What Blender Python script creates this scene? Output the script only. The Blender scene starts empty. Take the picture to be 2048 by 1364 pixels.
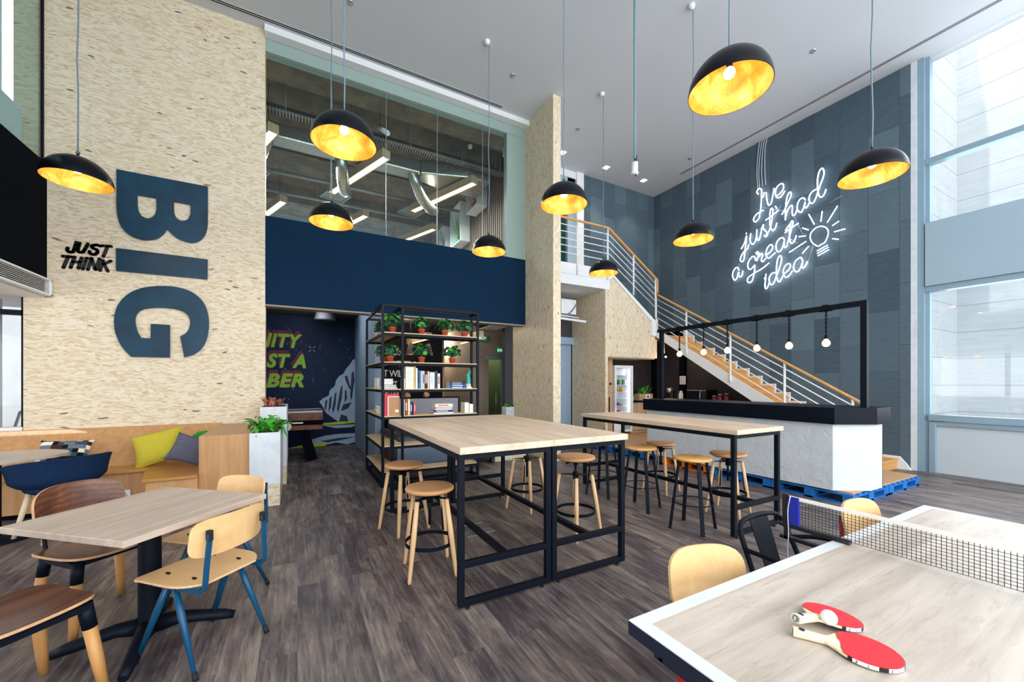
import bpy, math, random
from mathutils import Vector, Matrix
S = bpy.context.scene
C = S.collection
random.seed(11)
PI = math.pi
R = math.radians

# ------------------------------------------------------------------ camera
cd = bpy.data.cameras.new('camera')
cam = bpy.data.objects.new('camera', cd)
C.objects.link(cam)
cam.location = (0, 0, 1.46)
cam.rotation_euler = (R(90), 0, R(-28.5))
cd.sensor_width = 36.0
cd.lens = 36.0 * 790 / 2048
cd.shift_y = 83 / 2048
cd.clip_start = 0.03
cd.clip_end = 200
S.camera = cam

# ------------------------------------------------------------------ world, daylight, exposure
W = bpy.data.worlds.new('world')
S.world = W
W.use_nodes = True
bg = W.node_tree.nodes['Background']
bg.inputs[0].default_value = (0.92, 0.96, 1.0, 1)
bg.inputs[1].default_value = 2.1
S.view_settings.view_transform = 'Standard'
S.view_settings.look = 'None'
S.view_settings.gamma = 1.0
S.view_settings.use_curve_mapping = False
S.view_settings.exposure = 0.22
S.cycles.max_bounces = 7
S.cycles.diffuse_bounces = 5
S.cycles.glossy_bounces = 3
S.cycles.transmission_bounces = 4
S.cycles.transparent_max_bounces = 10
S.cycles.sample_clamp_indirect = 6.0
S.cycles.caustics_reflective = False
S.cycles.caustics_refractive = False


def area(name, loc, rot, sx, sy, power, col=(1, 1, 1)):
    l = bpy.data.lights.new(name, 'AREA')
    l.shape = 'RECTANGLE'
    l.size, l.size_y = sx, sy
    l.energy = power
    l.color = col
    o = bpy.data.objects.new(name, l)
    o.location = loc
    o.rotation_euler = rot
    C.objects.link(o)
    return o


# daylight coming in through the three glazed sides of the hall
area('daylight_back_windows', (3.0, -3.4, 3.4), (R(-90), 0, R(180)), 11.0, 6.4, 560, (0.90, 0.95, 1.0))
area('daylight_side_windows', (9.35, -0.3, 3.6), (R(90), 0, R(90)), 5.2, 6.0, 230, (0.92, 0.96, 1.0))
area('daylight_rear_windows', (-5.6, 2.0, 1.5), (R(90), 0, R(-90)), 8.0, 2.2, 70, (0.92, 0.96, 1.0))


sl = bpy.data.lights.new('sun', 'SUN')
sl.energy = 2.2
sl.angle = R(0.6)
sl.color = (1.0, 0.96, 0.88)
so = bpy.data.objects.new('sun', sl)
so.rotation_euler = Vector((1.0, -0.23, -2.6)).to_track_quat('-Z', 'Y').to_euler()
so.location = (-6, 6, 30)
C.objects.link(so)
area('daylight_far_office_windows', (1.0, 16.3, 5.6), (R(90), 0, 0), 6.0, 2.6, 220, (0.80, 0.90, 1.0))

# ------------------------------------------------------------------ materials
def srgb(*c):
    if len(c) == 1:
        h = c[0].lstrip('#')
        c = [int(h[i:i + 2], 16) for i in (0, 2, 4)]
    return tuple(((x / 255) / 12.92 if x / 255 <= 0.04045 else ((x / 255 + 0.055) / 1.055) ** 2.4) for x in c) + (1,)


class NT:
    def __init__(s, name):
        s.m = bpy.data.materials.new(name)
        s.m.use_nodes = True
        s.t = s.m.node_tree
        s.b = s.t.nodes['Principled BSDF']

    def n(s, typ, **k):
        x = s.t.nodes.new(typ)
        for a, v in k.items():
            setattr(x, a, v)
        return x

    def l(s, a, b):
        s.t.links.new(a, b)

    def coords(s, scale=(1, 1, 1), kind='Object', rot=(0, 0, 0)):
        tc = s.n('ShaderNodeTexCoord')
        mp = s.n('ShaderNodeMapping')
        mp.inputs['Scale'].default_value = scale
        mp.inputs['Rotation'].default_value = rot
        s.l(tc.outputs[kind], mp.inputs['Vector'])
        return mp.outputs['Vector']

    def noise(s, vec, scale, detail=4, rough=0.55, dist=0):
        x = s.n('ShaderNodeTexNoise')
        x.inputs['Scale'].default_value = scale
        x.inputs['Detail'].default_value = detail
        x.inputs['Roughness'].default_value = rough
        x.inputs['Distortion'].default_value = dist
        s.l(vec, x.inputs['Vector'])
        return x.outputs['Fac']

    def ramp(s, fac, stops, interp='LINEAR'):
        x = s.n('ShaderNodeValToRGB')
        x.color_ramp.interpolation = interp
        e = x.color_ramp.elements
        while len(e) < len(stops):
            e.new(0.5)
        for i, (p, c) in enumerate(stops):
            e[i].position = p
            e[i].color = c if len(c) == 4 else tuple(c) + (1,)
        s.l(fac, x.inputs['Fac'])
        return x.outputs['Color']

    def mix(s, fac, a, b, blend='MIX'):
        x = s.n('ShaderNodeMix', data_type='RGBA', blend_type=blend)
        for sock, v in ((x.inputs[0], fac), (x.inputs[6], a), (x.inputs[7], b)):
            if isinstance(v, (int, float)):
                sock.default_value = v
            elif isinstance(v, tuple):
                sock.default_value = v
            else:
                s.l(v, sock)
        return x.outputs[2]

    def math(s, op, a, b=0.0, c=None):
        x = s.n('ShaderNodeMath', operation=op)
        for i, v in enumerate((a, b) if c is None else (a, b, c)):
            if isinstance(v, (int, float)):
                x.inputs[i].default_value = v
            else:
                s.l(v, x.inputs[i])
        return x.outputs[0]

    def bump(s, h, strength=0.2, dist=0.01):
        x = s.n('ShaderNodeBump')
        x.inputs['Strength'].default_value = strength
        x.inputs['Distance'].default_value = dist
        s.l(h, x.inputs['Height'])
        s.l(x.outputs['Normal'], s.b.inputs['Normal'])

    def col(s, c):
        if isinstance(c, tuple):
            s.b.inputs['Base Color'].default_value = c
        else:
            s.l(c, s.b.inputs['Base Color'])

    def set(s, rough=0.5, metal=0.0, spec=0.5):
        s.b.inputs['Roughness'].default_value = rough
        s.b.inputs['Metallic'].default_value = metal
        s.b.inputs['Specular IOR Level'].default_value = spec


def plain(name, c, rough=0.5, metal=0.0, spec=0.5, var=0.06, vscale=6):
    t = NT(name)
    v = t.coords()
    f = t.noise(v, vscale, 3)
    d = tuple(max(0, x * (1 - var)) for x in c[:3]) + (1,)
    e = tuple(min(1, x * (1 + var)) for x in c[:3]) + (1,)
    t.col(t.ramp(f, [(0.3, d), (0.7, e)]))
    t.set(rough, metal, spec)
    return t.m


def emit(name, c, strength):
    t = NT(name)
    t.col((0, 0, 0, 1))
    t.b.inputs['Emission Color'].default_value = c
    t.b.inputs['Emission Strength'].default_value = strength
    return t.m


AX = {'X': (0.07, 1, 1), 'Y': (1, 0.07, 1), 'Z': (1, 1, 0.07)}


def wood(name, light, dark, axis='X', scale=14, rough=0.45, contrast=(0.3, 0.72), figure=0.0, spec=0.4, streak=0.0):
    t = NT(name)
    sc = AX[axis]
    v = t.coords(sc)
    a = t.noise(v, scale, 6, 0.62, 0.6)
    base = t.ramp(a, [(contrast[0], dark), (contrast[1], light)])
    v2 = t.coords(tuple(x * (0.35 if x < 1 else 1) for x in sc))
    b = t.noise(v2, scale * 7, 2, 0.5)
    col = t.mix(t.math('MULTIPLY', b, 0.35), base, t.mix(0.5, base, dark))
    if figure:
        w = t.n('ShaderNodeTexWave', wave_type='RINGS', rings_direction=axis)
        w.inputs['Scale'].default_value = figure
        w.inputs['Distortion'].default_value = 5.5
        w.inputs['Detail'].default_value = 2.5
        w.inputs['Detail Scale'].default_value = 1.0
        t.l(t.coords(tuple(max(x, 0.22) for x in sc)), w.inputs['Vector'])
        col = t.mix(t.math('MULTIPLY', w.outputs['Fac'], 0.55), col, dark)
    if streak:
        v3 = t.coords(tuple(x * (1.6 if x < 1 else 1) for x in sc))
        g = t.noise(v3, scale * 3.2, 9, 0.72, 1.2)
        col = t.mix(t.math('MULTIPLY', t.ramp(g, [(0.52, (0, 0, 0)), (0.66, (1, 1, 1))]), streak), col, t.mix(0.35, dark, srgb(96, 72, 58)))
    t.col(col)
    t.set(rough, 0, spec)
    return t.m


def osb(name, axis):
    """Pressed strand board: long overlapping chips, a few dark bark flecks."""
    t = NT(name)
    long_, short = 10.0, 46
    sc = (long_, short, short) if axis == 'X' else (short, short, long_)

    def layer(rot, k, off):
        tc = t.n('ShaderNodeTexCoord')
        wn = t.n('ShaderNodeTexNoise')
        wn.inputs['Scale'].default_value = 2.6
        wn.inputs['Detail'].default_value = 1.5
        t.l(tc.outputs['Object'], wn.inputs['Vector'])
        wv = t.n('ShaderNodeVectorMath', operation='MULTIPLY_ADD')
        wv.inputs[1].default_value = (0.17, 0.17, 0.17)
        t.l(wn.outputs['Color'], wv.inputs[0])
        t.l(tc.outputs['Object'], wv.inputs[2])
        mp = t.n('ShaderNodeMapping')
        mp.inputs['Scale'].default_value = tuple(x * k for x in sc)
        mp.inputs['Rotation'].default_value = rot
        t.l(wv.outputs[0], mp.inputs['Vector'])
        v = mp.outputs['Vector']
        nz = t.n('ShaderNodeTexNoise')
        nz.inputs['Scale'].default_value = 0.5
        t.l(v, nz.inputs['Vector'])
        ad = t.n('ShaderNodeMix', data_type='RGBA', blend_type='ADD')
        ad.inputs[0].default_value = 0.9
        t.l(v, ad.inputs[6])
        t.l(nz.outputs['Color'], ad.inputs[7])
        vo = t.n('ShaderNodeTexVoronoi', voronoi_dimensions='3D')
        vo.inputs['Scale'].default_value = 1.0
        t.l(ad.outputs[2], vo.inputs['Vector'])
        sp = t.n('ShaderNodeSeparateColor')
        t.l(vo.outputs['Color'], sp.inputs[0])
        return sp.outputs[0], sp.outputs[1], vo.outputs['Distance']
    pal = [(0.0, srgb(214, 198, 168)), (0.2, srgb(228, 216, 192)), (0.5, srgb(234, 225, 206)), (0.78, srgb(224, 210, 182)), (1.0, srgb(208, 188, 154))]
    ra = (0.0, R(9), 0.1)
    a, a2, ad_ = layer(ra, 1.0, 0)
    b, b2, bd = layer((0.2, R(-34), 0.3), 1.25, 3)
    c, c2, c3 = layer((0.1, R(30), -0.2), 1.9, 7)
    ca, cb = t.ramp(a, pal), t.ramp(b, pal)
    col = t.mix(t.ramp(b2, [(0.50, (0, 0, 0)), (0.54, (1, 1, 1))]), ca, cb)
    tan = t.ramp(c, [(0, srgb(192, 160, 116)), (1, srgb(216, 194, 158))])
    m1 = t.math('MULTIPLY', t.ramp(c2, [(0.86, (0, 0, 0)), (0.90, (1, 1, 1))]), 0.6)
    col = t.mix(m1, col, tan)
    d, d2, d3 = layer((0.3, R(16), 0.2), 0.8, 1)
    m2 = t.math('MULTIPLY', t.math('GREATER_THAN', d2, 0.984), t.math('LESS_THAN', d3, 0.40))
    col = t.mix(t.math('MULTIPLY', m2, 0.85), col, srgb(70, 50, 36))
    e, e2, e3 = layer((0.15, R(-22), -0.3), 1.35, 5)
    m3 = t.math('MULTIPLY', t.math('GREATER_THAN', e2, 0.90), t.math('LESS_THAN', e3, 0.46))
    col = t.mix(t.math('MULTIPLY', m3, 0.38), col, srgb(150, 112, 70))
    fine = t.noise(t.coords(tuple(x * 3 for x in sc)), 2.0, 3)
    col = t.mix(t.math('MULTIPLY', fine, 0.25), col, srgb(190, 160, 116))
    t.col(col)
    t.set(0.6, 0, 0.25)
    t.bump(a, 0.12, 0.004)
    return t.m


def plank_floor():
    t = NT('weathered plank vinyl')
    tc = t.n('ShaderNodeTexCoord')
    sx = t.n('ShaderNodeSeparateXYZ')
    t.l(tc.outputs['Object'], sx.inputs[0])
    cx = t.n('ShaderNodeCombineXYZ')
    t.l(sx.outputs[1], cx.inputs[0])
    t.l(sx.outputs[0], cx.inputs[1])
    br = t.n('ShaderNodeTexBrick', offset=0.37)
    br.inputs['Color1'].default_value = (0, 0, 0, 1)
    br.inputs['Color2'].default_value = (1, 1, 1, 1)
    br.inputs['Mortar'].default_value = (0.2, 0.2, 0.2, 1)
    br.inputs['Scale'].default_value = 1.0
    br.inputs['Mortar Size'].default_value = 0.0012
    br.inputs['Brick Width'].default_value = 1.22
    br.inputs['Row Height'].default_value = 0.18
    t.l(cx.outputs[0], br.inputs['Vector'])
    off = t.n('ShaderNodeVectorMath', operation='MULTIPLY_ADD')
    off.inputs[1].default_value = (7.3, 13.1, 5)
    t.l(br.outputs['Color'], off.inputs[0])
    t.l(tc.outputs['Object'], off.inputs[2])

    def nz(sc, scale, det, ro, di):
        mp = t.n('ShaderNodeMapping')
        mp.inputs['Scale'].default_value = sc
        t.l(off.outputs[0], mp.inputs['Vector'])
        return t.noise(mp.outputs['Vector'], scale, det, ro, di)
    a = nz((1, 0.2, 1), 6.0, 8, 0.72, 0.7)
    b = nz((1, 0.06, 1), 42, 5, 0.7, 0.3)
    c = nz((1, 0.5, 1), 2.6, 4, 0.6, 0.2)
    k = t.math('ADD', t.math('MULTIPLY', a, 0.55), t.math('ADD', t.math('MULTIPLY', b, 0.38), t.math('MULTIPLY', c, 0.25)))
    k = t.math('ADD', k, t.math('MULTIPLY', t.math('SUBTRACT', br.outputs['Color'], 0.5), 0.05))
    col = t.ramp(k, [(0.44, srgb(44, 36, 39)), (0.545, srgb(84, 74, 74)), (0.63, srgb(124, 111, 104)), (0.74, srgb(168, 153, 137))])
    col = t.mix(t.math('MULTIPLY', br.outputs['Fac'], 0.3), col, srgb(34, 30, 32))
    cool = nz((1, 0.3, 1), 1.7, 2, 0.5, 0)
    col = t.mix(t.math('MULTIPLY', cool, 0.45), col, t.mix(0.5, col, srgb(84, 82, 98)))
    t.col(col)
    t.set(0.42, 0, 0.35)
    t.bump(b, 0.12, 0.003)
    return t.m


def slate_panels():
    t = NT('ribbed slate acoustic panels')
    tc = t.n('ShaderNodeTexCoord')
    sx = t.n('ShaderNodeSeparateXYZ')
    t.l(tc.outputs['Object'], sx.inputs[0])
    h = t.math('ADD', sx.outputs[0], sx.outputs[1])
    cx = t.n('ShaderNodeCombineXYZ')
    t.l(sx.outputs[2], cx.inputs[0])
    t.l(h, cx.inputs[1])
    br = t.n('ShaderNodeTexBrick', offset=0.43)
    br.inputs['Color1'].default_value = (0, 0, 0, 1)
    br.inputs['Color2'].default_value = (1, 1, 1, 1)
    br.inputs['Mortar'].default_value = (0.3, 0.3, 0.3, 1)
    br.inputs['Scale'].default_value = 1.0
    br.inputs['Mortar Size'].default_value = 0.003
    br.inputs['Brick Width'].default_value = 1.05
    br.inputs['Row Height'].default_value = 0.42
    t.l(cx.outputs[0], br.inputs['Vector'])
    f = t.noise(t.coords((2.2, 2.2, 26)), 3.0, 5, 0.7)
    g = t.noise(t.coords((1, 1, 1)), 60, 3, 0.6)
    k = t.math('ADD', t.math('MULTIPLY', br.outputs['Color'], 0.32), t.math('ADD', t.math('MULTIPLY', f, 0.42), t.math('MULTIPLY', g, 0.22)))
    col = t.ramp(k, [(0.2, srgb(58, 75, 88)), (0.75, srgb(104, 124, 136))])
    col = t.mix(t.math('MULTIPLY', br.outputs['Fac'], 0.55), col, srgb(30, 40, 48))
    t.col(col)
    t.set(0.8, 0, 0.2)
    wv = t.n('ShaderNodeTexWave', bands_direction='Z')
    wv.inputs['Scale'].default_value = 18
    wv.inputs['Distortion'].default_value = 1.5
    t.l(tc.outputs['Object'], wv.inputs['Vector'])
    t.bump(wv.outputs['Fac'], 0.35, 0.006)
    return t.m


def glass(name, tint=(1, 1, 1, 1), ior=1.45, extra=0.0):
    t = NT(name)
    tr = t.n('ShaderNodeBsdfTransparent')
    tr.inputs[0].default_value = tint
    gl = t.n('ShaderNodeBsdfGlossy')
    gl.inputs['Roughness'].default_value = 0.0
    lw = t.n('ShaderNodeLayerWeight')
    lw.inputs['Blend'].default_value = 0.5
    mx = t.n('ShaderNodeMixShader')
    f0 = ((ior - 1) / (ior + 1)) ** 2
    f = t.math('MULTIPLY_ADD', t.math('POWER', lw.outputs['Facing'], 5.0), 1 - f0, f0 + extra)
    t.l(f, mx.inputs[0])
    t.l(tr.outputs[0], mx.inputs[1])
    t.l(gl.outputs[0], mx.inputs[2])
    t.l(mx.outputs[0], t.t.nodes['Material Output'].inputs['Surface'])
    return t.m


def concrete(name, light, dark, scale=3, rough=0.8, bump=0.3, bscale=26):
    t = NT(name)
    v = t.coords()
    a = t.noise(v, scale, 7, 0.65, 0.4)
    t.col(t.ramp(a, [(0.3, dark), (0.7, light)]))
    t.set(rough, 0, 0.25)
    b = t.noise(v, bscale, 4, 0.6, 0.8)
    t.bump(b, bump, 0.01)
    return t.m


def fabric(name, c, d, scale=160):
    t = NT(name)
    v = t.coords()
    a = t.noise(v, scale, 2, 0.6)
    t.col(t.ramp(a, [(0.35, d), (0.65, c)]))
    t.set(0.95, 0, 0.1)
    t.bump(a, 0.4, 0.004)
    return t.m


def gold_leaf():
    t = NT('gold leaf lining')
    v = t.coords()
    a = t.noise(v, 7, 6, 0.7, 0.5)
    t.col(t.ramp(a, [(0.3, srgb(182, 98, 14)), (0.5, srgb(226, 144, 36)), (0.70, srgb(244, 196, 116))]))
    t.set(0.5, 0.25, 0.5)
    return t.m


M = {}
M['osb_h'] = osb('strand board laid flat', 'X')
M['osb_v'] = osb('strand board upright', 'Z')
M['floor'] = plank_floor()
M['slate'] = slate_panels()
M['white'] = plain('white emulsion', srgb(232, 234, 236), 0.7, 0, 0.2, 0.02, 2)
M['ceil'] = plain('white ceiling plaster', srgb(208, 212, 218), 0.85, 0, 0.1, 0.015, 1)
M['navy'] = plain('navy wall paint', srgb(18, 43, 66), 0.9, 0, 0.06, 0.03, 2)
M['nearblack'] = plain('blue black bulkhead paint', srgb(10, 14, 22), 0.9, 0, 0.05, 0.04, 2)
M['letter'] = plain('dark blue sheet metal', srgb(13, 54, 76), 0.38, 0.0, 0.3, 0.3, 3)
M['ink'] = plain('black paint', srgb(14, 14, 16), 0.6)
M['black'] = plain('black powder coated steel', srgb(10, 17, 28), 0.5, 0.0, 0.14, 0.05)
M['blackrub'] = plain('black rubber', srgb(16, 17, 20), 0.7)
M['blue'] = plain('blue powder coated steel', srgb(10, 74, 110), 0.36, 0.0, 0.4, 0.05)
M['red'] = plain('red powder coated steel', srgb(196, 18, 24), 0.35, 0.0, 0.5, 0.05)
M['steel'] = plain('brushed steel', srgb(190, 194, 198), 0.3, 0.9)
M['alu'] = plain('grey aluminium framing', srgb(150, 176, 192), 0.45, 0.3, 0.4, 0.03)
M['alulight'] = plain('pale coated spandrel panel', srgb(158, 180, 194), 0.5, 0.0, 0.3, 0.02, 1)
M['laminate'] = wood('pale oak laminate along x', srgb(232, 210, 186), srgb(196, 168, 142), 'X', 13, 0.42, (0.28, 0.66), streak=0.3)
M['laminate_y'] = wood('pale oak laminate along y', srgb(232, 210, 186), srgb(196, 168, 142), 'Y', 13, 0.42, (0.28, 0.66), streak=0.3)
M['tabletop_pale'] = wood('bleached oak laminate', srgb(216, 203, 190), srgb(176, 160, 146), 'X', 12, 0.35, (0.26, 0.62), streak=0.4)
M['paleblue'] = plain('pale blue white paint', srgb(206, 228, 238), 0.6, 0, 0.2, 0.02, 1)
M['infill'] = plain('white infill panel', srgb(196, 206, 212), 0.5, 0, 0.3, 0.02, 1)
M['edge'] = plain('pale tabletop edging', srgb(240, 226, 208), 0.5)
M['greyoak'] = wood('greige oak laminate', srgb(214, 195, 178), srgb(178, 157, 141), 'X', 12, 0.4, (0.28, 0.66), streak=0.35)
M['oak'] = wood('oak veneer', srgb(208, 162, 112), srgb(180, 130, 84), 'Z', 15, 0.42, (0.25, 0.7), streak=0.2)
M['oakseat'] = wood('honey oak seat boards', srgb(206, 150, 82), srgb(178, 120, 56), 'X', 13, 0.35, (0.25, 0.78))
M['step'] = wood('golden oak steps', srgb(234, 180, 108), srgb(210, 150, 80), 'X', 10, 0.4, (0.25, 0.78))
M['ash'] = wood('ash turned wood', srgb(236, 200, 156), srgb(212, 166, 116), 'Z', 12, 0.45)
M['stoolseat'] = wood('oak stool seat', srgb(230, 178, 126), srgb(196, 134, 84), 'X', 9, 0.4)
M['stoolseat_yellow'] = wood('yellow oak stool seat', srgb(236, 186, 116), srgb(214, 156, 82), 'X', 9, 0.38)
M['ply'] = wood('beech plywood', srgb(242, 204, 150), srgb(228, 180, 120), 'X', 8, 0.4)
M['plyedge'] = plain('plywood edge', srgb(226, 184, 134), 0.5, 0, 0.3, 0.15, 60)
M['walnut'] = wood('walnut veneer', srgb(146, 94, 68), srgb(70, 40, 30), 'X', 7, 0.34, (0.25, 0.7), 9)
M['walnutedge'] = plain('walnut ply edge', srgb(206, 160, 118), 0.5, 0, 0.3, 0.12, 40)
M['legwood'] = wood('oak leg', srgb(222, 168, 104), srgb(182, 126, 70), 'Z', 10, 0.45)
M['paleleg'] = wood('bleached beech leg', srgb(240, 222, 190), srgb(224, 200, 162), 'Z', 10, 0.5)
M['counter'] = concrete('trowelled white render', srgb(216, 221, 225), srgb(200, 207, 212), 4, 0.75, 1.0, 11)
M['planter'] = concrete('pale cement planter', srgb(226, 230, 234), srgb(204, 209, 214), 5, 0.7, 0.2, 40)
M['stone'] = plain('black stone worktop', srgb(10, 17, 30), 0.4, 0, 0.10, 0.2, 30)
M['gold'] = gold_leaf()
M['shade'] = plain('black enamel shade', srgb(5, 9, 16), 0.28, 0.0, 0.25, 0.05)
M['bulb'] = emit('warm lamp bulb', srgb(255, 226, 170), 11)
M['bulbs'] = emit('warm globe bulb', srgb(255, 196, 132), 5)
M['neon'] = emit('white neon tube', srgb(244, 246, 255), 5.5)
M['cable'] = plain('grey flex', srgb(112, 132, 148), 0.6)
M['cablewhite'] = plain('white flex', srgb(214, 222, 228), 0.6)
M['lineled'] = emit('warm white light diffuser', srgb(255, 232, 200), 4.5)
M['downled'] = emit('downlight lens', srgb(255, 240, 215), 16)
M['glass'] = glass('clear glazing', (0.97, 0.985, 0.985, 1))
M['glassblue'] = glass('faintly blue green glazing', (0.86, 0.95, 0.96, 1))
M['glassgreen'] = glass('greenish glazing', (0.84, 0.93, 0.92, 1), 1.5)
M['glassdark'] = glass('door glass', (0.55, 0.75, 0.70, 1), 1.5)
M['darkwall'] = plain('dark grey wall', srgb(70, 70, 76), 0.7, 0, 0.2, 0.05)
M['greige'] = plain('greige wall', srgb(150, 138, 126), 0.75, 0, 0.2, 0.04)
M['greyblue'] = plain('grey blue wall paint', srgb(150, 172, 194), 0.7, 0, 0.2, 0.03)
M['chalk'] = plain('chalkboard black', srgb(18, 20, 26), 0.8, 0, 0.1, 0.1)
M['kitwall'] = concrete('dark kitchen tiles', srgb(62, 58, 66), srgb(46, 44, 52), 3, 0.5, 0.1)
M['kitwood'] = wood('ash cabinet fronts', srgb(206, 176, 142), srgb(180, 148, 114), 'Z', 10, 0.5)
M['rawconcrete'] = concrete('raw concrete soffit', srgb(156, 144, 128), srgb(102, 96, 90), 2, 0.9, 0.4)
M['foil'] = plain('silver duct foil', srgb(180, 176, 168), 0.32, 0.9, 0.5, 0.3, 30)
M['galv'] = plain('galvanised tray', srgb(150, 156, 158), 0.45, 0.6)
M['slat'] = wood('thermo timber slats', srgb(134, 108, 92), srgb(92, 74, 66), 'Z', 9, 0.6)
M['leaf'] = plain('green leaf', srgb(64, 140, 52), 0.45, 0, 0.4, 0.4, 9)
M['leafbright'] = plain('bright fern leaf', srgb(74, 168, 52), 0.42, 0, 0.4, 0.35, 8)
M['leafdark'] = plain('dark round leaf', srgb(44, 84, 62), 0.4, 0, 0.4, 0.45, 12)
t_ = NT('pink and green variegated leaf')
t_.col(t_.ramp(t_.noise(t_.coords(), 16, 3, 0.6), [(0.36, srgb(92, 74, 50)), (0.48, srgb(176, 96, 84)), (0.62, srgb(232, 170, 146))]))
t_.set(0.5, 0, 0.3)
M['leafred'] = t_.m
M['soil'] = plain('potting soil', srgb(52, 38, 30), 0.95)
M['terracotta'] = plain('terracotta', srgb(194, 82, 60), 0.7, 0, 0.2, 0.1)
M['yellow'] = fabric('mustard yellow knit', srgb(206, 194, 72), srgb(178, 162, 48), 120)
M['greyknit'] = fabric('slate grey waffle knit', srgb(112, 112, 130), srgb(78, 78, 94), 120)
M['greenfab'] = fabric('green felt', srgb(60, 150, 62), srgb(40, 120, 46), 120)
M['navyfab'] = fabric('navy felt', srgb(28, 52, 84), srgb(18, 37, 64), 220)
M['denim'] = fabric('blue grey tweed', srgb(132, 150, 172), srgb(96, 112, 134), 120)
M['screenfab'] = fabric('light grey acoustic felt', srgb(168, 170, 174), srgb(150, 152, 156), 200)
M['leather'] = plain('dark brown leather', srgb(62, 42, 36), 0.4, 0, 0.4, 0.15)
M['paper'] = plain('white paper', srgb(240, 238, 230), 0.8)
M['cream'] = plain('cream card', srgb(238, 228, 198), 0.8)
M['kraft'] = plain('kraft card', srgb(186, 138, 96), 0.8)
M['appl_black'] = plain('black plastic', srgb(18, 18, 20), 0.3)
M['appl_white'] = plain('white plastic', srgb(236, 238, 240), 0.35)
M['pallet_blue'] = wood('blue painted pallet timber', srgb(30, 128, 206), srgb(16, 92, 166), 'X', 8, 0.6)
M['pallet_orange'] = wood('orange painted pallet timber', srgb(240, 132, 30), srgb(206, 98, 16), 'X', 8, 0.6)
M['skin'] = plain('skin', srgb(198, 142, 114), 0.55)
M['hair'] = plain('dark hair', srgb(34, 26, 22), 0.5)
M['darkcloth'] = fabric('dark cloth', srgb(40, 42, 52), srgb(26, 28, 36))
M['teal'] = plain('verdigris teal', srgb(60, 176, 160), 0.6)
M['rubber_red'] = plain('red pimple rubber', srgb(226, 50, 62), 0.65, 0, 0.3, 0.04)
M['facade'] = concrete('pale stone cladding', srgb(238, 238, 238), srgb(222, 223, 225), 2.2, 0.85, 0.1)


def checker():
    t = NT('woven patchwork squares')
    v = t.coords((21, 21, 21))
    sx = t.n('ShaderNodeSeparateXYZ')
    t.l(v, sx.inputs[0])
    cx = t.n('ShaderNodeCombineXYZ')
    t.l(t.math('FLOOR', sx.outputs[0]), cx.inputs[0])
    t.l(t.math('FLOOR', sx.outputs[2]), cx.inputs[1])
    wn = t.n('ShaderNodeTexWhiteNoise', noise_dimensions='2D')
    t.l(cx.outputs[0], wn.inputs['Vector'])
    t.col(t.ramp(wn.outputs['Value'], [(0, srgb(24, 24, 28)), (0.25, srgb(70, 46, 40)), (0.45, srgb(106, 118, 128)), (0.65, srgb(236, 230, 206)), (0.82, srgb(60, 80, 100))], 'CONSTANT'))
    t.set(0.95, 0, 0.1)
    return t.m


M['checker'] = checker()


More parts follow.
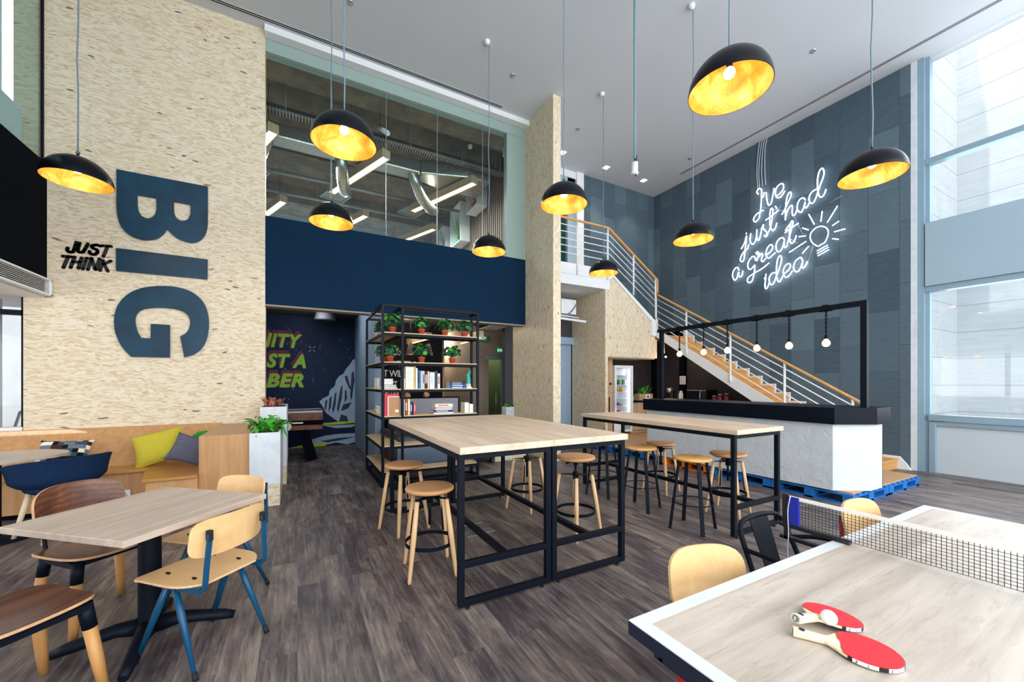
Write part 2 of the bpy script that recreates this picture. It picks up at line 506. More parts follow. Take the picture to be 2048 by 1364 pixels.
# ------------------------------------------------------------------ mesh builder
class MB:
    def __init__(s):
        s.v, s.f, s.s, s.mi = [], [], [], []
        s.cur = 0

    def add(s, vs, fs, smooth=False, mi=None):
        o = len(s.v)
        s.v += [tuple(p) for p in vs]
        for f in fs:
            s.f.append(tuple(i + o for i in f))
            s.s.append(smooth)
            s.mi.append(s.cur if mi is None else mi)
        return s

    def box(s, x0, x1, y0, y1, z0, z1, mi=None, T=None):
        vs = [Vector((x, y, z)) for z in (z0, z1) for y in (y0, y1) for x in (x0, x1)]
        if T is not None:
            vs = [T @ v for v in vs]
        return s.add(vs, [(0, 2, 3, 1), (4, 5, 7, 6), (0, 1, 5, 4), (2, 6, 7, 3), (0, 4, 6, 2), (1, 3, 7, 5)], False, mi)

    def beam(s, p, q, w, h, up=(0, 0, 1), mi=None):
        """rectangular bar from p to q: w across, h along up"""
        p, q = Vector(p), Vector(q)
        d = (q - p).normalized()
        u = Vector(up)
        x = d.cross(u)
        if x.length < 1e-5:
            x = d.cross(Vector((0, 1, 0)))
        x.normalize()
        u = x.cross(d).normalized()
        vs = []
        for c in (p, q):
            for a, b in ((-1, -1), (1, -1), (1, 1), (-1, 1)):
                vs.append(c + x * (a * w / 2) + u * (b * h / 2))
        return s.add(vs, [(0, 3, 2, 1), (4, 5, 6, 7), (0, 1, 5, 4), (1, 2, 6, 5), (2, 3, 7, 6), (3, 0, 4, 7)], False, mi)

    def tube(s, pts, r, n=8, closed=False, caps=True, mi=None, flat=1.0):
        pts = [Vector(p) for p in pts]
        m = len(pts)
        rs = r if isinstance(r, (list, tuple)) else [r] * m
        ref = None
        vs, fs = [], []
        for i, p in enumerate(pts):
            a = pts[(i - 1) % m] if (closed or i > 0) else p
            b = pts[(i + 1) % m] if (closed or i < m - 1) else p
            d = (b - a).normalized()
            if ref is None:
                ref = d.orthogonal().normalized()
            ref = (ref - d * ref.dot(d))
            if ref.length < 1e-6:
                ref = d.orthogonal()
            ref.normalize()
            y = d.cross(ref)
            for k in range(n):
                t = 2 * PI * k / n
                vs.append(p + (ref * math.cos(t) + y * math.sin(t) * flat) * rs[i])
        for i in range(m if closed else m - 1):
            j = (i + 1) % m
            for k in range(n):
                l = (k + 1) % n
                fs.append((i * n + k, i * n + l, j * n + l, j * n + k))
        s.add(vs, fs, True, mi)
        if caps and not closed:
            o = len(s.v) - m * n
            for base, rev in ((o, True), (o + (m - 1) * n, False)):
                f = list(range(base, base + n))
                s.f.append(tuple(reversed(f)) if rev else tuple(f))
                s.s.append(False)
                s.mi.append(s.cur if mi is None else mi)
        return s

    def cyl(s, p, q, r0, r1=None, n=16, mi=None):
        return s.tube([p, q], [r0, r0 if r1 is None else r1], n, mi=mi)

    def lathe(s, prof, c=(0, 0, 0), n=24, sharp=False, mi=None, T=None):
        c = Vector(c)
        m = len(prof)
        vs = []
        for r, z in prof:
            for k in range(n):
                t = 2 * PI * k / n
                p = Vector((r * math.cos(t), r * math.sin(t), z))
                vs.append((T @ p if T is not None else p) + c)
        fs = []
        for i in range(m - 1):
            for k in range(n):
                l = (k + 1) % n
                fs.append((i * n + k, i * n + l, (i + 1) * n + l, (i + 1) * n + k))
        return s.add(vs, fs, not sharp, mi)

    def prism(s, poly, a, b, axis='Z', mi=None, T=None):
        """extrude a 2D polygon along an axis between a and b; 2D coords are the other two axes in order"""
        n = len(poly)

        def P(u, v, w):
            return Vector({'Z': (u, v, w), 'Y': (u, w, v), 'X': (w, u, v)}[axis])
        vs = [P(u, v, a) for u, v in poly] + [P(u, v, b) for u, v in poly]
        if T is not None:
            vs = [T @ x for x in vs]
        fs = [tuple(range(n)), tuple(range(2 * n - 1, n - 1, -1))]
        for i in range(n):
            j = (i + 1) % n
            fs.append((i, i + n, j + n, j))
        return s.add(vs, fs, False, mi)

    def sheet(s, fn, nu, nv, th=0.0, smooth=True, mi=None, edge_mi=None, closed_u=False):
        """surface fn(u,v)->Vector on [0,1]^2, thickened by th along its normals"""
        P = [[Vector(fn(i / nu, j / nv)) for j in range(nv + 1)] for i in range(nu + 1)]

        def nrm(i, j):
            a = P[min(i + 1, nu)][j] - P[max(i - 1, 0)][j]
            b = P[i][min(j + 1, nv)] - P[i][max(j - 1, 0)]
            k = a.cross(b)
            return k.normalized() if k.length > 1e-9 else Vector((0, 0, 1))
        W_ = nv + 1
        top = [P[i][j] for i in range(nu + 1) for j in range(nv + 1)]
        q = [(i * W_ + j, (i + 1) * W_ + j, (i + 1) * W_ + j + 1, i * W_ + j + 1) for i in range(nu) for j in range(nv)]
        if th == 0:
            return s.add(top, q, smooth, mi)
        N = [nrm(i, j) for i in range(nu + 1) for j in range(nv + 1)]
        bot = [p - n * th for p, n in zip(top, N)]
        s.add(top, q, smooth, mi)
        s.add(bot, [tuple(reversed(f)) for f in q], smooth, mi)
        ring = [(i, 0) for i in range(nu + 1)] + [(nu, j) for j in range(1, nv + 1)] + [(i, nv) for i in range(nu - 1, -1, -1)] + [(0, j) for j in range(nv - 1, 0, -1)]
        ids = [i * W_ + j for i, j in ring]
        m = len(ids)
        s.add([top[i] for i in ids] + [bot[i] for i in ids], [(k, k + m, (k + 1) % m + m, (k + 1) % m) for k in range(m)], False, edge_mi if edge_mi is not None else mi)
        return s

    def ball(s, c, r, nu=14, nv=10, mi=None, sq=(1, 1, 1)):
        c = Vector(c)

        def fn(u, v):
            t, p = 2 * PI * u, PI * v
            return c + Vector((r * sq[0] * math.sin(p) * math.cos(t), r * sq[1] * math.sin(p) * math.sin(t), -r * sq[2] * math.cos(p)))
        return s.sheet(fn, nu, nv, 0, True, mi)

    def build(s, name, mats, parent=None, bevel=0.0, loc=None, seg=2, weighted=False):
        me = bpy.data.meshes.new(name)
        me.from_pydata([tuple(v) for v in s.v], [], s.f)
        me.polygons.foreach_set('use_smooth', s.s)
        me.polygons.foreach_set('material_index', s.mi)
        for m in (mats if isinstance(mats, (list, tuple)) else [mats]):
            me.materials.append(M[m] if isinstance(m, str) else m)
        me.update()
        o = bpy.data.objects.new(name, me)
        C.objects.link(o)
        if parent is not None:
            o.parent = parent
        if loc is not None:
            o.location = loc
        if bevel:
            b = o.modifiers.new('bevel', 'BEVEL')
            b.width = bevel
            b.segments = seg
            b.limit_method = 'ANGLE'
            b.angle_limit = R(40)
        return o


def tag(o, label=None, cat=None, group=None, kind=None):
    if label:
        o['label'] = label
    if cat:
        o['category'] = cat
    if group:
        o['group'] = group
    if kind:
        o['kind'] = kind
    return o


def thing(name, label, cat, loc=(0, 0, 0), rz=0, group=None):
    o = bpy.data.objects.new(name, None)
    o.empty_display_size = 0.1
    C.objects.link(o)
    o.location = loc
    o.rotation_euler = (0, 0, rz)
    return tag(o, label, cat, group)


def struct(name, mb, mats, label, cat, bevel=0.0):
    return tag(mb.build(name, mats, None, bevel), label, cat, None, 'structure')


KIDS = {}


def copy_tree(src, label=None, loc=None, rz=None, parent=None):
    c = src.copy()
    C.objects.link(c)
    if parent is not None:
        c.parent = parent
    for ch in src.children:
        copy_tree(ch, parent=c)
    if label:
        c['label'] = label
    if loc is not None:
        c.location = loc
    if rz is not None:
        c.rotation_euler = (0, 0, rz)
    return c


def smooth_path(pts, k=6, closed=False):
    """Catmull-Rom through the points"""
    P = [Vector(p) for p in pts]
    n = len(P)
    if n < 3:
        return P
    out = []
    for i in range(n if closed else n - 1):
        p0 = P[(i - 1) % n] if (closed or i > 0) else P[0] * 2 - P[1]
        p1, p2 = P[i], P[(i + 1) % n]
        p3 = P[(i + 2) % n] if (closed or i + 2 < n) else P[-1] * 2 - P[-2]
        for j in range(k):
            t = j / k
            out.append(0.5 * ((2 * p1) + (p2 - p0) * t + (2 * p0 - 5 * p1 + 4 * p2 - p3) * t * t + (3 * p1 - p0 - 3 * p2 + p3) * t ** 3))
    if not closed:
        out.append(P[-1])
    return out


def text_mesh(body, size, shear=0.0, bold=0.0, space=1.0):
    """letters of the built-in font as flat verts and faces in the xy plane"""
    cu = bpy.data.curves.new('t', 'FONT')
    cu.body = body
    cu.size = size
    cu.shear = shear
    cu.offset = bold
    cu.space_character = space
    cu.resolution_u = 4
    ob = bpy.data.objects.new('t', cu)
    C.objects.link(ob)
    dg = bpy.context.evaluated_depsgraph_get()
    me = bpy.data.meshes.new_from_object(ob.evaluated_get(dg))
    vs = [v.co.copy() for v in me.vertices]
    fs = [tuple(p.vertices) for p in me.polygons]
    bpy.data.objects.remove(ob)
    bpy.data.meshes.remove(me)
    bpy.data.curves.remove(cu)
    return vs, fs


def ring_pts(r, z, n=32, c=(0, 0)):
    return [(c[0] + r * math.cos(2 * PI * k / n), c[1] + r * math.sin(2 * PI * k / n), z) for k in range(n)]


def band_ring(mb, r, z0, z1, th=0.004, n=40):
    return mb.lathe([(r - th, z0), (r, z0), (r, z1), (r - th, z1), (r - th, z0)], n=n, sharp=True)


def rot_pt(x, y, a):
    return (x * math.cos(a) - y * math.sin(a), x * math.sin(a) + y * math.cos(a))


# ================================================================== THE SETTING
CEIL = 6.79
YW = 7.03            # strand board wall
XR = 9.0             # slate wall

struct('floor', MB().box(-6.2, 9.3, -3.6, 13.2, -0.12, 0.0), 'floor', 'dark weathered timber plank floor running through the hall', 'floor')
c = MB().box(-2.75, 9.3, -3.6, 7.03, CEIL, CEIL + 0.5).box(4.25, 9.3, 7.03, 8.3, CEIL, CEIL + 0.5)
struct('ceiling', c, 'ceil', 'tall white plaster ceiling over the double height hall', 'ceiling')

# strand board wall with the BIG lettering, its left end passing behind the upper glass
w = MB().box(-2.92, -0.43, YW, YW + 0.2, 0.0, 2.62).box(-3.0, -0.43, YW, YW + 0.2, 2.62, CEIL)
struct('wall_left', w, 'osb_h', 'tall strand board feature wall carrying the big blue letters', 'wall')
# navy parapet band of the upper floor
w = MB().box(-0.43, 4.2, 7.06, 7.26, 2.65, 4.0)
struct('wall_front', w, 'navy', 'navy painted band below the upper glazing', 'wall')
struct('trim_1', MB().box(-0.43, 4.2, 7.05, 7.26, 2.625, 2.65), 'greige', 'white soffit edge below the navy band', 'trim')
# strand board fin
struct('wall_middle', MB().box(4.15, 4.32, 6.05, 7.6, 0.0, CEIL), 'osb_v', 'strand board fin wall standing between navy band and stair', 'wall')
# slate walls
w = MB().box(XR, XR + 0.25, 2.62, 8.28, 2.0, CEIL).box(6.4, XR, 8.03, 8.28, 2.9, CEIL)
w.box(XR, XR + 0.25, 2.62, 3.6, 0.0, 2.0).box(XR, XR + 0.25, 3.6, 8.28, 0.0, 2.0)
struct('wall_right', w, 'slate', 'slate grey ribbed panel walls around the stair corner', 'wall')
struct('wall_kitchen', MB().box(6.38, XR, 8.03, 8.28, 0.0, 2.9).prism([(8.03, 0.14), (8.03, 2.62), (6.9, 2.62), (2.95, 0.14)], 8.988, 9.0, 'X'), 'kitwall', 'dark tiled kitchen wall under the landing', 'wall')

# ---- upper landing, its door and fascia
struct('ceiling_landing', MB().box(4.32, 6.42, 7.03, 8.3, 3.63, 4.05), 'white', 'white slab edge of the upper landing', 'slab')
struct('trim_2', MB().box(4.32, 6.42, 7.015, 7.03, 3.85, 4.09), 'white', 'white upper fascia strip on the landing edge', 'trim')
w = MB().box(4.32, 5.2, 8.03, 8.25, 4.05, CEIL).box(5.2, 6.2, 8.03, 8.25, 6.62, CEIL).box(6.2, 6.42, 7.98, 8.25, 4.05, CEIL)
struct('wall_landing', w, 'white', 'white wall and pier beside the landing door', 'wall')
d = MB().box(5.25, 6.05, 8.12, 8.16, 4.05, 6.4)
dm = struct('door_1', d, 'glassdark', 'dark glazed door at the back of the upper landing', 'door')
MB().box(5.2, 5.25, 8.06, 8.2, 4.05, 6.5).box(5.97, 6.2, 8.06, 8.2, 4.05, 6.62).box(5.2, 6.2, 8.06, 8.2, 6.4, 6.62).box(5.7, 5.76, 8.1, 8.18, 4.05, 6.4).build('door_frame', 'alulight', dm)
# wall and grey door below the landing
w = MB().box(4.32, 5.35, 8.3, 8.45, 0, 3.63).box(5.35, 6.29, 8.3, 8.45, 2.46, 3.63)
struct('wall_service', w, 'darkwall', 'grey wall recessed under the landing', 'wall')
d = MB().box(5.37, 6.28, 8.33, 8.38, 0.0, 2.44)
dm = struct('door_2', d, 'greyblue', 'plain grey door recessed behind the strand board fin', 'door')
MB().box(5.35, 6.29, 8.22, 8.34, 2.44, 2.62).build('door_header', 'greyblue', dm)

# ---- strand board casing of the kitchen below the stair
w = MB().box(6.29, 6.37, 7.04, 8.3, 0.0, 3.64)
poly = [(6.37, 2.07), (7.93, 2.07), (7.93, 2.62), (7.78, 2.62), (7.78, 2.98), (6.55, 3.92), (6.42, 3.92), (6.42, 3.64), (6.37, 3.64)]
w.prism(poly, 7.04, 7.12, 'Y')
w.box(7.93, 8.0, 7.04, 8.0, 2.07, 2.55)
w.box(6.38, 8.0, 7.12, 8.0, 2.05, 2.09)
struct('wall_casing', w, 'osb_v', 'strand board casing around the kitchen opening below the stair', 'wall')

# ---- glazing above the navy band
g = MB().box(-0.40, 3.72, 7.11, 7.12, 4.0, 6.55)
gm = struct('window_1', g, 'glassblue', 'wide glazed screen above the navy band', 'window')
MB().box(-0.43, 4.15, 7.06, 7.22, 6.50, CEIL).box(3.72, 4.15, 7.07, 7.2, 4.0, 6.5).build('window_frame', plain('pale green frame', srgb(150, 170, 164), 0.5, 0, 0.3, 0.02), gm)
for x in (0.48, 1.36, 2.28, 3.2):
    MB().box(x - 0.004, x + 0.004, 7.105, 7.125, 4.0, 6.5).build('glass_joint', 'galv', gm)
struct('trim_3', MB().box(-0.43, 4.15, 6.9, 7.05, CEIL - 0.1, CEIL + 0.01), 'white', 'white ceiling drop in front of the glazing', 'trim')

# ---- the left side: dark bulkhead, mezzanine glass, lower window
struct('wall_bulkhead', MB().box(-6.2, -2.72, -3.6, YW, 2.56, 4.16), 'nearblack', 'blue black bulkhead along the mezzanine edge', 'bulkhead')
struct('ceiling_low', MB().box(-6.2, -2.74, -3.6, YW, 2.5, 2.56), 'white', 'low white ceiling under the mezzanine', 'ceiling')
g = MB().box(-2.76, -2.75, -3.6, 7.02, 4.16, CEIL)
gm = struct('window_2', g, 'glassgreen', 'greenish mezzanine glass above the bulkhead', 'window')
for y in (6.2, 4.6, 3.0, 1.4):
    MB().box(-2.765, -2.745, y - 0.008, y + 0.008, 4.16, CEIL).build('glass_joint', 'black', gm)
MB().box(-2.77, -2.74, 6.995, 7.02, 4.16, CEIL).build('end_channel', 'black', gm)
struct('wall_mezzanine', MB().box(-2.98, -2.86, -3.6, 6.85, 4.16, 4.68).box(-3.2, -3.08, 6.5, 7.0, 4.16, CEIL).box(-3.55, -3.3, 6.6, 7.0, 4.16, CEIL), 'paleblue', 'pale low wall and piers behind the mezzanine glass', 'wall')
struct('wall_mezzanine_back', MB().box(-6.2, -6.05, -3.6, 7.2, 4.16, CEIL).box(-6.2, -3.55, 7.0, 7.15, 4.16, CEIL).box(-6.2, -2.75, -3.6, 7.1, CEIL, CEIL + 0.3), 'greyblue', 'grey blue rear walls of the mezzanine room', 'wall')
# added fill lights without fittings, to brighten the mezzanine room
for y_ in (0.5, 4.5):
    l = bpy.data.lights.new('mezzanine_fill', 'AREA')
    l.shape = 'RECTANGLE'
    l.size, l.size_y = 1.2, 3.0
    l.energy = 14
    lo = bpy.data.objects.new('mezzanine_fill', l)
    lo.location = (-4.4, y_, CEIL - 0.05)
    C.objects.link(lo)
# lower left glazing in the plane of the strand board wall
g = MB().box(-6.1, -2.94, 7.1, 7.11, 0.92, 2.42)
gm = struct('window_3', g, 'glass', 'bright window beside the strand board wall end', 'window')
MB().box(-6.1, -2.93, 7.03, 7.15, 0.86, 0.92).build('window_sill', 'white', gm)
MB().box(-6.1, -2.93, 7.06, 7.14, 2.28, 2.34).box(-2.95, -2.925, 7.06, 7.14, 0.9, 2.5).build('window_frame', 'black', gm)
for x in (-3.28, -3.9, -5.0):
    MB().box(x - 0.05, x + 0.05, 7.2, 7.35, 0.9, 2.5).build('outer_post', 'white', gm)
struct('wall_lower_left', MB().box(-6.2, -2.92, 7.03, 7.15, 0.0, 0.88), 'oak', 'oak panelled low wall under the window', 'wall')
struct('wall_far_left', MB().box(-6.2, -6.1, -3.6, 7.03, 0.0, 0.9).box(-6.2, -6.1, -3.6, -3.0, 0.9, 2.5).box(-6.2, -6.1, 6.4, 7.03, 0.9, 2.5), 'white', 'white low wall on the far side', 'wall')

# ---- curtain wall behind the camera (daylight)
g = MB()
for x in (-6.2, -4.4, -2.6, -0.8, 1.0, 2.8, 4.6, 6.4, 8.2, 9.2):
    g.box(x - 0.04, x + 0.04, -3.6, -3.45, 0, CEIL)
for z in (0.0, 2.9, 4.1, 6.7):
    g.box(-6.2, 9.2, -3.6, -3.45, z, z + 0.1)
struct('window_4', g, 'alu', 'grey framed curtain wall on the street side', 'window')

# ---- window wall on the right
struct('wall_pier', MB().box(9.0, 9.26, 2.55, 2.62, 0, CEIL), 'planter', 'narrow pale plaster pier beside the slate wall', 'pier')
f = MB()
f.box(9.02, 9.2, 2.465, 2.55, 0, CEIL)
f.box(9.08, 9.2, 2.415, 2.465, 0, CEIL)
gm = struct('window_5', MB().box(9.12, 9.13, -3.45, 2.42, 0.92, 2.98).box(9.12, 9.13, -3.45, 2.42, 4.06, CEIL), 'glass', 'large clear window panes on the courtyard side', 'window')
f.build('window_frame', 'alu', gm)
MB().box(9.04, 9.2, -3.45, 2.465, 2.94, 3.03).box(9.03, 9.2, -3.45, 2.42, 0.84, 0.94).box(9.06, 9.2, -3.45, 2.42, 0.76, 0.83).box(9.05, 9.2, 2.34, 2.42, 0.0, 0.8).build('window_rail', 'alu', gm, 0.006)
MB().box(9.04, 9.2, -3.45, 2.465, 5.03, 5.12).build('window_transom', 'alu', gm, 0.008)
MB().box(9.04, 9.2, -0.9, -0.78, 0.8, CEIL).build('window_mullion', 'alu', gm)
struct('wall_spandrel', MB().box(9.0, 9.22, -3.45, 2.45, 3.03, 4.06), 'alulight', 'pale blue spandrel panel between the window rows', 'wall')
struct('wall_panel', MB().box(9.1, 9.18, -3.45, 2.34, 0.0, 0.78), 'infill', 'white infill panel under the courtyard window', 'wall')

# ---- stone clad courtyard outside
def facade_mat():
    t = NT('stone cladding with open joints')
    tc = t.n('ShaderNodeTexCoord')
    sx = t.n('ShaderNodeSeparateXYZ')
    t.l(tc.outputs['Object'], sx.inputs[0])
    k = t.math('FRACT', t.math('DIVIDE', t.math('SUBTRACT', sx.outputs[2], 0.405), 0.5))
    j = t.math('LESS_THAN', k, 0.018)
    a = t.noise(t.coords((1, 1, 1), 'Object', (R(35), 0, 0)), 3.0, 6, 0.65)
    st = t.noise(t.coords((1, 0.6, 6), 'Object', (R(30), 0, 0)), 4.0, 5, 0.7)
    base = t.ramp(t.math('MULTIPLY_ADD', st, 0.6, t.math('MULTIPLY', a, 0.4)), [(0.35, srgb(206, 208, 210)), (0.65, srgb(226, 226, 226))])
    t.col(t.mix(j, base, srgb(150, 158, 166)))
    t.set(0.85, 0, 0.2)
    return t.m
M['clad'] = facade_mat()
struct('exterior_wall', MB().box(9.3, 11.1, 2.57, 2.9, -0.2, 10.5).box(11.05, 11.4, -9.0, 2.9, -0.2, 10.5), 'clad', 'pale stone clad courtyard walls outside the window', 'wall')
struct('exterior_ground', MB().box(9.25, 60, -60, 60, -0.3, -0.14).box(-60, -6.2, -60, 60, -0.3, -0.14).box(-6.2, 9.25, -60, -3.6, -0.3, -0.14).box(-6.2, 9.25, 13.2, 60, -0.3, -0.14), plain('pale paving', srgb(214, 214, 212), 0.8, 0, 0.2, 0.05, 1), 'pale paved ground outside', 'ground')
struct('exterior_sun_blocker', MB().box(-8.0, -2.95, 7.2, 9.0, 2.62, 2.8).box(-7.6, -6.22, -3.6, 7.2, 2.62, 2.8), 'white', 'white canopy slab added out of view to stop sun at the terrace windows', 'blocker')  # unseen slabs added to keep direct sun off the bench ledge
struct('exterior_building', MB().box(-30, -3.2, 16, 17, -0.2, 7).box(-9.2, -8.6, 9.5, 9.8, 0, 5).box(-6.2, -3.2, 12.9, 13.3, -0.2, 5), 'facade', 'white building across the terrace', 'building')

# ---- lower inner room behind the navy band
struct('wall_mural', MB().box(-2.8, 1.29, 10.05, 10.2, 0, 2.95), plain('deep navy mural ground', srgb(14, 34, 66), 0.6, 0, 0.2, 0.25, 1.2), 'deep navy wall that carries the painted mural', 'wall')
struct('wall_partition', MB().box(1.2, 1.36, 7.27, 10.05, 0, 2.95), 'greyblue', 'grey blue partition wall beside the mural', 'wall')
struct('wall_chalk', MB().box(1.36, 3.35, 10.0, 10.15, 0, 2.95), 'chalk', 'black chalkboard wall behind the shelf', 'wall')
w = MB().box(3.35, 4.4, 12.4, 12.55, 0, 2.95).box(3.35, 3.45, 10.15, 12.4, 0, 2.95)
struct('wall_corridor', w, 'greige', 'warm lit corridor wall beyond the shelf', 'wall')
w = MB().box(3.98, 4.5, 9.6, 12.4, 0, 2.95).box(5.35, 7.5, 9.6, 9.75, 0, 2.95).box(4.5, 5.35, 9.6, 9.75, 2.12, 2.95)
struct('wall_lobby', w, 'greige', 'greige wall around the glass lobby door', 'wall')
d = MB().box(4.5, 5.35, 9.66, 9.69, 0, 2.12)
dm = struct('door_3', d, 'glassdark', 'tinted glass lobby door with long steel pulls', 'door')
for x in (4.72, 4.98):
    MB().cyl((x, 9.6, 0.55), (x, 9.6, 1.25), 0.015, n=8).build('door_pull', 'steel', dm)
MB().box(4.44, 5.4, 9.56, 9.66, 2.08, 2.16).box(4.90, 4.93, 9.6, 9.7, 0, 2.1).build('door_rail', 'alu', dm)
struct('wall_lobby_back', MB().box(4.5, 7.5, 11.2, 11.3, 0, 2.95), plain('olive lobby wall', srgb(128, 118, 84), 0.7), 'olive lit wall behind the lobby door', 'wall')
d = MB().box(3.5, 3.9, 12.36, 12.4, 0, 2.1)
struct('door_4', d, wood('yellow timber door', srgb(206, 160, 84), srgb(176, 128, 60), 'Z', 8), 'yellow timber door at the corridor end', 'door')
struct('ceiling_inner', MB().box(-2.8, 4.4, 7.26, 12.5, 2.95, 3.0).box(4.3, 7.5, 8.45, 11.3, 2.95, 3.0), plain('dark inner soffit', srgb(72, 70, 70), 0.9), 'dark exposed soffit of the lower lounge', 'ceiling')
struct('wall_inner_ends', MB().box(-2.9, -2.8, 7.2, 10.2, 0, 2.95).box(7.5, 7.6, 8.3, 11.3, 0, 2.95), 'darkwall', 'side walls closing the lower lounge', 'wall')

# ---- upper back room seen through the glazing
struct('floor_upper', MB().box(-2.8, 5.2, 7.26, 16.6, 3.0, 3.4), 'rawconcrete', 'upper floor slab behind the navy band', 'floor')
c = MB().box(-2.8, 6.2, 7.2, 16.6, 7.5, 7.7)
for y in (7.9, 10.9, 13.9):
    c.box(-2.8, 6.2, y, y + 0.55, 7.0, 7.5)
struct('ceiling_upper', c, 'rawconcrete', 'raw concrete beams and soffit of the upper office', 'ceiling')
w = MB().box(4.72, 4.8, 8.6, 16.6, 3.4, 7.5)
y = 8.62
while y < 16.5:
    w.box(4.64, 4.72, y, y + 0.075, 3.4, 7.2)
    y += 0.125
struct('wall_slatted', w, 'slat', 'slatted timber wall in the upper office', 'wall')
struct('wall_upper_back', MB().box(-2.8, 6.2, 16.5, 16.6, 3.4, 7.5).box(-2.9, -2.8, 7.2, 16.6, 3.4, 7.6).box(4.8, 6.2, 8.3, 8.45, 3.63, 7.5), plain('upper office back wall', srgb(140, 158, 166), 0.8), 'blue grey back wall of the upper office', 'wall')


# ================================================================== THE LETTERS ON THE WALL
def flat_letter(name, label, outer, holes, group):
    """cut sheet letter on the strand board wall; outline in wall x,z"""
    def dens(p):
        return p
    mb = MB()
    import bmesh
    bm = bmesh.new()
    loops = [outer] + holes
    edges = []
    for lp in loops:
        vs = [bm.verts.new((x, 0, z)) for x, z in lp]
        for i in range(len(vs)):
            edges.append(bm.edges.new((vs[i], vs[(i + 1) % len(vs)])))
    bmesh.ops.triangle_fill(bm, use_beauty=True, edges=edges)
    r = bmesh.ops.extrude_face_region(bm, geom=bm.faces[:])
    for e in r['geom']:
        if isinstance(e, bmesh.types.BMVert):
            e.co.y -= 0.035
    bmesh.ops.recalc_face_normals(bm, faces=bm.faces[:])
    me = bpy.data.meshes.new(name)
    bm.to_mesh(me)
    bm.free()
    me.materials.append(M['letter'])
    o = bpy.data.objects.new(name, me)
    C.objects.link(o)
    o.location = (0, YW - 0.001, 0)
    return tag(o, label, 'letter', group)


B_OUT = [(-2.078,4.246),(-1.122,4.245),(-1.122,3.83),(-1.123,3.785),(-1.124,3.74),(-1.125,3.696),(-1.129,3.656),(-1.135,3.62),(-1.143,3.588),(-1.153,3.558),(-1.164,3.531),(-1.178,3.507),(-1.193,3.486),(-1.21,3.468),(-1.226,3.452),(-1.242,3.44),(-1.258,3.431),(-1.275,3.424),(-1.292,3.419),(-1.31,3.417),(-1.328,3.417),(-1.347,3.418),(-1.367,3.422),(-1.389,3.427),(-1.412,3.434),(-1.435,3.442),(-1.455,3.452),(-1.474,3.464),(-1.491,3.478),(-1.506,3.493),(-1.521,3.507),(-1.535,3.522),(-1.548,3.536),(-1.56,3.55),(-1.573,3.564),(-1.579,3.547),(-1.585,3.529),(-1.592,3.511),(-1.603,3.493),(-1.617,3.473),(-1.633,3.452),(-1.651,3.432),(-1.672,3.415),(-1.694,3.401),(-1.718,3.39),(-1.744,3.381),(-1.769,3.374),(-1.793,3.371),(-1.818,3.369),(-1.842,3.371),(-1.866,3.375),(-1.891,3.382),(-1.915,3.392),(-1.939,3.405),(-1.96,3.42),(-1.98,3.437),(-1.998,3.456),(-2.015,3.478),(-2.029,3.503),(-2.041,3.53),(-2.051,3.56),(-2.059,3.592),(-2.065,3.625),(-2.07,3.659),(-2.073,3.695),(-2.075,3.731),(-2.078,3.766)]
B_IN = [[(-1.875,3.956),(-1.678,3.959),(-1.678,3.807),(-1.682,3.785),(-1.686,3.763),(-1.691,3.741),(-1.699,3.722),(-1.712,3.704),(-1.728,3.687),(-1.745,3.673),(-1.762,3.665),(-1.779,3.664),(-1.797,3.668),(-1.814,3.677),(-1.829,3.687),(-1.84,3.7),(-1.85,3.716),(-1.858,3.734),(-1.864,3.753),(-1.869,3.773),(-1.871,3.795),(-1.873,3.817),(-1.875,3.839)],[(-1.498,3.95),(-1.314,3.951),(-1.314,3.822),(-1.321,3.8),(-1.327,3.777),(-1.334,3.756),(-1.343,3.739),(-1.356,3.725),(-1.371,3.714),(-1.388,3.706),(-1.403,3.703),(-1.418,3.703),(-1.433,3.708),(-1.448,3.715),(-1.46,3.725),(-1.47,3.737),(-1.479,3.752),(-1.485,3.768),(-1.491,3.785),(-1.494,3.803),(-1.496,3.822),(-1.497,3.841),(-1.498,3.86)]]
I_OUT = [(-2.082,3.217),(-1.124,3.21),(-1.127,2.928),(-2.082,2.921)]
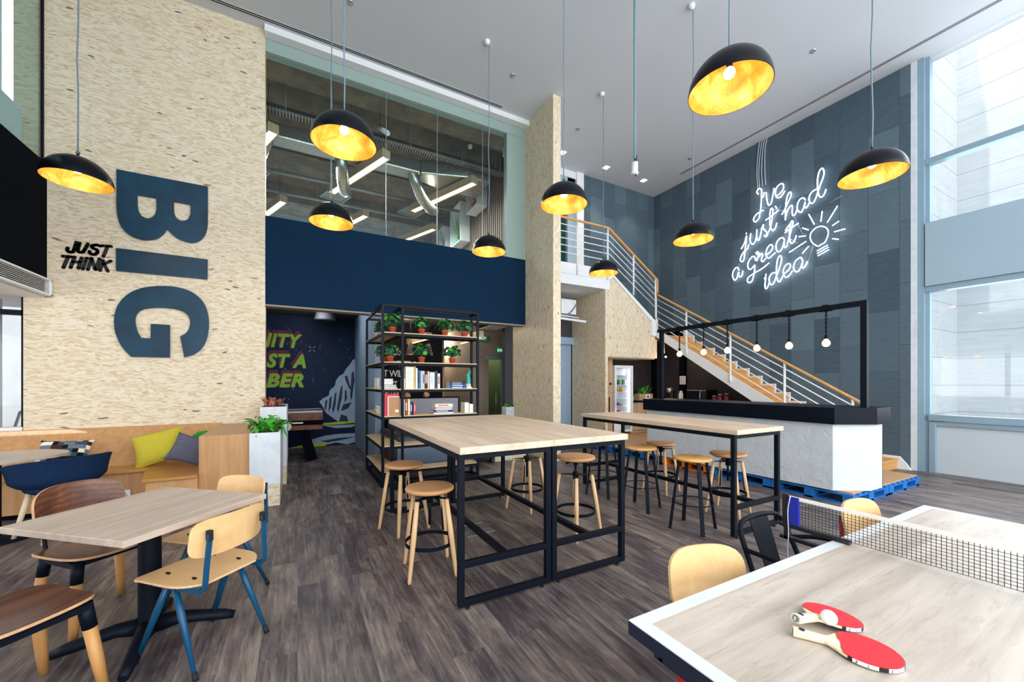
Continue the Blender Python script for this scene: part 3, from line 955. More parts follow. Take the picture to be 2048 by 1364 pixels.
G_OUT = [(-1.934,1.8),(-1.54,1.803),(-1.54,2.25),(-1.737,2.251),(-1.739,2.055),(-1.838,2.056),(-1.847,2.076),(-1.857,2.096),(-1.867,2.117),(-1.875,2.142),(-1.883,2.172),(-1.889,2.206),(-1.895,2.24),(-1.897,2.272),(-1.897,2.299),(-1.894,2.325),(-1.889,2.348),(-1.882,2.369),(-1.872,2.388),(-1.86,2.405),(-1.846,2.42),(-1.829,2.432),(-1.81,2.443),(-1.788,2.451),(-1.764,2.458),(-1.739,2.464),(-1.713,2.469),(-1.685,2.473),(-1.656,2.475),(-1.626,2.477),(-1.594,2.478),(-1.561,2.478),(-1.528,2.477),(-1.498,2.474),(-1.47,2.469),(-1.444,2.463),(-1.42,2.455),(-1.398,2.446),(-1.38,2.434),(-1.365,2.421),(-1.352,2.406),(-1.341,2.389),(-1.332,2.37),(-1.325,2.349),(-1.321,2.327),(-1.319,2.305),(-1.319,2.283),(-1.321,2.261),(-1.326,2.239),(-1.331,2.218),(-1.337,2.199),(-1.345,2.181),(-1.354,2.164),(-1.365,2.149),(-1.378,2.135),(-1.394,2.123),(-1.411,2.111),(-1.427,2.099),(-1.384,1.811),(-1.358,1.821),(-1.332,1.83),(-1.307,1.841),(-1.282,1.854),(-1.259,1.871),(-1.237,1.889),(-1.215,1.911),(-1.196,1.935),(-1.179,1.963),(-1.164,1.994),(-1.15,2.027),(-1.139,2.062),(-1.13,2.099),(-1.123,2.139),(-1.118,2.179),(-1.114,2.22),(-1.111,2.26),(-1.11,2.301),(-1.111,2.342),(-1.114,2.383),(-1.119,2.424),(-1.127,2.467),(-1.137,2.508),(-1.149,2.545),(-1.164,2.579),(-1.18,2.609),(-1.199,2.637),(-1.221,2.662),(-1.245,2.686),(-1.271,2.708),(-1.3,2.727),(-1.331,2.743),(-1.364,2.756),(-1.399,2.767),(-1.436,2.774),(-1.474,2.779),(-1.514,2.781),(-1.555,2.78),(-1.596,2.777),(-1.637,2.772),(-1.678,2.766),(-1.718,2.758),(-1.758,2.748),(-1.796,2.736),(-1.831,2.721),(-1.865,2.704),(-1.898,2.684),(-1.928,2.662),(-1.955,2.637),(-1.981,2.61),(-2.004,2.58),(-2.025,2.551),(-2.042,2.522),(-2.056,2.494),(-2.068,2.464),(-2.078,2.431),(-2.087,2.393),(-2.094,2.353),(-2.099,2.311),(-2.101,2.271),(-2.101,2.231),(-2.099,2.191),(-2.095,2.152),(-2.089,2.114),(-2.08,2.077),(-2.07,2.04),(-2.058,2.005),(-2.046,1.972),(-2.034,1.945),(-2.02,1.92),(-2.006,1.897),(-1.993,1.874)]
JT = [[(-2.458,3.236),(-2.467,3.194),(-2.476,3.152),(-2.484,3.121),(-2.492,3.107),(-2.5,3.104),(-2.508,3.103),(-2.516,3.101),(-2.525,3.102),(-2.531,3.105),(-2.536,3.112),(-2.539,3.12),(-2.54,3.129),(-2.54,3.136),(-2.538,3.143),(-2.536,3.15)],[(-2.429,3.232),(-2.436,3.199),(-2.443,3.165),(-2.447,3.14),(-2.446,3.126),(-2.442,3.12),(-2.437,3.116),(-2.43,3.114),(-2.421,3.114),(-2.413,3.116),(-2.406,3.117),(-2.4,3.12),(-2.392,3.132),(-2.381,3.159),(-2.367,3.196),(-2.354,3.233)],[(-2.238,3.222),(-2.25,3.226),(-2.261,3.23),(-2.273,3.231),(-2.286,3.229),(-2.3,3.224),(-2.31,3.219),(-2.316,3.213),(-2.319,3.207),(-2.319,3.2),(-2.315,3.194),(-2.307,3.187),(-2.298,3.181),(-2.288,3.176),(-2.278,3.173),(-2.27,3.168),(-2.266,3.159),(-2.265,3.149),(-2.266,3.139),(-2.269,3.129),(-2.275,3.12),(-2.282,3.113),(-2.291,3.108),(-2.301,3.105),(-2.31,3.104),(-2.319,3.106),(-2.328,3.109),(-2.334,3.113),(-2.337,3.12),(-2.338,3.129),(-2.339,3.138)],[(-2.221,3.231),(-2.136,3.235)],[(-2.171,3.229),(-2.211,3.092)],[(-2.581,3.04),(-2.498,3.044)],[(-2.534,3.037),(-2.574,2.898)],[(-2.475,3.048),(-2.511,2.907)],[(-2.411,3.045),(-2.441,2.909)],[(-2.489,2.981),(-2.425,2.99)],[(-2.374,3.044),(-2.353,3.047)],[(-2.374,3.015),(-2.402,2.903)],[(-2.321,3.052),(-2.356,2.903)],[(-2.319,3.052),(-2.287,2.915)],[(-2.245,3.059),(-2.281,2.914)],[(-2.214,3.042),(-2.242,2.906)],[(-2.139,3.045),(-2.207,2.994)],[(-2.207,3.003),(-2.168,2.908)]]
NEON = {'ive': [[(5.062,5.615),(5.097,5.668),(5.067,5.719),(5.02,5.716),(4.994,5.668),(4.999,5.468),(5.015,5.252),(5.037,5.135),(5.042,5.088),(5.114,5.024),(5.164,5.064),(5.156,5.129),(5.093,5.191),(5.022,5.206),(4.951,5.219)],[(4.941,5.602),(4.95,5.534),(4.975,5.498)],[(4.895,5.583),(4.888,5.461),(4.852,5.294),(4.8,5.302),(4.773,5.395),(4.733,5.603)],[(4.702,5.412),(4.624,5.436),(4.555,5.508),(4.551,5.593),(4.589,5.636),(4.659,5.618),(4.707,5.536),(4.7,5.426),(4.659,5.366),(4.598,5.369),(4.521,5.457)]],'just': [[(5.329,4.848),(5.325,4.823)],[(5.446,4.521),(5.369,4.633),(5.325,4.782),(5.338,4.624),(5.363,4.415),(5.385,4.259),(5.424,4.22),(5.465,4.264),(5.446,4.352),(5.369,4.449),(5.299,4.483),(5.272,4.571)],[(5.229,4.804),(5.244,4.659),(5.197,4.548),(5.135,4.582),(5.104,4.699),(5.095,4.844)],[(5.095,4.823),(5.093,4.653),(5.057,4.594),(5.016,4.691),(4.991,4.84)],[(4.991,4.84),(4.951,4.904),(4.961,4.829),(4.896,4.729),(4.871,4.654),(4.911,4.624),(4.936,4.665)],[(4.901,4.659),(4.832,4.734),(4.793,4.864),(4.764,5.057),(4.764,5.169),(4.788,5.194),(4.815,5.138),(4.822,4.956),(4.813,4.809),(4.764,4.711),(4.716,4.735),(4.678,4.843)],[(4.911,4.983),(4.803,5.021),(4.65,5.1)],[(4.711,5.21),(4.678,5.146)]],'had': [[(4.582,4.983),(4.527,5.063),(4.465,5.19),(4.408,5.3),(4.412,5.376),(4.442,5.385),(4.477,5.32),(4.5,5.212),(4.511,5.049),(4.515,4.845)],[(4.513,4.865),(4.488,4.99),(4.442,5.072),(4.397,5.104),(4.383,5.066),(4.385,4.951),(4.37,4.883),(4.329,4.893),(4.296,4.975)],[(4.144,5.11),(4.183,5.17),(4.241,5.165),(4.281,5.1),(4.292,4.998),(4.263,4.925),(4.219,4.896),(4.183,4.955),(4.147,5.071),(4.158,4.994),(4.136,4.949),(4.104,4.973),(4.069,5.039)],[(3.955,5.246),(4.013,5.232),(4.064,5.181),(4.08,5.1),(4.062,5.029),(4.024,4.997),(3.989,5.023),(3.955,5.096),(3.931,5.173)],[(3.934,5.166),(3.89,5.297),(3.843,5.417),(3.825,5.509),(3.847,5.599),(3.884,5.603),(3.917,5.529),(3.936,5.396),(3.93,5.22),(3.914,5.119),(3.884,5.059),(3.843,5.066),(3.81,5.122),(3.794,5.177)]],'a': [[(5.494,4.043),(5.537,4.118),(5.603,4.097),(5.65,3.995),(5.637,3.895),(5.592,3.836),(5.543,3.884),(5.499,4.001),(5.503,3.928),(5.472,3.883),(5.429,3.905),(5.405,4.01)]],'great': [[(5.122,4.161),(5.132,4.231),(5.178,4.274),(5.244,4.231),(5.294,4.14),(5.286,4.043),(5.234,3.997),(5.178,4.036),(5.14,4.068),(5.145,3.956),(5.17,3.817),(5.208,3.723),(5.265,3.709),(5.309,3.756),(5.286,3.824),(5.203,3.872),(5.142,3.901),(5.022,3.935),(4.914,3.989),(4.837,4.039)],[(5.057,4.317),(5.087,4.351),(5.11,4.327),(5.082,4.288),(5.047,4.309),(5.067,4.243),(5.092,4.148)],[(5.047,4.227),(4.997,4.285),(4.971,4.247),(4.997,4.153),(4.973,4.095),(4.904,4.157)],[(4.9,4.226),(4.828,4.256),(4.766,4.328),(4.771,4.389),(4.818,4.42),(4.876,4.36),(4.903,4.257),(4.885,4.182),(4.837,4.142),(4.771,4.18),(4.71,4.222)],[(4.528,4.431),(4.56,4.489),(4.614,4.497),(4.678,4.439),(4.698,4.337),(4.678,4.252),(4.632,4.217),(4.573,4.28),(4.533,4.413),(4.542,4.319),(4.515,4.27),(4.471,4.307)],[(4.483,4.329),(4.438,4.463),(4.393,4.644),(4.367,4.742),(4.389,4.782),(4.417,4.721),(4.434,4.589),(4.434,4.441),(4.407,4.33),(4.362,4.331),(4.327,4.397),(4.309,4.455)],[(4.524,4.578),(4.447,4.623),(4.27,4.691)],[(4.515,4.622),(4.465,4.689),(4.416,4.74)]],'idea': [[(4.903,3.815),(4.904,3.775)],[(4.934,3.711),(4.909,3.756),(4.916,3.657),(4.922,3.557),(4.903,3.493),(4.866,3.525),(4.833,3.608)],[(4.706,3.797),(4.776,3.796),(4.833,3.718),(4.826,3.607),(4.781,3.555),(4.729,3.605),(4.692,3.715)],[(4.697,3.696),(4.637,3.848),(4.591,4.003),(4.594,4.101),(4.623,4.13),(4.66,4.08),(4.683,3.949),(4.689,3.773),(4.669,3.64),(4.63,3.581),(4.578,3.658),(4.537,3.736)],[(4.542,3.735),(4.462,3.78),(4.416,3.86),(4.44,3.916),(4.497,3.91),(4.546,3.835),(4.553,3.73),(4.506,3.649),(4.444,3.666),(4.379,3.755)],[(4.193,3.895),(4.218,3.977),(4.264,3.98),(4.332,3.923),(4.359,3.817),(4.332,3.734),(4.281,3.712),(4.234,3.775),(4.195,3.877),(4.205,3.805),(4.182,3.76),(4.139,3.807),(4.113,3.874)]],'bulb': [[(3.938,4.125),(4.002,4.188),(4.047,4.271),(4.062,4.355),(4.04,4.425),(3.979,4.483),(3.905,4.498),(3.832,4.471),(3.778,4.414),(3.756,4.339),(3.77,4.251),(3.813,4.159)],[(3.813,4.159),(3.927,4.117)],[(3.946,4.033),(3.767,4.094)],[(3.942,3.984),(3.756,4.049)],[(3.931,3.934),(3.745,3.999)]],'ray': [[(4.085,4.803),(3.99,4.569)],[(3.857,4.778),(3.879,4.585)],[(3.609,4.786),(3.774,4.527)],[(3.588,4.489),(3.692,4.439)],[(3.49,4.311),(3.661,4.312)],[(3.692,4.193),(3.595,4.149)],[(4.198,4.571),(4.093,4.496)],[(4.262,4.415),(4.14,4.393)],[(4.132,4.28),(4.445,4.147)],[(4.085,4.17),(4.202,4.055)]]}
flat_letter('sign_letter', 'big dark blue letter B turned on its side, above the letter I', B_OUT, B_IN, 'big sideways letters')
flat_letter('sign_letter', 'big dark blue bar shaped letter I between B and G', I_OUT, [], 'big sideways letters')
flat_letter('sign_letter', 'big dark blue letter G turned on its side, lowest of three', G_OUT, [], 'big sideways letters')

mb = MB()
for st in JT:
    for (x0, z0), (x1, z1) in zip(st, st[1:]):
        mb.beam((x0, YW - 0.006, z0), (x1, YW - 0.006, z1), 0.035, 0.012, (0, 1, 0))
    for x0, z0 in st:
        mb.cyl((x0, YW - 0.012, z0), (x0, YW, z0), 0.0175, n=12)
tag(mb.build('wall_lettering', 'ink'), 'black hand drawn JUST THINK lettering left of the big I', 'lettering')

# ---- white neon phrase with the light bulb
neon = thing('neon_sign', 'white neon script sign with a light bulb on slate wall', 'neon sign', (8.93, 4.5, 3.4))
OX = Vector((8.93, 4.5, 3.4))
for wname, strokes in NEON.items():
    if wname == 'ray':
        for s_ in strokes:
            MB().tube([Vector((8.93, y, z)) - OX for y, z in s_], 0.009, 8).build('light_ray', 'neon', neon)
        continue
    mb = MB()
    for s_ in strokes:
        p = [Vector((8.93, y, z)) - OX for y, z in s_]
        mb.tube(smooth_path(p, 5) if len(p) > 2 else p, 0.0085 if wname == 'bulb' else 0.0105, 8)
    mb.build('bulb_outline' if wname == 'bulb' else 'script_word', 'neon', neon)
for y0, y1 in ((5.05, 5.10), (5.0, 5.06), (4.95, 5.0), (4.90, 4.93)):
    p = [Vector((8.97, y0, CEIL)), Vector((8.95, y0 + 0.03, 6.55)), Vector((8.94, y1, 6.1)), Vector((8.94, y1 - 0.02, 5.75))]
    MB().tube([q - OX for q in smooth_path(p, 4)], 0.007, 6).build('supply_cable', 'cablewhite', neon)
for a, b in (((5.0, 5.30), (4.55, 5.05)), ((4.6, 5.2), (4.75, 4.95)), ((4.35, 4.85), (4.2, 4.45)), ((5.2, 4.75), (5.35, 4.4)), ((5.5, 4.2), (5.55, 3.95)), ((4.55, 4.55), (4.3, 4.3)), ((3.75, 4.9), (3.55, 4.95)), ((4.02, 4.15), (4.15, 3.7))):
    MB().tube([Vector((8.945, a[0], a[1])) - OX, Vector((8.945, b[0], b[1])) - OX], 0.003, 5).build('link_wire', 'cablewhite', neon)

# ---- painted mural: skewed green words over dark red shadows, pale rocks, stars
green = plain('lime green paint', srgb(150, 196, 70), 0.7, 0, 0.2, 0.1)
dred = plain('dark red paint', srgb(112, 30, 60), 0.7)
rockp = plain('pale blue grey paint', srgb(164, 186, 208), 0.7, 0, 0.2, 0.06)
lime = plain('acid yellow paint', srgb(206, 214, 40), 0.7)
mural = thing('painted_mural', 'painted mural of slanted green words and pale moon rocks', 'mural', (0, 10.05, 0))


def paint_text(body, xr, z, size, m, dy, shear=0.25):
    """words end flush at xr"""
    vs, fs = text_mesh(body, size, shear, 0.045 * size, 1.1)
    k = {'NITY': 0.84, 'ST A': 0.86, 'BER': 1.0}[body]
    x1 = max(v.x for v in vs) * k
    o = MB().add([(v.x * k - x1, -dy, v.y) for v in vs], fs).build('painted_word', m, mural)
    o.location = (xr, 0, z)
    return o


for body, xr, z in (('NITY', 0.10, 2.245), ('ST A', 0.17, 1.80), ('BER', 0.13, 1.37)):
    paint_text(body, xr - 0.03, z + 0.075, 0.40, dred, 0.003)
    paint_text(body, xr - 0.015, z + 0.04, 0.40, dred, 0.004)
    paint_text(body, xr, z, 0.40, green, 0.006)


def patch(name, polys, m, dy):
    mb = MB()
    for p in polys:
        mb.prism(p, -dy, -0.001, 'Y')
    return mb.build(name, m, mural)


ROCK_MASS = [[(0.437,1.024),(0.515,1.099),(0.636,1.159),(0.655,1.277),(0.764,1.38),(0.788,1.51),(0.859,1.615),(0.941,1.657),(1.005,1.784),(1.078,1.87),(1.152,1.999),(1.282,2.066),(1.282,0.551),(1.078,0.544),(0.835,0.545),(0.669,0.682),(0.576,0.763),(0.515,0.894)],[(0.506,0.473),(0.835,0.467),(1.277,0.466),(1.127,0.399),(0.788,0.396)],[(0.277,0.166),(0.552,0.235),(0.835,0.258),(1.282,0.257),(1.282,0.06),(1.029,0.004),(0.788,0.063),(0.552,0.019),(0.322,0.011),(0.187,-0.004)]]
ROCK_CRACK = [[(0.971,1.605),(1.029,1.626),(1.122,1.273),(1.068,1.326),(1.019,1.447)],[(0.884,1.327),(0.932,1.416),(0.912,1.091),(0.835,0.754),(0.807,0.859)],[(1.127,1.68),(1.172,1.734),(1.192,1.511),(1.127,1.024),(1.093,1.141)],[(0.646,1.096),(0.698,1.147),(0.683,0.889),(0.627,0.777)],[(0.941,0.944),(1.127,0.992),(1.049,0.846),(0.893,0.788)],[(1.232,1.325),(1.272,1.405),(1.277,0.764),(1.197,0.618)],[(0.764,1.198),(0.802,1.25),(0.778,0.938),(0.731,0.742),(0.702,0.836)],[(0.893,0.715),(1.019,0.668),(1.058,0.54),(0.855,0.549)],[(0.562,1.036),(0.608,1.061),(0.58,0.83),(0.548,0.852)],[(1.202,1.91),(1.261,1.964),(1.246,1.671),(1.212,1.564)],[(0.98,1.274),(1.01,1.289),(1.029,1.089),(0.971,0.975)],[(0.46,0.118),(0.835,0.164),(1.227,0.17),(0.884,0.109),(0.599,0.077)]]
GROUND_LINE = [[(0.515,0.524),(0.884,0.543),(1.282,0.556),(1.282,0.508),(0.884,0.485),(0.515,0.483)],[(-0.186,0.0),(0.187,0.072),(0.599,0.056),(0.552,-0.007),(0.187,-0.014),(-0.078,-0.043)]]
patch('painted_rock', ROCK_MASS, rockp, 0.003)
patch('painted_crack', ROCK_CRACK, plain('dark navy crack paint', srgb(18, 36, 66), 0.6), 0.005)
patch('painted_ground_line', GROUND_LINE, lime, 0.004)
rs = random.Random(5)
mb = MB()
for i in range(90):
    x, z, r = rs.uniform(-0.7, 1.15), rs.uniform(0.95, 2.7), rs.choice((0.004, 0.005, 0.008))
    if z < 1.7 and x > 0.4:
        continue
    mb.box(x - r, x + r, -0.003, -0.001, z - r, z + r)
for dx, dz in ((1, 1), (-1, 1), (1, -1), (-1, -1)):
    mb.beam((0.29 + dx * 0.02, -0.002, 2.22 + dz * 0.02), (0.29 + dx * 0.065, -0.002, 2.22 + dz * 0.065), 0.012, 0.002, (0, 1, 0))
mb.build('painted_stars', rockp, mural)
# ---- chalk lettering
chalkp = plain('chalk white', srgb(205, 205, 205), 0.9)
cl = thing('chalk_lettering', 'grey chalk words written on the black wall behind the shelf', 'lettering', (0, 10.0, 0))
for body, x, z, size, sh in (('just make', 1.62, 2.14, 0.26, 0.35), ('WORK BETTER &', 1.55, 1.86, 0.20, 0.15), ('REST WILL', 1.58, 1.60, 0.24, 0.0), ('be a part', 1.56, 1.38, 0.24, 0.3), ('come out of', 1.62, 1.16, 0.22, 0.3)):
    vs, fs = text_mesh(body, size, sh, 0.0, 0.9)
    MB().add([(v.x * 0.78, -0.003, v.y) for v in vs], fs).build('chalk_words', chalkp, cl, loc=(x, 0, z))


# ================================================================== BENCH AND CAFE TABLES
bench = thing('built_in_bench', 'built in oak bench with panelled back below the strand board wall', 'bench', (-2.0, 6.6, 0))
def L(x, y, z=0):
    return (x + 2.0, y - 6.6, z)
b = MB()
b.prism([(6.42 - 6.6, 0.44), (6.48 - 6.6, 0.44), (6.93 - 6.6, 0.88), (7.03 - 6.6, 0.88), (7.03 - 6.6, 0.0), (6.42 - 6.6, 0.0)], -4.05, 1.04, 'X')
b.build('back_panel', 'oak', bench)
b = MB().prism([(-4.05, -0.5), (0.44, -0.5), (0.58, -1.18), (1.035, -1.18), (1.035, -0.12), (-4.05, -0.12)], 0.42, 0.45, 'Z')
b.build('seat', 'oakseat', bench, 0.003)
b = MB().box(-4.05, 0.60, -0.44, -0.12, 0.06, 0.42).box(0.60, 1.035, -1.14, -0.12, 0.0, 0.42)
b.build('riser', 'oak', bench)
MB().box(-4.05, 0.6, -0.38, -0.15, 0, 0.06).build('plinth', 'nearblack', bench)
b = MB().box(1.035, 1.51, -1.08, 0.43, 0.0, 0.86)
b.build('end_cabinet', 'oak', bench, 0.003)

sk = thing('wall_socket', 'white double power socket low on the oak bench front', 'socket', (-1.78, 6.155, 0.17))
MB().box(-0.075, 0.075, -0.008, 0, -0.045, 0.045).build('plate', 'appl_white', sk, 0.003)
for sx in (-0.035, 0.035):
    q = MB()
    for dx, dz in ((-0.011, -0.022), (0.011, -0.022), (0, -0.002)):
        q.box(sx + dx - 0.004, sx + dx + 0.004, -0.0095, -0.008, dz - 0.005, dz + 0.005)
    q.build('socket_hole', 'ink', sk)
    MB().box(sx - 0.008, sx + 0.008, -0.011, -0.008, 0.016, 0.032).build('switch', 'appl_white', sk)


def cushion(name, label, w, h, th, m, loc, rz, lean, roll=0.0):
    mb = MB()

    def fn(sgn):
        def f(u, v):
            a, c_ = 2 * u - 1, 2 * v - 1
            bul = (max(0, (1 - a ** 4) * (1 - c_ ** 4))) ** 0.55
            pin = 1 - 0.10 * (1 - a * a) * abs(c_) ** 3
            pin2 = 1 - 0.10 * (1 - c_ * c_) * abs(a) ** 3
            return Vector((a * w / 2 * pin2, sgn * th / 2 * bul, c_ * h / 2 * pin))
        return f
    mb.sheet(fn(1), 18, 18)
    mb.sheet(fn(-1), 18, 18)
    o = mb.build(name, m)
    o.location = loc
    o.rotation_euler = (lean, roll, rz)
    return tag(o, label, 'cushion', 'cushions on the oak bench')


cushion('cushion', 'black grey and cream patchwork cushion behind the round ended table', 0.46, 0.36, 0.14, 'checker', (-2.37, 6.46, 0.63), R(-4), R(-30), R(2))
cushion('cushion', 'large mustard yellow knitted cushion leaning on the bench back', 0.50, 0.44, 0.17, 'yellow', (-1.50, 6.36, 0.665), R(3), R(-30), R(-14))
cushion('cushion', 'slate grey waffle cushion squeezed between yellow one and end cabinet', 0.40, 0.36, 0.15, 'greyknit', (-1.16, 6.16, 0.635), R(-8), R(-28), R(18))
o = MB().sheet(lambda u, v: Vector(((u - 0.5) * 0.17, 0.02 * math.sin(PI * u), (v - 0.5) * 0.09 * (1 - abs(2 * u - 1) * 0.7))), 10, 6, 0.02).build('cushion', 'greenfab')
o.location = (-1.10, 6.30, 0.80)
o.rotation_euler = (R(-20), R(-24), 0)
tag(o, 'green leaf shaped felt cushion peeking out above the grey cushion', 'cushion', 'cushions on the oak bench')

# ---- rectangular cafe table
TA = R(49)
ct = thing('cafe_table', 'pale oak cafe table on a black column base, front left', 'table', (-0.745, 2.985, 0), TA)
MB().box(-0.395, 0.395, -0.408, 0.408, 0.705, 0.738).build('tabletop', 'greyoak', ct, 0.003)
MB().lathe([(0.0, 0.69), (0.16, 0.69), (0.17, 0.705), (0.0, 0.705)], n=20, sharp=True).build('top_plate', 'black', ct)
MB().lathe([(0.052, 0.06), (0.052, 0.69)], n=28).build('column', 'black', ct)
for k in range(4):
    a = k * PI / 2 - TA
    dx, dy = math.cos(a), math.sin(a)
    mb = MB().tube([(dx * 0.03, dy * 0.03, 0.072), (dx * 0.14, dy * 0.14, 0.078), (dx * 0.34, dy * 0.34, 0.038), (dx * 0.40, dy * 0.40, 0.02)], [0.052, 0.038, 0.031, 0.022], 12, flat=0.85)
    mb.build('base_arm', 'black', ct)

# ---- round ended table by the bench
rt = thing('bench_table', 'pale oak table with rounded end in front of the bench', 'table', (-2.74, 5.50, 0), R(49))
poly = [(-0.70, -0.38), (0.44, -0.38)] + [(0.44 + 0.30 * math.sin(t), -0.08 - 0.30 * math.cos(t)) for t in [PI / 2 * i / 8 for i in range(1, 8)]] + [(0.74, -0.08), (0.74, 0.08)] + [(0.44 + 0.30 * math.cos(t), 0.08 + 0.30 * math.sin(t)) for t in [PI / 2 * i / 8 for i in range(1, 8)]] + [(0.44, 0.38), (-0.70, 0.38)]
MB().prism(poly, 0.71, 0.742).build('tabletop', 'greyoak', rt, 0.003)
MB().lathe([(0.045, 0.03), (0.045, 0.71)], c=(0.18, -0.20, 0), n=24).build('column', 'black', rt)
MB().lathe([(0.0, 0.0), (0.26, 0.0), (0.26, 0.012), (0.05, 0.04), (0.0, 0.04)], c=(0.18, -0.20, 0), n=28).build('base', 'black', rt)


# ---- compass legged plywood chairs (blue, red)
def compass_chair(name, label, frame, loc, face, group):
    """faces +x locally"""
    t = thing(name, label, 'chair', loc, face, group)

    def seatf(u, v):
        x = -0.20 + 0.41 * u
        w = 0.218 * math.sqrt(1 - 0.62 * (max(0, 0.42 - u) / 0.42) ** 2.2) - 0.02 * max(0, (u - 0.95) / 0.05) ** 2
        y = (2 * v - 1) * w
        z = 0.455 - 0.012 * math.cos(PI * (2 * v - 1) * 0.5) * math.sin(PI * u) - 0.03 * max(0, u - 0.86) ** 1.2 * 2
        return Vector((x, y, z))
    MB().sheet(seatf, 20, 16, 0.011, True, 0, 1).build('seat', ['ply', 'plyedge'], t)
    q = MB()
    for sx in (-0.09, 0.10):
        for sy in (-0.12, 0.12):
            q.box(sx - 0.012, sx + 0.012, sy - 0.004, sy + 0.004, 0.449, 0.4575)
    q.build('rivet', 'black', t)
    bw, bh = (0.205, 0.20) if frame == 'blue' else (0.168, 0.23)

    def backf(u, v):
        a, c_ = 2 * u - 1, 2 * v - 1
        # superellipse outline mapped from the square
        e = 4.5 if frame == 'blue' else 3.4
        k = 1 / max(1e-6, (abs(a) ** e + abs(c_) ** e)) ** (1 / e) * max(abs(a), abs(c_)) if (a or c_) else 1
        y = a * k * bw
        h = c_ * k * bh / 2
        z = (0.675 if frame == 'blue' else 0.695) + h
        x = -0.205 - 0.16 * (z - 0.60) + 1.05 * y * y
        return Vector((x, y, z))
    MB().sheet(backf, 22, 14, -0.011, True, 0, 1).build('backrest', ['ply', 'plyedge'], t)
    for s in (-1, 1):
        y = s * 0.165
        ty = 0.9 if frame == 'blue' else 0.55
        fr = MB()
        fr.beam((0.13, y, 0.425), (-0.20, y, 0.425), 0.018, 0.034)
        pts = [(-0.17, y, 0.425), (-0.215, y, 0.432), (-0.228, y, 0.46), (-0.232, y * (ty + 0.07), 0.55), (-0.238, y * ty, 0.70)]
        P = smooth_path(pts, 4)
        for a, c_ in zip(P, P[1:]):
            fr.beam(a, c_ + (c_ - a) * 0.15, 0.022, 0.013, (1, 0, 0.2))
        fr.build('side_frame', frame, t)
        MB().box(-0.247, -0.222, y * ty - 0.010, y * ty + 0.010, 0.675, 0.725).build('back_clip', 'blackrub', t)
        for fx, tx in ((0.205, 0.03), (-0.20, -0.02)):
            p, q_ = Vector((tx, y, 0.425)), Vector((fx, s * 0.195, 0.03))
            lg = MB().tube([p, p.lerp(q_, 0.35), q_], [0.014, 0.0175, 0.009], 10)
            lo = lg.build('leg', frame, t)
            d = (q_ - p).normalized()
            MB().cyl(q_ - d * 0.012, q_ + d * 0.028, 0.0125, 0.0135, 10).build('foot_cap', 'blackrub', lo)
    MB().beam((0.10, -0.165, 0.425), (0.10, 0.165, 0.425), 0.02, 0.02).beam((-0.1, -0.165, 0.425), (-0.1, 0.165, 0.425), 0.02, 0.02).build('cross_bar', frame, t)
    return t


compass_chair('plywood_chair', 'beech plywood chair on blue steel legs, nearest the camera at cafe table', 'blue', (-0.445, 2.713, 0), R(135), 'blue framed chairs')
compass_chair('plywood_chair', 'beech plywood chair on blue steel legs at the planter side of cafe table', 'blue', (-0.475, 3.325, 0), R(229), 'blue framed chairs')
compass_chair('plywood_chair', 'beech plywood chair on red frame at the near corner of ping pong table', 'red', (1.35, 0.81, 0), R(-108), 'red framed chairs')
compass_chair('plywood_chair', 'beech plywood chair on red frame beyond the ping pong net', 'red', (2.70, 0.80, 0), R(-97), 'red framed chairs')


# ---- walnut chairs with sleeved wooden legs
def walnut_chair(label, loc, face):
    t = thing('walnut_chair', label, 'chair', loc, face, 'walnut chairs at the cafe table')

    def seatf(u, v):
        a, c_ = 2 * u - 1, 2 * v - 1
        e = 5.0
        k = 1 / max(1e-6, (abs(a) ** e + abs(c_) ** e)) ** (1 / e) * max(abs(a), abs(c_)) if (a or c_) else 1
        x, y = a * k * 0.205, c_ * k * (0.225 - 0.02 * a)
        z = 0.452 + 0.03 * (y / 0.22) ** 2 * 0.7 - 0.012 * math.cos(x * 6)
        return Vector((x, y, z))
    MB().sheet(seatf, 20, 20, 0.013, True, 0, 1).build('seat', ['walnut', 'walnutedge'], t)

    def backf(u, v):
        a, c_ = 2 * u - 1, 2 * v - 1
        e = 3.2
        k = 1 / max(1e-6, (abs(a) ** e + abs(c_) ** e)) ** (1 / e) * max(abs(a), abs(c_)) if (a or c_) else 1
        y = a * k * 0.222
        h = c_ * k * 0.135
        z = 0.685 + h
        x = -0.235 - 0.18 * (z - 0.6) + 1.6 * y * y
        return Vector((x, y, z))
    MB().sheet(backf, 24, 14, -0.013, True, 0, 1).build('backrest', ['walnut', 'walnutedge'], t)
    fr = MB().beam((0.15, -0.19, 0.42), (0.15, 0.19, 0.42), 0.022, 0.03).beam((-0.15, -0.19, 0.42), (-0.15, 0.19, 0.42), 0.022, 0.03)
    fr.beam((0.15, 0.19, 0.42), (-0.15, 0.19, 0.42), 0.022, 0.03).beam((0.15, -0.19, 0.42), (-0.15, -0.19, 0.42), 0.022, 0.03)
    fr.build('seat_frame', 'black', t)
    for s in (-1, 1):
        P = smooth_path([(-0.14, s * 0.15, 0.42), (-0.20, s * 0.15, 0.44), (-0.235, s * 0.145, 0.54), (-0.25, s * 0.14, 0.72)], 4)
        MB().tube(P, 0.011, 8).build('back_strut', 'black', t)
        for fx in (-1, 1):
            p = Vector((fx * 0.15, s * 0.17, 0.43))
            q = Vector((fx * 0.20, s * 0.215, 0.0))
            m = p.lerp(q, 0.27)
            lo = MB().tube([m, m.lerp(q, 0.5), q], [0.026, 0.0245, 0.019], 14).build('leg', 'legwood', t)
            MB().tube([p, m], [0.029, 0.0275], 14).build('leg_sleeve', 'black', lo)
    return t


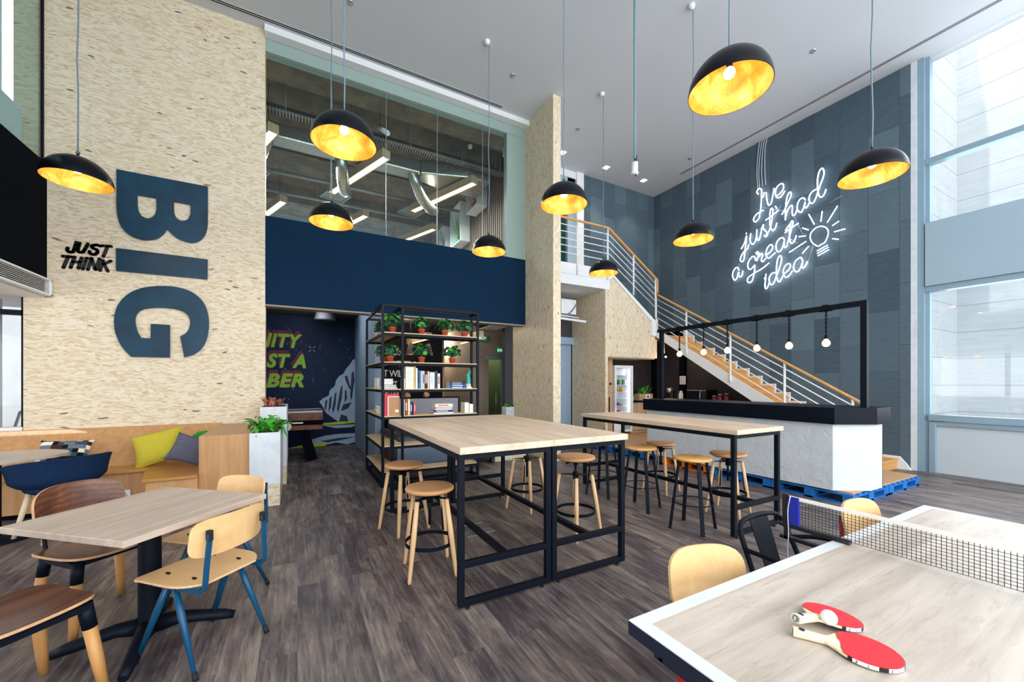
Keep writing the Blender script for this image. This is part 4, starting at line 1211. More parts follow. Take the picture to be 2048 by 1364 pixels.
walnut_chair('dark walnut chair on the bench side of the cafe table', (-1.085, 3.395, 0), R(-46))
walnut_chair('dark walnut chair cut off at the near edge, its seat under cafe table', (-1.10, 2.575, 0), R(47))

# ---- navy tub chair
tb = thing('tub_chair', 'navy felt tub chair on pale wooden legs at the rounded table', 'chair', (-2.0, 5.42, 0), R(137))
prof_n = 28


def shell(u, v):
    # u around from one arm over the back to the other, v from seat up to the rim
    a = R(-128) + R(256) * u + PI
    top = 0.76 - 0.09 * abs(2 * u - 1) ** 2.2
    z = 0.47 + (top - 0.47) * v
    r = 0.20 + 0.10 * min(1, v * 3.2) ** 0.5 + 0.03 * v + 0.015 * v ** 4
    return Vector((r * math.cos(a) * 0.95 + 0.02, r * math.sin(a) * 1.06, z))


MB().sheet(shell, 36, 10, 0.022).build('shell', 'navyfab', tb)
MB().lathe([(0.0, 0.42), (0.18, 0.42), (0.235, 0.45), (0.25, 0.485), (0.21, 0.50), (0.0, 0.50)], n=30).build('seat', 'navyfab', tb)
for sx in (-1, 1):
    for sy in (-1, 1):
        p, q = Vector((sx * 0.14, sy * 0.15, 0.43)), Vector((sx * 0.21, sy * 0.225, 0))
        MB().tube([p, q], [0.023, 0.017], 12).build('leg', 'paleleg', tb)


# ================================================================== HIGH TABLES
def frame_table(name, label, x0, x1, y0, y1, h, topm, group=None, th=0.045, bars=0.29, cat='table'):
    cx, cy = (x0 + x1) / 2, (y0 + y1) / 2
    t = thing(name, label, cat, (cx, cy, 0), 0, group)
    a, b = (x1 - x0) / 2, (y1 - y0) / 2
    MB().box(-a, a, -b, b, h - th, h).build('tabletop', [topm], t, 0.002)
    s = 0.04
    for sy in (-1, 1):
        yy = sy * (b - 0.03 - s / 2)
        for sx in (-1, 1):
            xx = sx * (a - s / 2 - 0.004)
            MB().box(xx - s / 2, xx + s / 2, yy - s / 2, yy + s / 2, 0.025, h - th).build('leg', 'black', t, 0.002)
            MB().cyl((xx * 0.86, yy, 0.0), (xx * 0.86, yy, 0.012), 0.016, 0.014, 12).cyl((xx * 0.86, yy, 0.01), (xx * 0.86, yy, 0.03), 0.007, n=8).build('levelling_foot', 'blackrub', t)
        for nm, z in (('foot_rail', 0.045), ('cross_bar', bars), ('top_rail', h - th - s / 2)):
            MB().box(-a + s, a - s, yy - s / 2, yy + s / 2, z - s / 2, z + s / 2).build(nm, 'black', t, 0.002)
    MB().box(-s / 2, s / 2, -b + 0.03 + s, b - 0.03 - s, bars - s / 2, bars + s / 2).build('stretcher', 'black', t, 0.002)
    for x_ in (-a + 0.004, a - 0.004 - s):
        MB().box(x_, x_ + s, -b + 0.03 + s, b - 0.03 - s, h - th - s, h - th).build('side_rail', 'black', t, 0.002)
    return t


frame_table('high_table', 'high oak topped table on black steel frame, half nearest the stool pair and bookshelf', 0.895, 1.606, 2.33, 4.52, 1.05, 'laminate_y', 'pair of high tables pushed together')
frame_table('high_table', 'high oak topped table on black steel frame, half nearer the counter', 1.609, 2.32, 2.33, 4.52, 1.05, 'laminate_y', 'pair of high tables pushed together')
frame_table('bar_table', 'long narrow oak bar table on black steel frame facing the white counter', 3.55, 4.32, 2.20, 4.47, 1.02, 'laminate_y')


# ================================================================== STOOLS
def swivel_stool(label, loc, rz, seat_z, seatmat='stoolseat'):
    t = thing('swivel_stool', label, 'stool', loc, rz, 'screw height stools with wooden legs')
    r = 0.188
    MB().lathe([(0, seat_z - 0.036), (r - 0.022, seat_z - 0.036), (r - 0.004, seat_z - 0.026), (r, seat_z - 0.012), (r - 0.008, seat_z - 0.002), (r - 0.03, seat_z), (0, seat_z - 0.004)], n=40).build('seat', seatmat, t)
    MB().lathe([(0, seat_z - 0.044), (0.15, seat_z - 0.044), (0.155, seat_z - 0.036), (0, seat_z - 0.036)], n=28, sharp=True).build('seat_plate', 'black', t)
    MB().cyl((0, 0, min(0.36, seat_z - 0.3)), (0, 0, seat_z - 0.04), 0.0115, n=12).cyl((0, 0, seat_z - 0.09), (0, 0, seat_z - 0.044), 0.02, 0.03, 14).build('screw_post', 'black', t)
    MB().cyl((-0.10, 0.02, seat_z - 0.065), (0.10, 0.02, seat_z - 0.065), 0.006, n=8).ball((0.10, 0.02, seat_z - 0.065), 0.011, 8, 6).ball((-0.10, 0.02, seat_z - 0.065), 0.011, 8, 6).build('lock_handle', 'black', t)
    hub = MB().cyl((0, 0, 0.53), (0, 0, 0.60), 0.026, n=16)
    for k in range(4):
        a = PI / 4 + k * PI / 2
        c_, s_ = math.cos(a), math.sin(a)
        hub.prism([(0.02 * c_ + 0.035 * s_, 0.02 * s_ - 0.035 * c_), (0.145 * c_ + 0.008 * s_, 0.145 * s_ - 0.008 * c_), (0.145 * c_ - 0.008 * s_, 0.145 * s_ + 0.008 * c_), (0.02 * c_ - 0.035 * s_, 0.02 * s_ + 0.035 * c_)], 0.572, 0.578)
        hub.beam((0.143 * c_, 0.143 * s_, 0.576), (0.182 * c_, 0.182 * s_, 0.25), 0.016, 0.004, (c_, s_, 0))
    hub.build('hub_bracket', 'black', t)
    band_ring(MB(), 0.186, 0.215, 0.243, 0.005).build('foot_ring', 'black', t)
    for k in range(4):
        a = PI / 4 + k * PI / 2
        d = Vector((math.cos(a), math.sin(a), 0))
        p, q = d * 0.155 + Vector((0, 0, 0.572)), d * 0.245
        MB().tube([p, p.lerp(q, 0.45), p.lerp(q, 0.97), q], [0.0165, 0.0205, 0.0135, 0.011], 14).build('leg', 'ash', t)
    return t


swivel_stool('round oak swivel stool, nearer of the two on the aisle side of high table', (0.905, 3.01, 0), R(-8), 0.655)
swivel_stool('round oak swivel stool, farther of two on the aisle side, by the bookshelf', (0.935, 3.98, 0), R(20), 0.655)
swivel_stool('wooden legged swivel stool under the far counter side of high table', (2.36, 3.98, 0), R(25), 0.785)
swivel_stool('raised swivel stool with screw showing, near counter side of high table', (2.36, 3.06, 0), R(10), 0.755)
swivel_stool('tan swivel stool between bar table and counter, farther of two', (4.29, 3.71, 0), R(12), 0.66)
swivel_stool('tan swivel stool between bar table and counter, nearer of two', (4.245, 2.74, 0), R(14), 0.675)


def black_stool(label, loc, rz):
    t = thing('bar_stool', label, 'stool', loc, rz, 'black legged bar stools in front of the bar table')
    z = 0.715
    r = 0.176
    MB().lathe([(0, z - 0.03), (r - 0.012, z - 0.03), (r, z - 0.022), (r, z - 0.008), (r - 0.012, z), (0, z - 0.004)], n=40).build('seat', 'stoolseat_yellow', t)
    for k in range(4):
        a = PI / 4 + k * PI / 2
        d = Vector((math.cos(a), math.sin(a), 0))
        MB().beam(d * 0.135 + Vector((0, 0, z - 0.03)), d * 0.225, 0.034, 0.016, d).build('leg', 'black', t)
    MB().tube([(x, y, zz) for x, y, zz in ring_pts(0.19, 0.27, 36)], 0.0055, 8, True).build('foot_ring', 'black', t)
    return t


black_stool('yellow oak bar stool on black legs, nearest the camera', (3.48, 2.615, 0), R(15))
black_stool('yellow oak bar stool on black legs, middle of three at bar table', (3.52, 3.33, 0), R(18))
black_stool('yellow oak bar stool on black legs, farthest of three, mostly behind high table', (3.52, 3.98, 0), R(20))

fb = thing('floor_box', 'grey steel floor socket box under the high table', 'floor box', (1.55, 3.62, 0), R(3))
MB().box(-0.15, 0.15, -0.15, 0.15, 0.0, 0.004).build('lid', 'floor', fb)
MB().box(-0.15, 0.15, 0.12, 0.15, 0, 0.006).box(0.02, 0.15, -0.13, -0.03, 0, 0.007).box(-0.15, 0.0, -0.15, -0.135, 0, 0.006).build('trim', 'steel', fb)


# ================================================================== COUNTER ON PALLETS
def pallet(label, x0, y0, m):
    t = thing('pallet', label, 'pallet', (x0, y0, 0), 0, 'painted pallets under the counter')
    wx, wy = 1.0, 0.92
    b = MB()
    for i in range(7):
        b.box(i * (wx - 0.1) / 6, i * (wx - 0.1) / 6 + 0.1, 0, wy, 0.108, 0.128)
    b.build('top_board', m, t)
    b = MB()
    for i in (0, 0.45, 0.9):
        b.box(0, wx, i * (wy - 0.1) / 0.9, i * (wy - 0.1) / 0.9 + 0.1, 0.0, 0.02)
        b.box(0, wx, i * (wy - 0.1) / 0.9, i * (wy - 0.1) / 0.9 + 0.1, 0.092, 0.108)
    b.box(0, 0.1, 0, wy, 0.0, 0.02).box(0.45, 0.55, 0, wy, 0, 0.02).box(0.9, 1.0, 0, wy, 0, 0.02)
    b.build('bottom_board', m, t)
    for x in (0, 0.43, 0.86):
        for y in (0, 0.41, 0.82):
            MB().box(x, x + 0.14, y, y + 0.1, 0.02, 0.092).build('block', m, t)
    return t


PY = [2.17, 3.095, 4.02, 4.945, 5.87]
names = [('blue pallet nearest the windows under the counter front', 'pallet_blue'), ('blue pallet next to the orange one, window side', 'pallet_blue'), ('orange painted pallet under the white counter', 'pallet_orange'), ('blue pallet next to the orange one, kitchen side', 'pallet_blue'), ('blue pallet at the kitchen end of the platform', 'pallet_blue')]
for y, (lb, m) in zip(PY, names):
    pallet(lb, 5.74, y, m)
pallet('blue pallet sticking out beside the bottom stair step', 6.76, 2.17, 'pallet_blue')
struct('floor_kitchen', MB().box(5.79, 7.74, 2.19, 8.02, 0.128, 0.146).box(7.74, 8.98, 3.6, 8.02, 0.128, 0.146), wood('plywood deck', srgb(206, 168, 124), srgb(182, 142, 100), 'Y', 7, 0.5), 'timber deck of the kitchen laid over pallets', 'floor')

ctr = thing('bar_counter', 'white rendered bar counter with black stone top and cut corner', 'counter', (5.72, 3.7, 0))
foot = [(5.72, 5.26), (5.72, 2.36), (6.10, 2.13), (6.42, 2.13), (6.42, 2.6), (6.3, 5.26)]
top = [(5.665, 5.31), (5.665, 2.32), (6.10, 2.07), (6.49, 2.07), (6.49, 2.62), (6.36, 5.31)]
MB().prism([(x - 5.72, y - 3.7) for x, y in foot], 0.147, 0.96).build('front_panel', 'counter', ctr)
MB().prism([(x - 5.72, y - 3.7) for x, y in top], 0.955, 1.155).build('worktop', 'stone', ctr, 0.003)
MB().box(6.425 - 5.72, 6.435 - 5.72, 2.13 - 3.7, 2.6 - 3.7, 0.147, 0.955).build('end_trim', 'nearblack', ctr)

# ---- black steel light frame on the counter, chain bulbs
lf = thing('light_frame', 'black square tube light frame standing on the bar counter', 'light frame', (6.03, 3.68, 1.155))
s = 0.064
for y in (-1.515, 1.515):
    MB().box(-s / 2, s / 2, y - s / 2, y + s / 2, 0, 1.30).build('post', 'black', lf, 0.002)
MB().box(-s / 2, s / 2, -1.515 + s / 2, 1.515 - s / 2, 1.30 - s, 1.30).build('top_bar', 'black', lf, 0.002)


def bulb_pendant(label, y):
    t = thing('bulb_pendant', label, 'pendant bulb', (6.03, y, 2.455), 0, 'chain hung globe bulbs on the light frame')
    q = MB().box(-0.036, 0.036, -0.018, 0.018, -0.062, -0.055).box(-0.036, -0.028, -0.018, 0.018, -0.062, 0.004).box(0.028, 0.036, -0.018, 0.018, -0.062, 0.004).box(-0.036, 0.036, -0.018, 0.018, 0.0, 0.006)
    q.box(-0.014, 0.014, -0.075, 0.075, -0.074, -0.06).box(-0.04, 0.04, -0.03, 0.03, -0.058, 0.01)
    q.build('clamp', 'black', t)
    ch = MB()
    z = -0.062
    for k in range(12):
        c_ = Vector((0, 0, z - 0.013))
        pts = []
        for i in range(10):
            a = 2 * PI * i / 10
            u, v = 0.011 * math.cos(a), 0.018 * math.sin(a)
            pts.append(c_ + (Vector((u, 0, v)) if k % 2 else Vector((0, u, v))))
        ch.tube(pts, 0.0048, 6, True)
        z -= 0.0255
    ch.build('chain', 'black', t)
    MB().tube([(0.006 * math.sin(i * 1.3), 0.006 * math.cos(i * 1.3), -0.06 - i * 0.026) for i in range(13)], 0.003, 6).build('flex', 'black', t)
    MB().lathe([(0.0, -0.372), (0.012, -0.372), (0.02, -0.385), (0.021, -0.43), (0.0, -0.43)], n=16).build('socket', 'black', t)
    MB().lathe([(0.016, -0.428), (0.022, -0.44), (0.04, -0.462), (0.0455, -0.487), (0.038, -0.513), (0.02, -0.528), (0.0, -0.532)], n=20).build('bulb', 'bulbs', t)
    return t


for y, lb in ((2.56, 'globe bulb on chain nearest the windows, first on light frame'), (3.0, 'globe bulb on chain, second from the window end'), (3.44, 'globe bulb on chain, third from the window end'),
              (3.90, 'globe bulb on chain, third from the fridge end'), (4.32, 'globe bulb on chain, second from the fridge end'), (4.80, 'globe bulb on chain nearest the fridge')):
    bulb_pendant(lb, y)

# ================================================================== STAIRCASE
st = thing('staircase', 'white steel staircase with oak steps along the slate wall', 'staircase', (8.4, 5.0, 0))
O = Vector((8.4, 5.0, 0))


def SB(mb):
    mb.v = [tuple(Vector(v) - O) for v in mb.v]
    return mb


RI, TR, Y0 = 0.175, 0.282, 2.77
for i in range(1, 16):
    y = Y0 + (i - 1) * TR
    SB(MB().box(8.0, 8.94, y - 0.02, y + TR, RI * i - 0.035, RI * i).box(8.0, 8.94, y, y + 0.025, RI * (i - 1), RI * i - 0.035)).build('step', 'step', st)
SB(MB().box(7.95, 8.98, 7.0, 8.02, 2.62, 2.80).box(8.0, 8.94, 7.0, 7.03, 2.6, 2.8)).build('landing', 'step', st)
for i in range(1, 7):
    x = 7.95 - (i - 1) * 0.26
    z = 2.80 + 0.1786 * i
    SB(MB().box(x - 0.26, x + 0.02, 7.08, 8.0, z - 0.035, z).box(x - 0.02, x, 7.08, 8.0, z - 0.18, z - 0.03)).build('step', 'step', st)
# outer stringer of the long flight, its slope follows the steps
k = RI / TR


def zs(y):
    return RI + (y - Y0) * k


poly = [(7.04, zs(6.85)), (6.85, zs(6.85)), (2.77, zs(2.77) + 0.02), (2.52, 0.0), (2.80, 0.0), (3.05, 0.08), (6.84, 2.50), (7.04, 2.62)]
SB(MB().prism(poly, 7.945, 7.995, 'X')).build('outer_stringer', 'white', st)
# inner stringer with stepped top along the slate wall
poly = []
for i in range(1, 16):
    y = Y0 + (i - 1) * TR
    poly += [(y - 0.025, RI * (i - 1) + 0.035), (y - 0.025, RI * i + 0.035)] if i > 1 else [(2.60, 0.0), (2.66, 0.10), (y - 0.025, 0.175 + 0.035)]
poly += [(7.0, RI * 15 + 0.25), (7.0, 2.5), (3.0, 0.0)]
SB(MB().prism(poly, 8.94, 8.985, 'X')).build('inner_stringer', 'white', st)
SB(MB().box(7.945, 7.995, 7.0, 7.06, 2.62, 3.06)).build('newel_block', 'white', st)
# upper flight stringer
poly = [(6.30, 3.88), (6.30, 4.06), (6.42, 4.06), (7.90, 3.02), (7.99, 2.94), (7.99, 2.63), (7.78, 2.63), (7.78, 2.98), (6.52, 3.93), (6.42, 3.88)]
SB(MB().prism(poly, 7.005, 7.045, 'Y')).build('upper_stringer', 'white', st)
# railings
ZR = [0.13, 0.29, 0.45, 0.60, 0.75]


def hz(y):
    return 3.14 + 0.62 * (y - 6.12)


for y in (7.0, 6.12, 5.06, 4.02, 3.0):
    zb = zs(y) - 0.12 if y < 6.9 else 2.75
    SB(MB().tube([(7.93, y, zb - 0.02), (7.925, y, zb + 0.06), (7.925, y, hz(y) - 0.02)], 0.021, 10)).build('baluster', 'white', st)
for dz in ZR:
    SB(MB().tube([(7.925, 7.0, hz(7.0) - 0.87 + dz), (7.925, 2.85, hz(2.85) - 0.87 + dz)], 0.011, 8)).build('rail', 'white', st)
SB(MB().beam((7.925, 7.02, hz(7.02)), (7.925, 2.80, hz(2.80)), 0.055, 0.035)).build('handrail', 'step', st, 0.008)


def hx(x):
    return 5.05 - (x - 6.38) * 0.64


for x in (5.45, 6.33):
    SB(MB().tube([(x, 7.0, 3.85), (x, 7.0, 5.03)], 0.021, 10)).build('baluster', 'white', st)
for x in (7.15, 7.90):
    SB(MB().tube([(x, 7.0, hx(x) - 0.98), (x, 7.0, hx(x) - 0.02)], 0.021, 10)).build('baluster', 'white', st)
for dz in (0.12, 0.275, 0.425, 0.575, 0.725):
    SB(MB().tube([(4.35, 7.0, 5.03 - 0.855 + dz), (6.38, 7.0, 5.03 - 0.855 + dz), (7.90, 7.0, hx(7.90) - 0.855 + dz)], 0.011, 8)).build('rail', 'white', st)
for a, b in (((4.35, 7.0, 5.05), (6.38, 7.0, 5.05)), ((6.36, 7.0, 5.05), (7.96, 7.0, hx(7.96))), ((7.96, 7.0, hx(7.96) + 0.01), (7.96, 7.0, 3.72))):
    SB(MB().beam(a, b, 0.05, 0.04, (0, 0, 1) if a[2] == b[2] or a[0] != b[0] else (1, 0, 0))).build('handrail', 'step', st, 0.006)


# ================================================================== KITCHEN UNDER THE STAIR
KZ = 0.146
t = thing('tall_cabinet', 'tall ash fronted cabinet beside the fridge', 'cabinet', (6.66, 7.75, KZ))
MB().box(-0.27, 0.25, -0.27, 0.27, 0, 2.06 - KZ + 0.0).build('carcass', 'kitwood', t)
for z0, z1 in ((0.02, 1.07), (1.08, 1.89)):
    d = MB().box(-0.265, 0.245, -0.29, -0.272, z0, z1).build('door', 'kitwood', t, 0.002)
    if z0 < 1:
        MB().box(0.12, 0.135, -0.315, -0.29, 0.35, 0.95).build('handle', 'black', d)
MB().cyl((0.17, -0.305, 1.28), (0.17, -0.29, 1.28), 0.03, n=18).build('lock', 'appl_black', t)

# fridge
t = thing('drinks_fridge', 'tall white glass door drinks fridge with lit shelves', 'fridge', (7.26, 7.75, KZ))
MB().box(-0.31, -0.28, -0.28, 0.27, 0.03, 1.745).box(0.28, 0.31, -0.28, 0.27, 0.03, 1.745).box(-0.28, 0.28, 0.24, 0.27, 0.03, 1.745).box(-0.28, 0.28, -0.28, 0.24, 1.70, 1.745).box(-0.28, 0.28, -0.28, 0.24, 0.42, 0.46).build('body', 'appl_white', t, 0.004)
b = MB().box(-0.31, 0.31, -0.30, -0.24, 0.06, 0.42)
b.build('base_panel', 'appl_white', t, 0.006)
b = MB()
for i in range(7):
    b.box(-0.05, 0.24, -0.304, -0.30, 0.13 + i * 0.03, 0.143 + i * 0.03)
b.build('grille', 'appl_black', t)
b = MB().box(-0.31, -0.25, -0.325, -0.285, 0.45, 1.745).box(0.25, 0.31, -0.325, -0.285, 0.45, 1.745).box(-0.25, 0.25, -0.325, -0.285, 1.68, 1.745).box(-0.25, 0.25, -0.325, -0.285, 0.45, 0.51)
dr = b.build('door', 'appl_white', t, 0.004)
MB().box(-0.25, 0.25, -0.308, -0.304, 0.51, 1.68).build('door_glass', 'glass', dr)
MB().cyl((-0.28, -0.345, 0.75), (-0.28, -0.345, 1.25), 0.011, n=8).build('door_handle', 'appl_white', dr)
FS = (0.56, 0.72, 0.90, 1.08, 1.26)
for z in FS:
    b = MB()
    b.box(-0.275, 0.275, -0.2, 0.22, z - 0.006, z)
    b.build('shelf', 'appl_white', t)
MB().box(0.225, 0.26, -0.25, -0.22, 0.55, 1.66).build('light_strip', emit('cool fridge light', srgb(236, 246, 255), 3), t)
MB().box(-0.24, 0.2, -0.16, 0.24, 1.50, 1.68).build('cooling_unit', 'appl_white', t)
l = bpy.data.lights.new('fridge_light', 'AREA')
l.shape = 'RECTANGLE'
l.size, l.size_y = 0.05, 1.1
l.energy = 0.8
l.color = (0.92, 0.97, 1)
lo = bpy.data.objects.new('fridge_light', l)
lo.location = (0.23, -0.21, 1.1)
lo.rotation_euler = (R(90), 0, R(35))
lo.parent = t
C.objects.link(lo)


def drink(label, x, z, h, r, col, kind='drink can', cap=None):
    mb = MB()
    c0 = plain('drink ' + label[:18], col, 0.35, 0, 0.4, 0.15, 30)
    if kind == 'bottle':
        mb.lathe([(0, 0), (r, 0.0), (r, h * 0.6), (r * 0.4, h * 0.8), (r * 0.4, h), (0, h)], n=12)
    else:
        mb.lathe([(0, 0), (r * 0.85, 0.0), (r, 0.006), (r, h - 0.01), (r * 0.8, h), (0, h)], n=12)
    o = mb.build('bottle' if kind == 'bottle' else 'drink_can', c0)
    o.location = (7.26 + x + 0.10, 7.75 - 0.15, KZ + z)
    tag(o, label, 'drink', 'drinks in the lit fridge')


for i, (lb, cl) in enumerate((('green can first on the upper fridge shelf', (60, 150, 60)), ('dark green can second on the upper fridge shelf', (30, 110, 50)), ('pale green can third on the upper fridge shelf', (150, 210, 120)), ('grey can fourth on the upper fridge shelf', (90, 96, 110)), ('white and black can last on the upper fridge shelf', (190, 196, 205)))):
    drink(lb, -0.22 + i * 0.078, 1.26, 0.13, 0.033, srgb(*cl))
for i, (lb, cl) in enumerate((('teal bottle first on the second fridge shelf', (30, 130, 90)), ('lime bottle second on the second fridge shelf', (150, 190, 60)), ('amber bottle third on the second fridge shelf', (196, 130, 30)), ('orange bottle last on the second fridge shelf', (226, 150, 40)))):
    drink(lb, -0.22 + i * 0.07, 1.08, 0.12, 0.03, srgb(*cl), 'bottle')
for lb, x, z, w, h, cl in (('blue snack packet on the fourth fridge shelf', -0.14, 0.72, 0.10, 0.09, (50, 60, 180)), ('orange snack packet on the fourth fridge shelf', -0.02, 0.72, 0.10, 0.05, (220, 130, 60)), ('red snack packet on the lowest fridge shelf', -0.13, 0.56, 0.24, 0.05, (206, 40, 60))):
    o = MB().ball((0, 0, h / 2), 1, 14, 8, sq=(w / 2, 0.08, h / 2)).build('snack_packet', plain('packet ' + lb[:6], srgb(*cl), 0.4, 0, 0.4, 0.3, 20))
    o.location = (7.26 + x + 0.10, 7.64, KZ + z)
    tag(o, lb, 'snack', 'snacks in the lit fridge')

# base units and worktop along two walls
t = thing('base_cabinet', 'ash fronted base cabinet right of the fridge', 'cabinet', (8.1, 7.75, KZ))
MB().box(-0.5, 0.86, -0.25, 0.27, 0.08, 0.80).box(-0.5, 0.86, -0.2, 0.27, 0, 0.08).build('carcass', 'kitwood', t)
for x0, x1 in ((-0.5, -0.02), (0.0, 0.46)):
    MB().box(x0, x1, -0.268, -0.25, 0.09, 0.79).build('door', 'kitwood', t, 0.002)
t = thing('base_cabinet', 'ash fronted base cabinet under the stair beside the slate wall', 'cabinet', (8.68, 5.9, KZ))
MB().box(-0.26, 0.28, -0.62, 1.53, 0.08, 0.80).box(-0.2, 0.28, -0.62, 1.53, 0, 0.08).build('carcass', 'kitwood', t)
for y0, y1 in ((-0.62, 0.08), (0.1, 0.8), (0.82, 1.52)):
    MB().box(-0.28, -0.26, y0, y1, 0.09, 0.79).build('door', 'kitwood', t, 0.002)
o = MB().prism([(7.58, 7.44), (8.38, 7.44), (8.38, 5.26), (8.97, 5.26), (8.97, 8.02), (7.58, 8.02)], KZ + 0.80, KZ + 0.845).build('worktop', 'stone')
tag(o, 'black stone kitchen worktop running round the corner', 'worktop')
WT = KZ + 0.845
struct('trim_4', MB().box(8.88, 8.97, 7.9, 8.02, KZ, 2.5).box(8.90, 8.99, 6.93, 7.1, KZ, 2.45), 'nearblack', 'black service columns on the dark kitchen wall', 'column')

t = thing('kitchen_tap', 'black swan neck tap beside the fridge', 'tap', (7.72, 7.86, WT))
MB().tube(smooth_path([(0, 0, 0.0), (0, 0, 0.2), (0.01, -0.03, 0.29), (0.03, -0.1, 0.31), (0.045, -0.155, 0.27), (0.05, -0.17, 0.22)], 5), 0.012, 10).build('spout', 'appl_black', t)
MB().cyl((0, 0, 0), (0, 0, 0.03), 0.024, n=14).cyl((0.02, 0, 0.05), (0.06, 0, 0.07), 0.006, n=8).build('lever_base', 'appl_black', t)
t = thing('soap_bottle', 'clear bottle of green soap with white pump by the tap', 'bottle', (7.73, 7.60, WT))
MB().lathe([(0, 0), (0.035, 0), (0.037, 0.01), (0.035, 0.11), (0.012, 0.135), (0, 0.135)], n=16).build('bottle', plain('green soap', srgb(120, 196, 40), 0.2), t)
MB().cyl((0, 0, 0.13), (0, 0, 0.175), 0.008, n=8).box(-0.03, 0.012, -0.008, 0.008, 0.17, 0.185).build('pump', 'appl_white', t)
t = thing('herb_crate', 'pale wooden crate of green herbs on the kitchen worktop', 'planter', (8.13, 7.6, WT))
MB().box(-0.25, 0.25, -0.09, 0.09, 0, 0.17).build('crate', 'kitwood', t)
MB().box(-0.02, 0.14, -0.094, -0.09, 0.03, 0.15).build('paper_label', 'paper', t)
MB().ball((0.06, -0.096, 0.09), 1, 10, 6, sq=(0.035, 0.003, 0.03)).build('label_mark', 'ink', t)


def leaf_blade(mb, base, direction, length, width, droop, up=0.35, fold=0.25, n=7, twist=0.0, mi=None):
    """one curved leaf blade from base"""
    d = Vector((math.cos(direction), math.sin(direction), 0))
    side = Vector((-d.y, d.x, 0))
    pts = []
    for i in range(n + 1):
        t_ = i / n
        p = Vector(base) + d * (length * t_ * (1 - 0.25 * droop * t_)) + Vector((0, 0, length * (up * t_ * 1.6 - droop * t_ * t_)))
        w = width * (math.sin(PI * min(1, t_ * 0.93 + 0.07)) ** 0.8)
        q = side * w / 2
        pts += [p - q + Vector((0, 0, w * fold)), p, p + q + Vector((0, 0, w * fold))]
    fs = []
    for i in range(n):
        a = i * 3
        fs += [(a, a + 1, a + 4, a + 3), (a + 1, a + 2, a + 5, a + 4)]
    mb.add(pts, fs, True, mi)


def tuft(parent, m, n, r, length, width, z, seed, droop=0.6, up=0.45, spread=1.0, name='foliage'):
    rd = random.Random(seed)
    mb = MB()
    for i in range(n):
        a = 2 * PI * i / n * 2.4 + rd.uniform(-0.4, 0.4)
        k = rd.uniform(0.6, 1.1)
        leaf_blade(mb, (r * rd.uniform(-1, 1), r * rd.uniform(-1, 1), z), a, length * k, width * rd.uniform(0.75, 1.15), droop * rd.uniform(0.5, 1.3), up * rd.uniform(0.6, 1.7))
    return mb.build(name, m, parent)


tuft(t, 'leafbright', 30, 0.10, 0.20, 0.05, 0.16, 3, 0.4, 0.6)

t = thing('coffee_machine', 'black and chrome pod coffee machine on the worktop', 'coffee machine', (8.62, 7.15, WT))
MB().box(-0.16, 0.12, -0.07, 0.07, 0, 0.03).box(0.02, 0.12, -0.07, 0.07, 0.03, 0.24).build('body', 'appl_black', t, 0.01)
MB().lathe([(0, -0.07), (0.075, -0.07), (0.085, 0), (0.075, 0.07), (0, 0.07)], n=20, T=Matrix.Rotation(R(90), 4, 'X'), c=(-0.02, 0, 0.255)).build('head', 'steel', t)
MB().box(-0.15, -0.05, -0.05, 0.05, 0.03, 0.035).cyl((-0.12, 0, 0.30), (-0.02, 0, 0.34), 0.012, n=8).box(-0.02, 0.02, -0.075, -0.065, 0.03, 0.22).build('drip_tray', 'steel', t)
t = thing('coffee_grinder', 'dark kettle jug between coffee machine and microwave', 'kettle', (8.60, 6.90, WT))
MB().lathe([(0, 0), (0.075, 0), (0.075, 0.02), (0.065, 0.12), (0.055, 0.24), (0.0, 0.27)], n=20).build('jug', 'appl_black', t)
MB().tube(smooth_path([(-0.06, 0, 0.05), (-0.11, 0, 0.09), (-0.11, 0, 0.19), (-0.05, 0, 0.23)], 4), 0.01, 8).build('handle', 'appl_black', t)
t = thing('milk_carton', 'white carton with pointed top on the worktop', 'carton', (8.42, 6.66, WT))
MB().box(-0.035, 0.035, -0.035, 0.035, 0, 0.19).prism([(-0.035, 0.19), (0.035, 0.19), (0.003, 0.24), (-0.003, 0.24)], -0.035, 0.035, 'X').build('carton', 'paper', t)
MB().box(-0.004, 0.004, -0.036, 0.036, 0.235, 0.262).build('crimped_top', 'paper', t)
t = thing('microwave', 'black microwave with curved steel handle on the worktop', 'microwave', (8.70, 6.30, WT))
MB().box(-0.18, 0.22, -0.26, 0.26, 0.01, 0.29).build('body', 'appl_black', t, 0.004)
MB().box(-0.192, -0.18, -0.26, 0.26, 0.015, 0.03).box(-0.192, -0.18, -0.26, 0.26, 0.27, 0.285).build('steel_trim', 'steel', t)
MB().box(-0.195, -0.18, -0.10, 0.25, 0.03, 0.27).build('door', 'stone', t, 0.002)
MB().tube(smooth_path([(-0.19, -0.13, 0.03), (-0.225, -0.13, 0.09), (-0.23, -0.13, 0.15), (-0.225, -0.13, 0.21), (-0.19, -0.13, 0.27)], 4), 0.011, 8).build('handle', 'steel', t)
for lb, y, h in (('red glass jar nearest the microwave', 5.86, 0.14), ('red glass jar in the middle of three', 5.72, 0.18), ('taller red glass jar, farthest from the microwave', 5.56, 0.20)):
    t = thing('storage_jar', lb, 'jar', (8.58, y, WT), 0, 'red jars on the kitchen worktop')
    MB().lathe([(0, 0), (0.058, 0), (0.064, 0.015), (0.064, h - 0.03), (0.045, h), (0, h)], n=18).build('jar', plain('dark red contents', srgb(122, 26, 40), 0.15), t)
    MB().lathe([(0, h), (0.05, h), (0.05, h + 0.022), (0, h + 0.03)], n=18).build('lid', 'steel', t)
t = thing('switch_panel', 'white six socket panel on the dark kitchen wall', 'socket panel', (8.885, 6.98, 1.52))
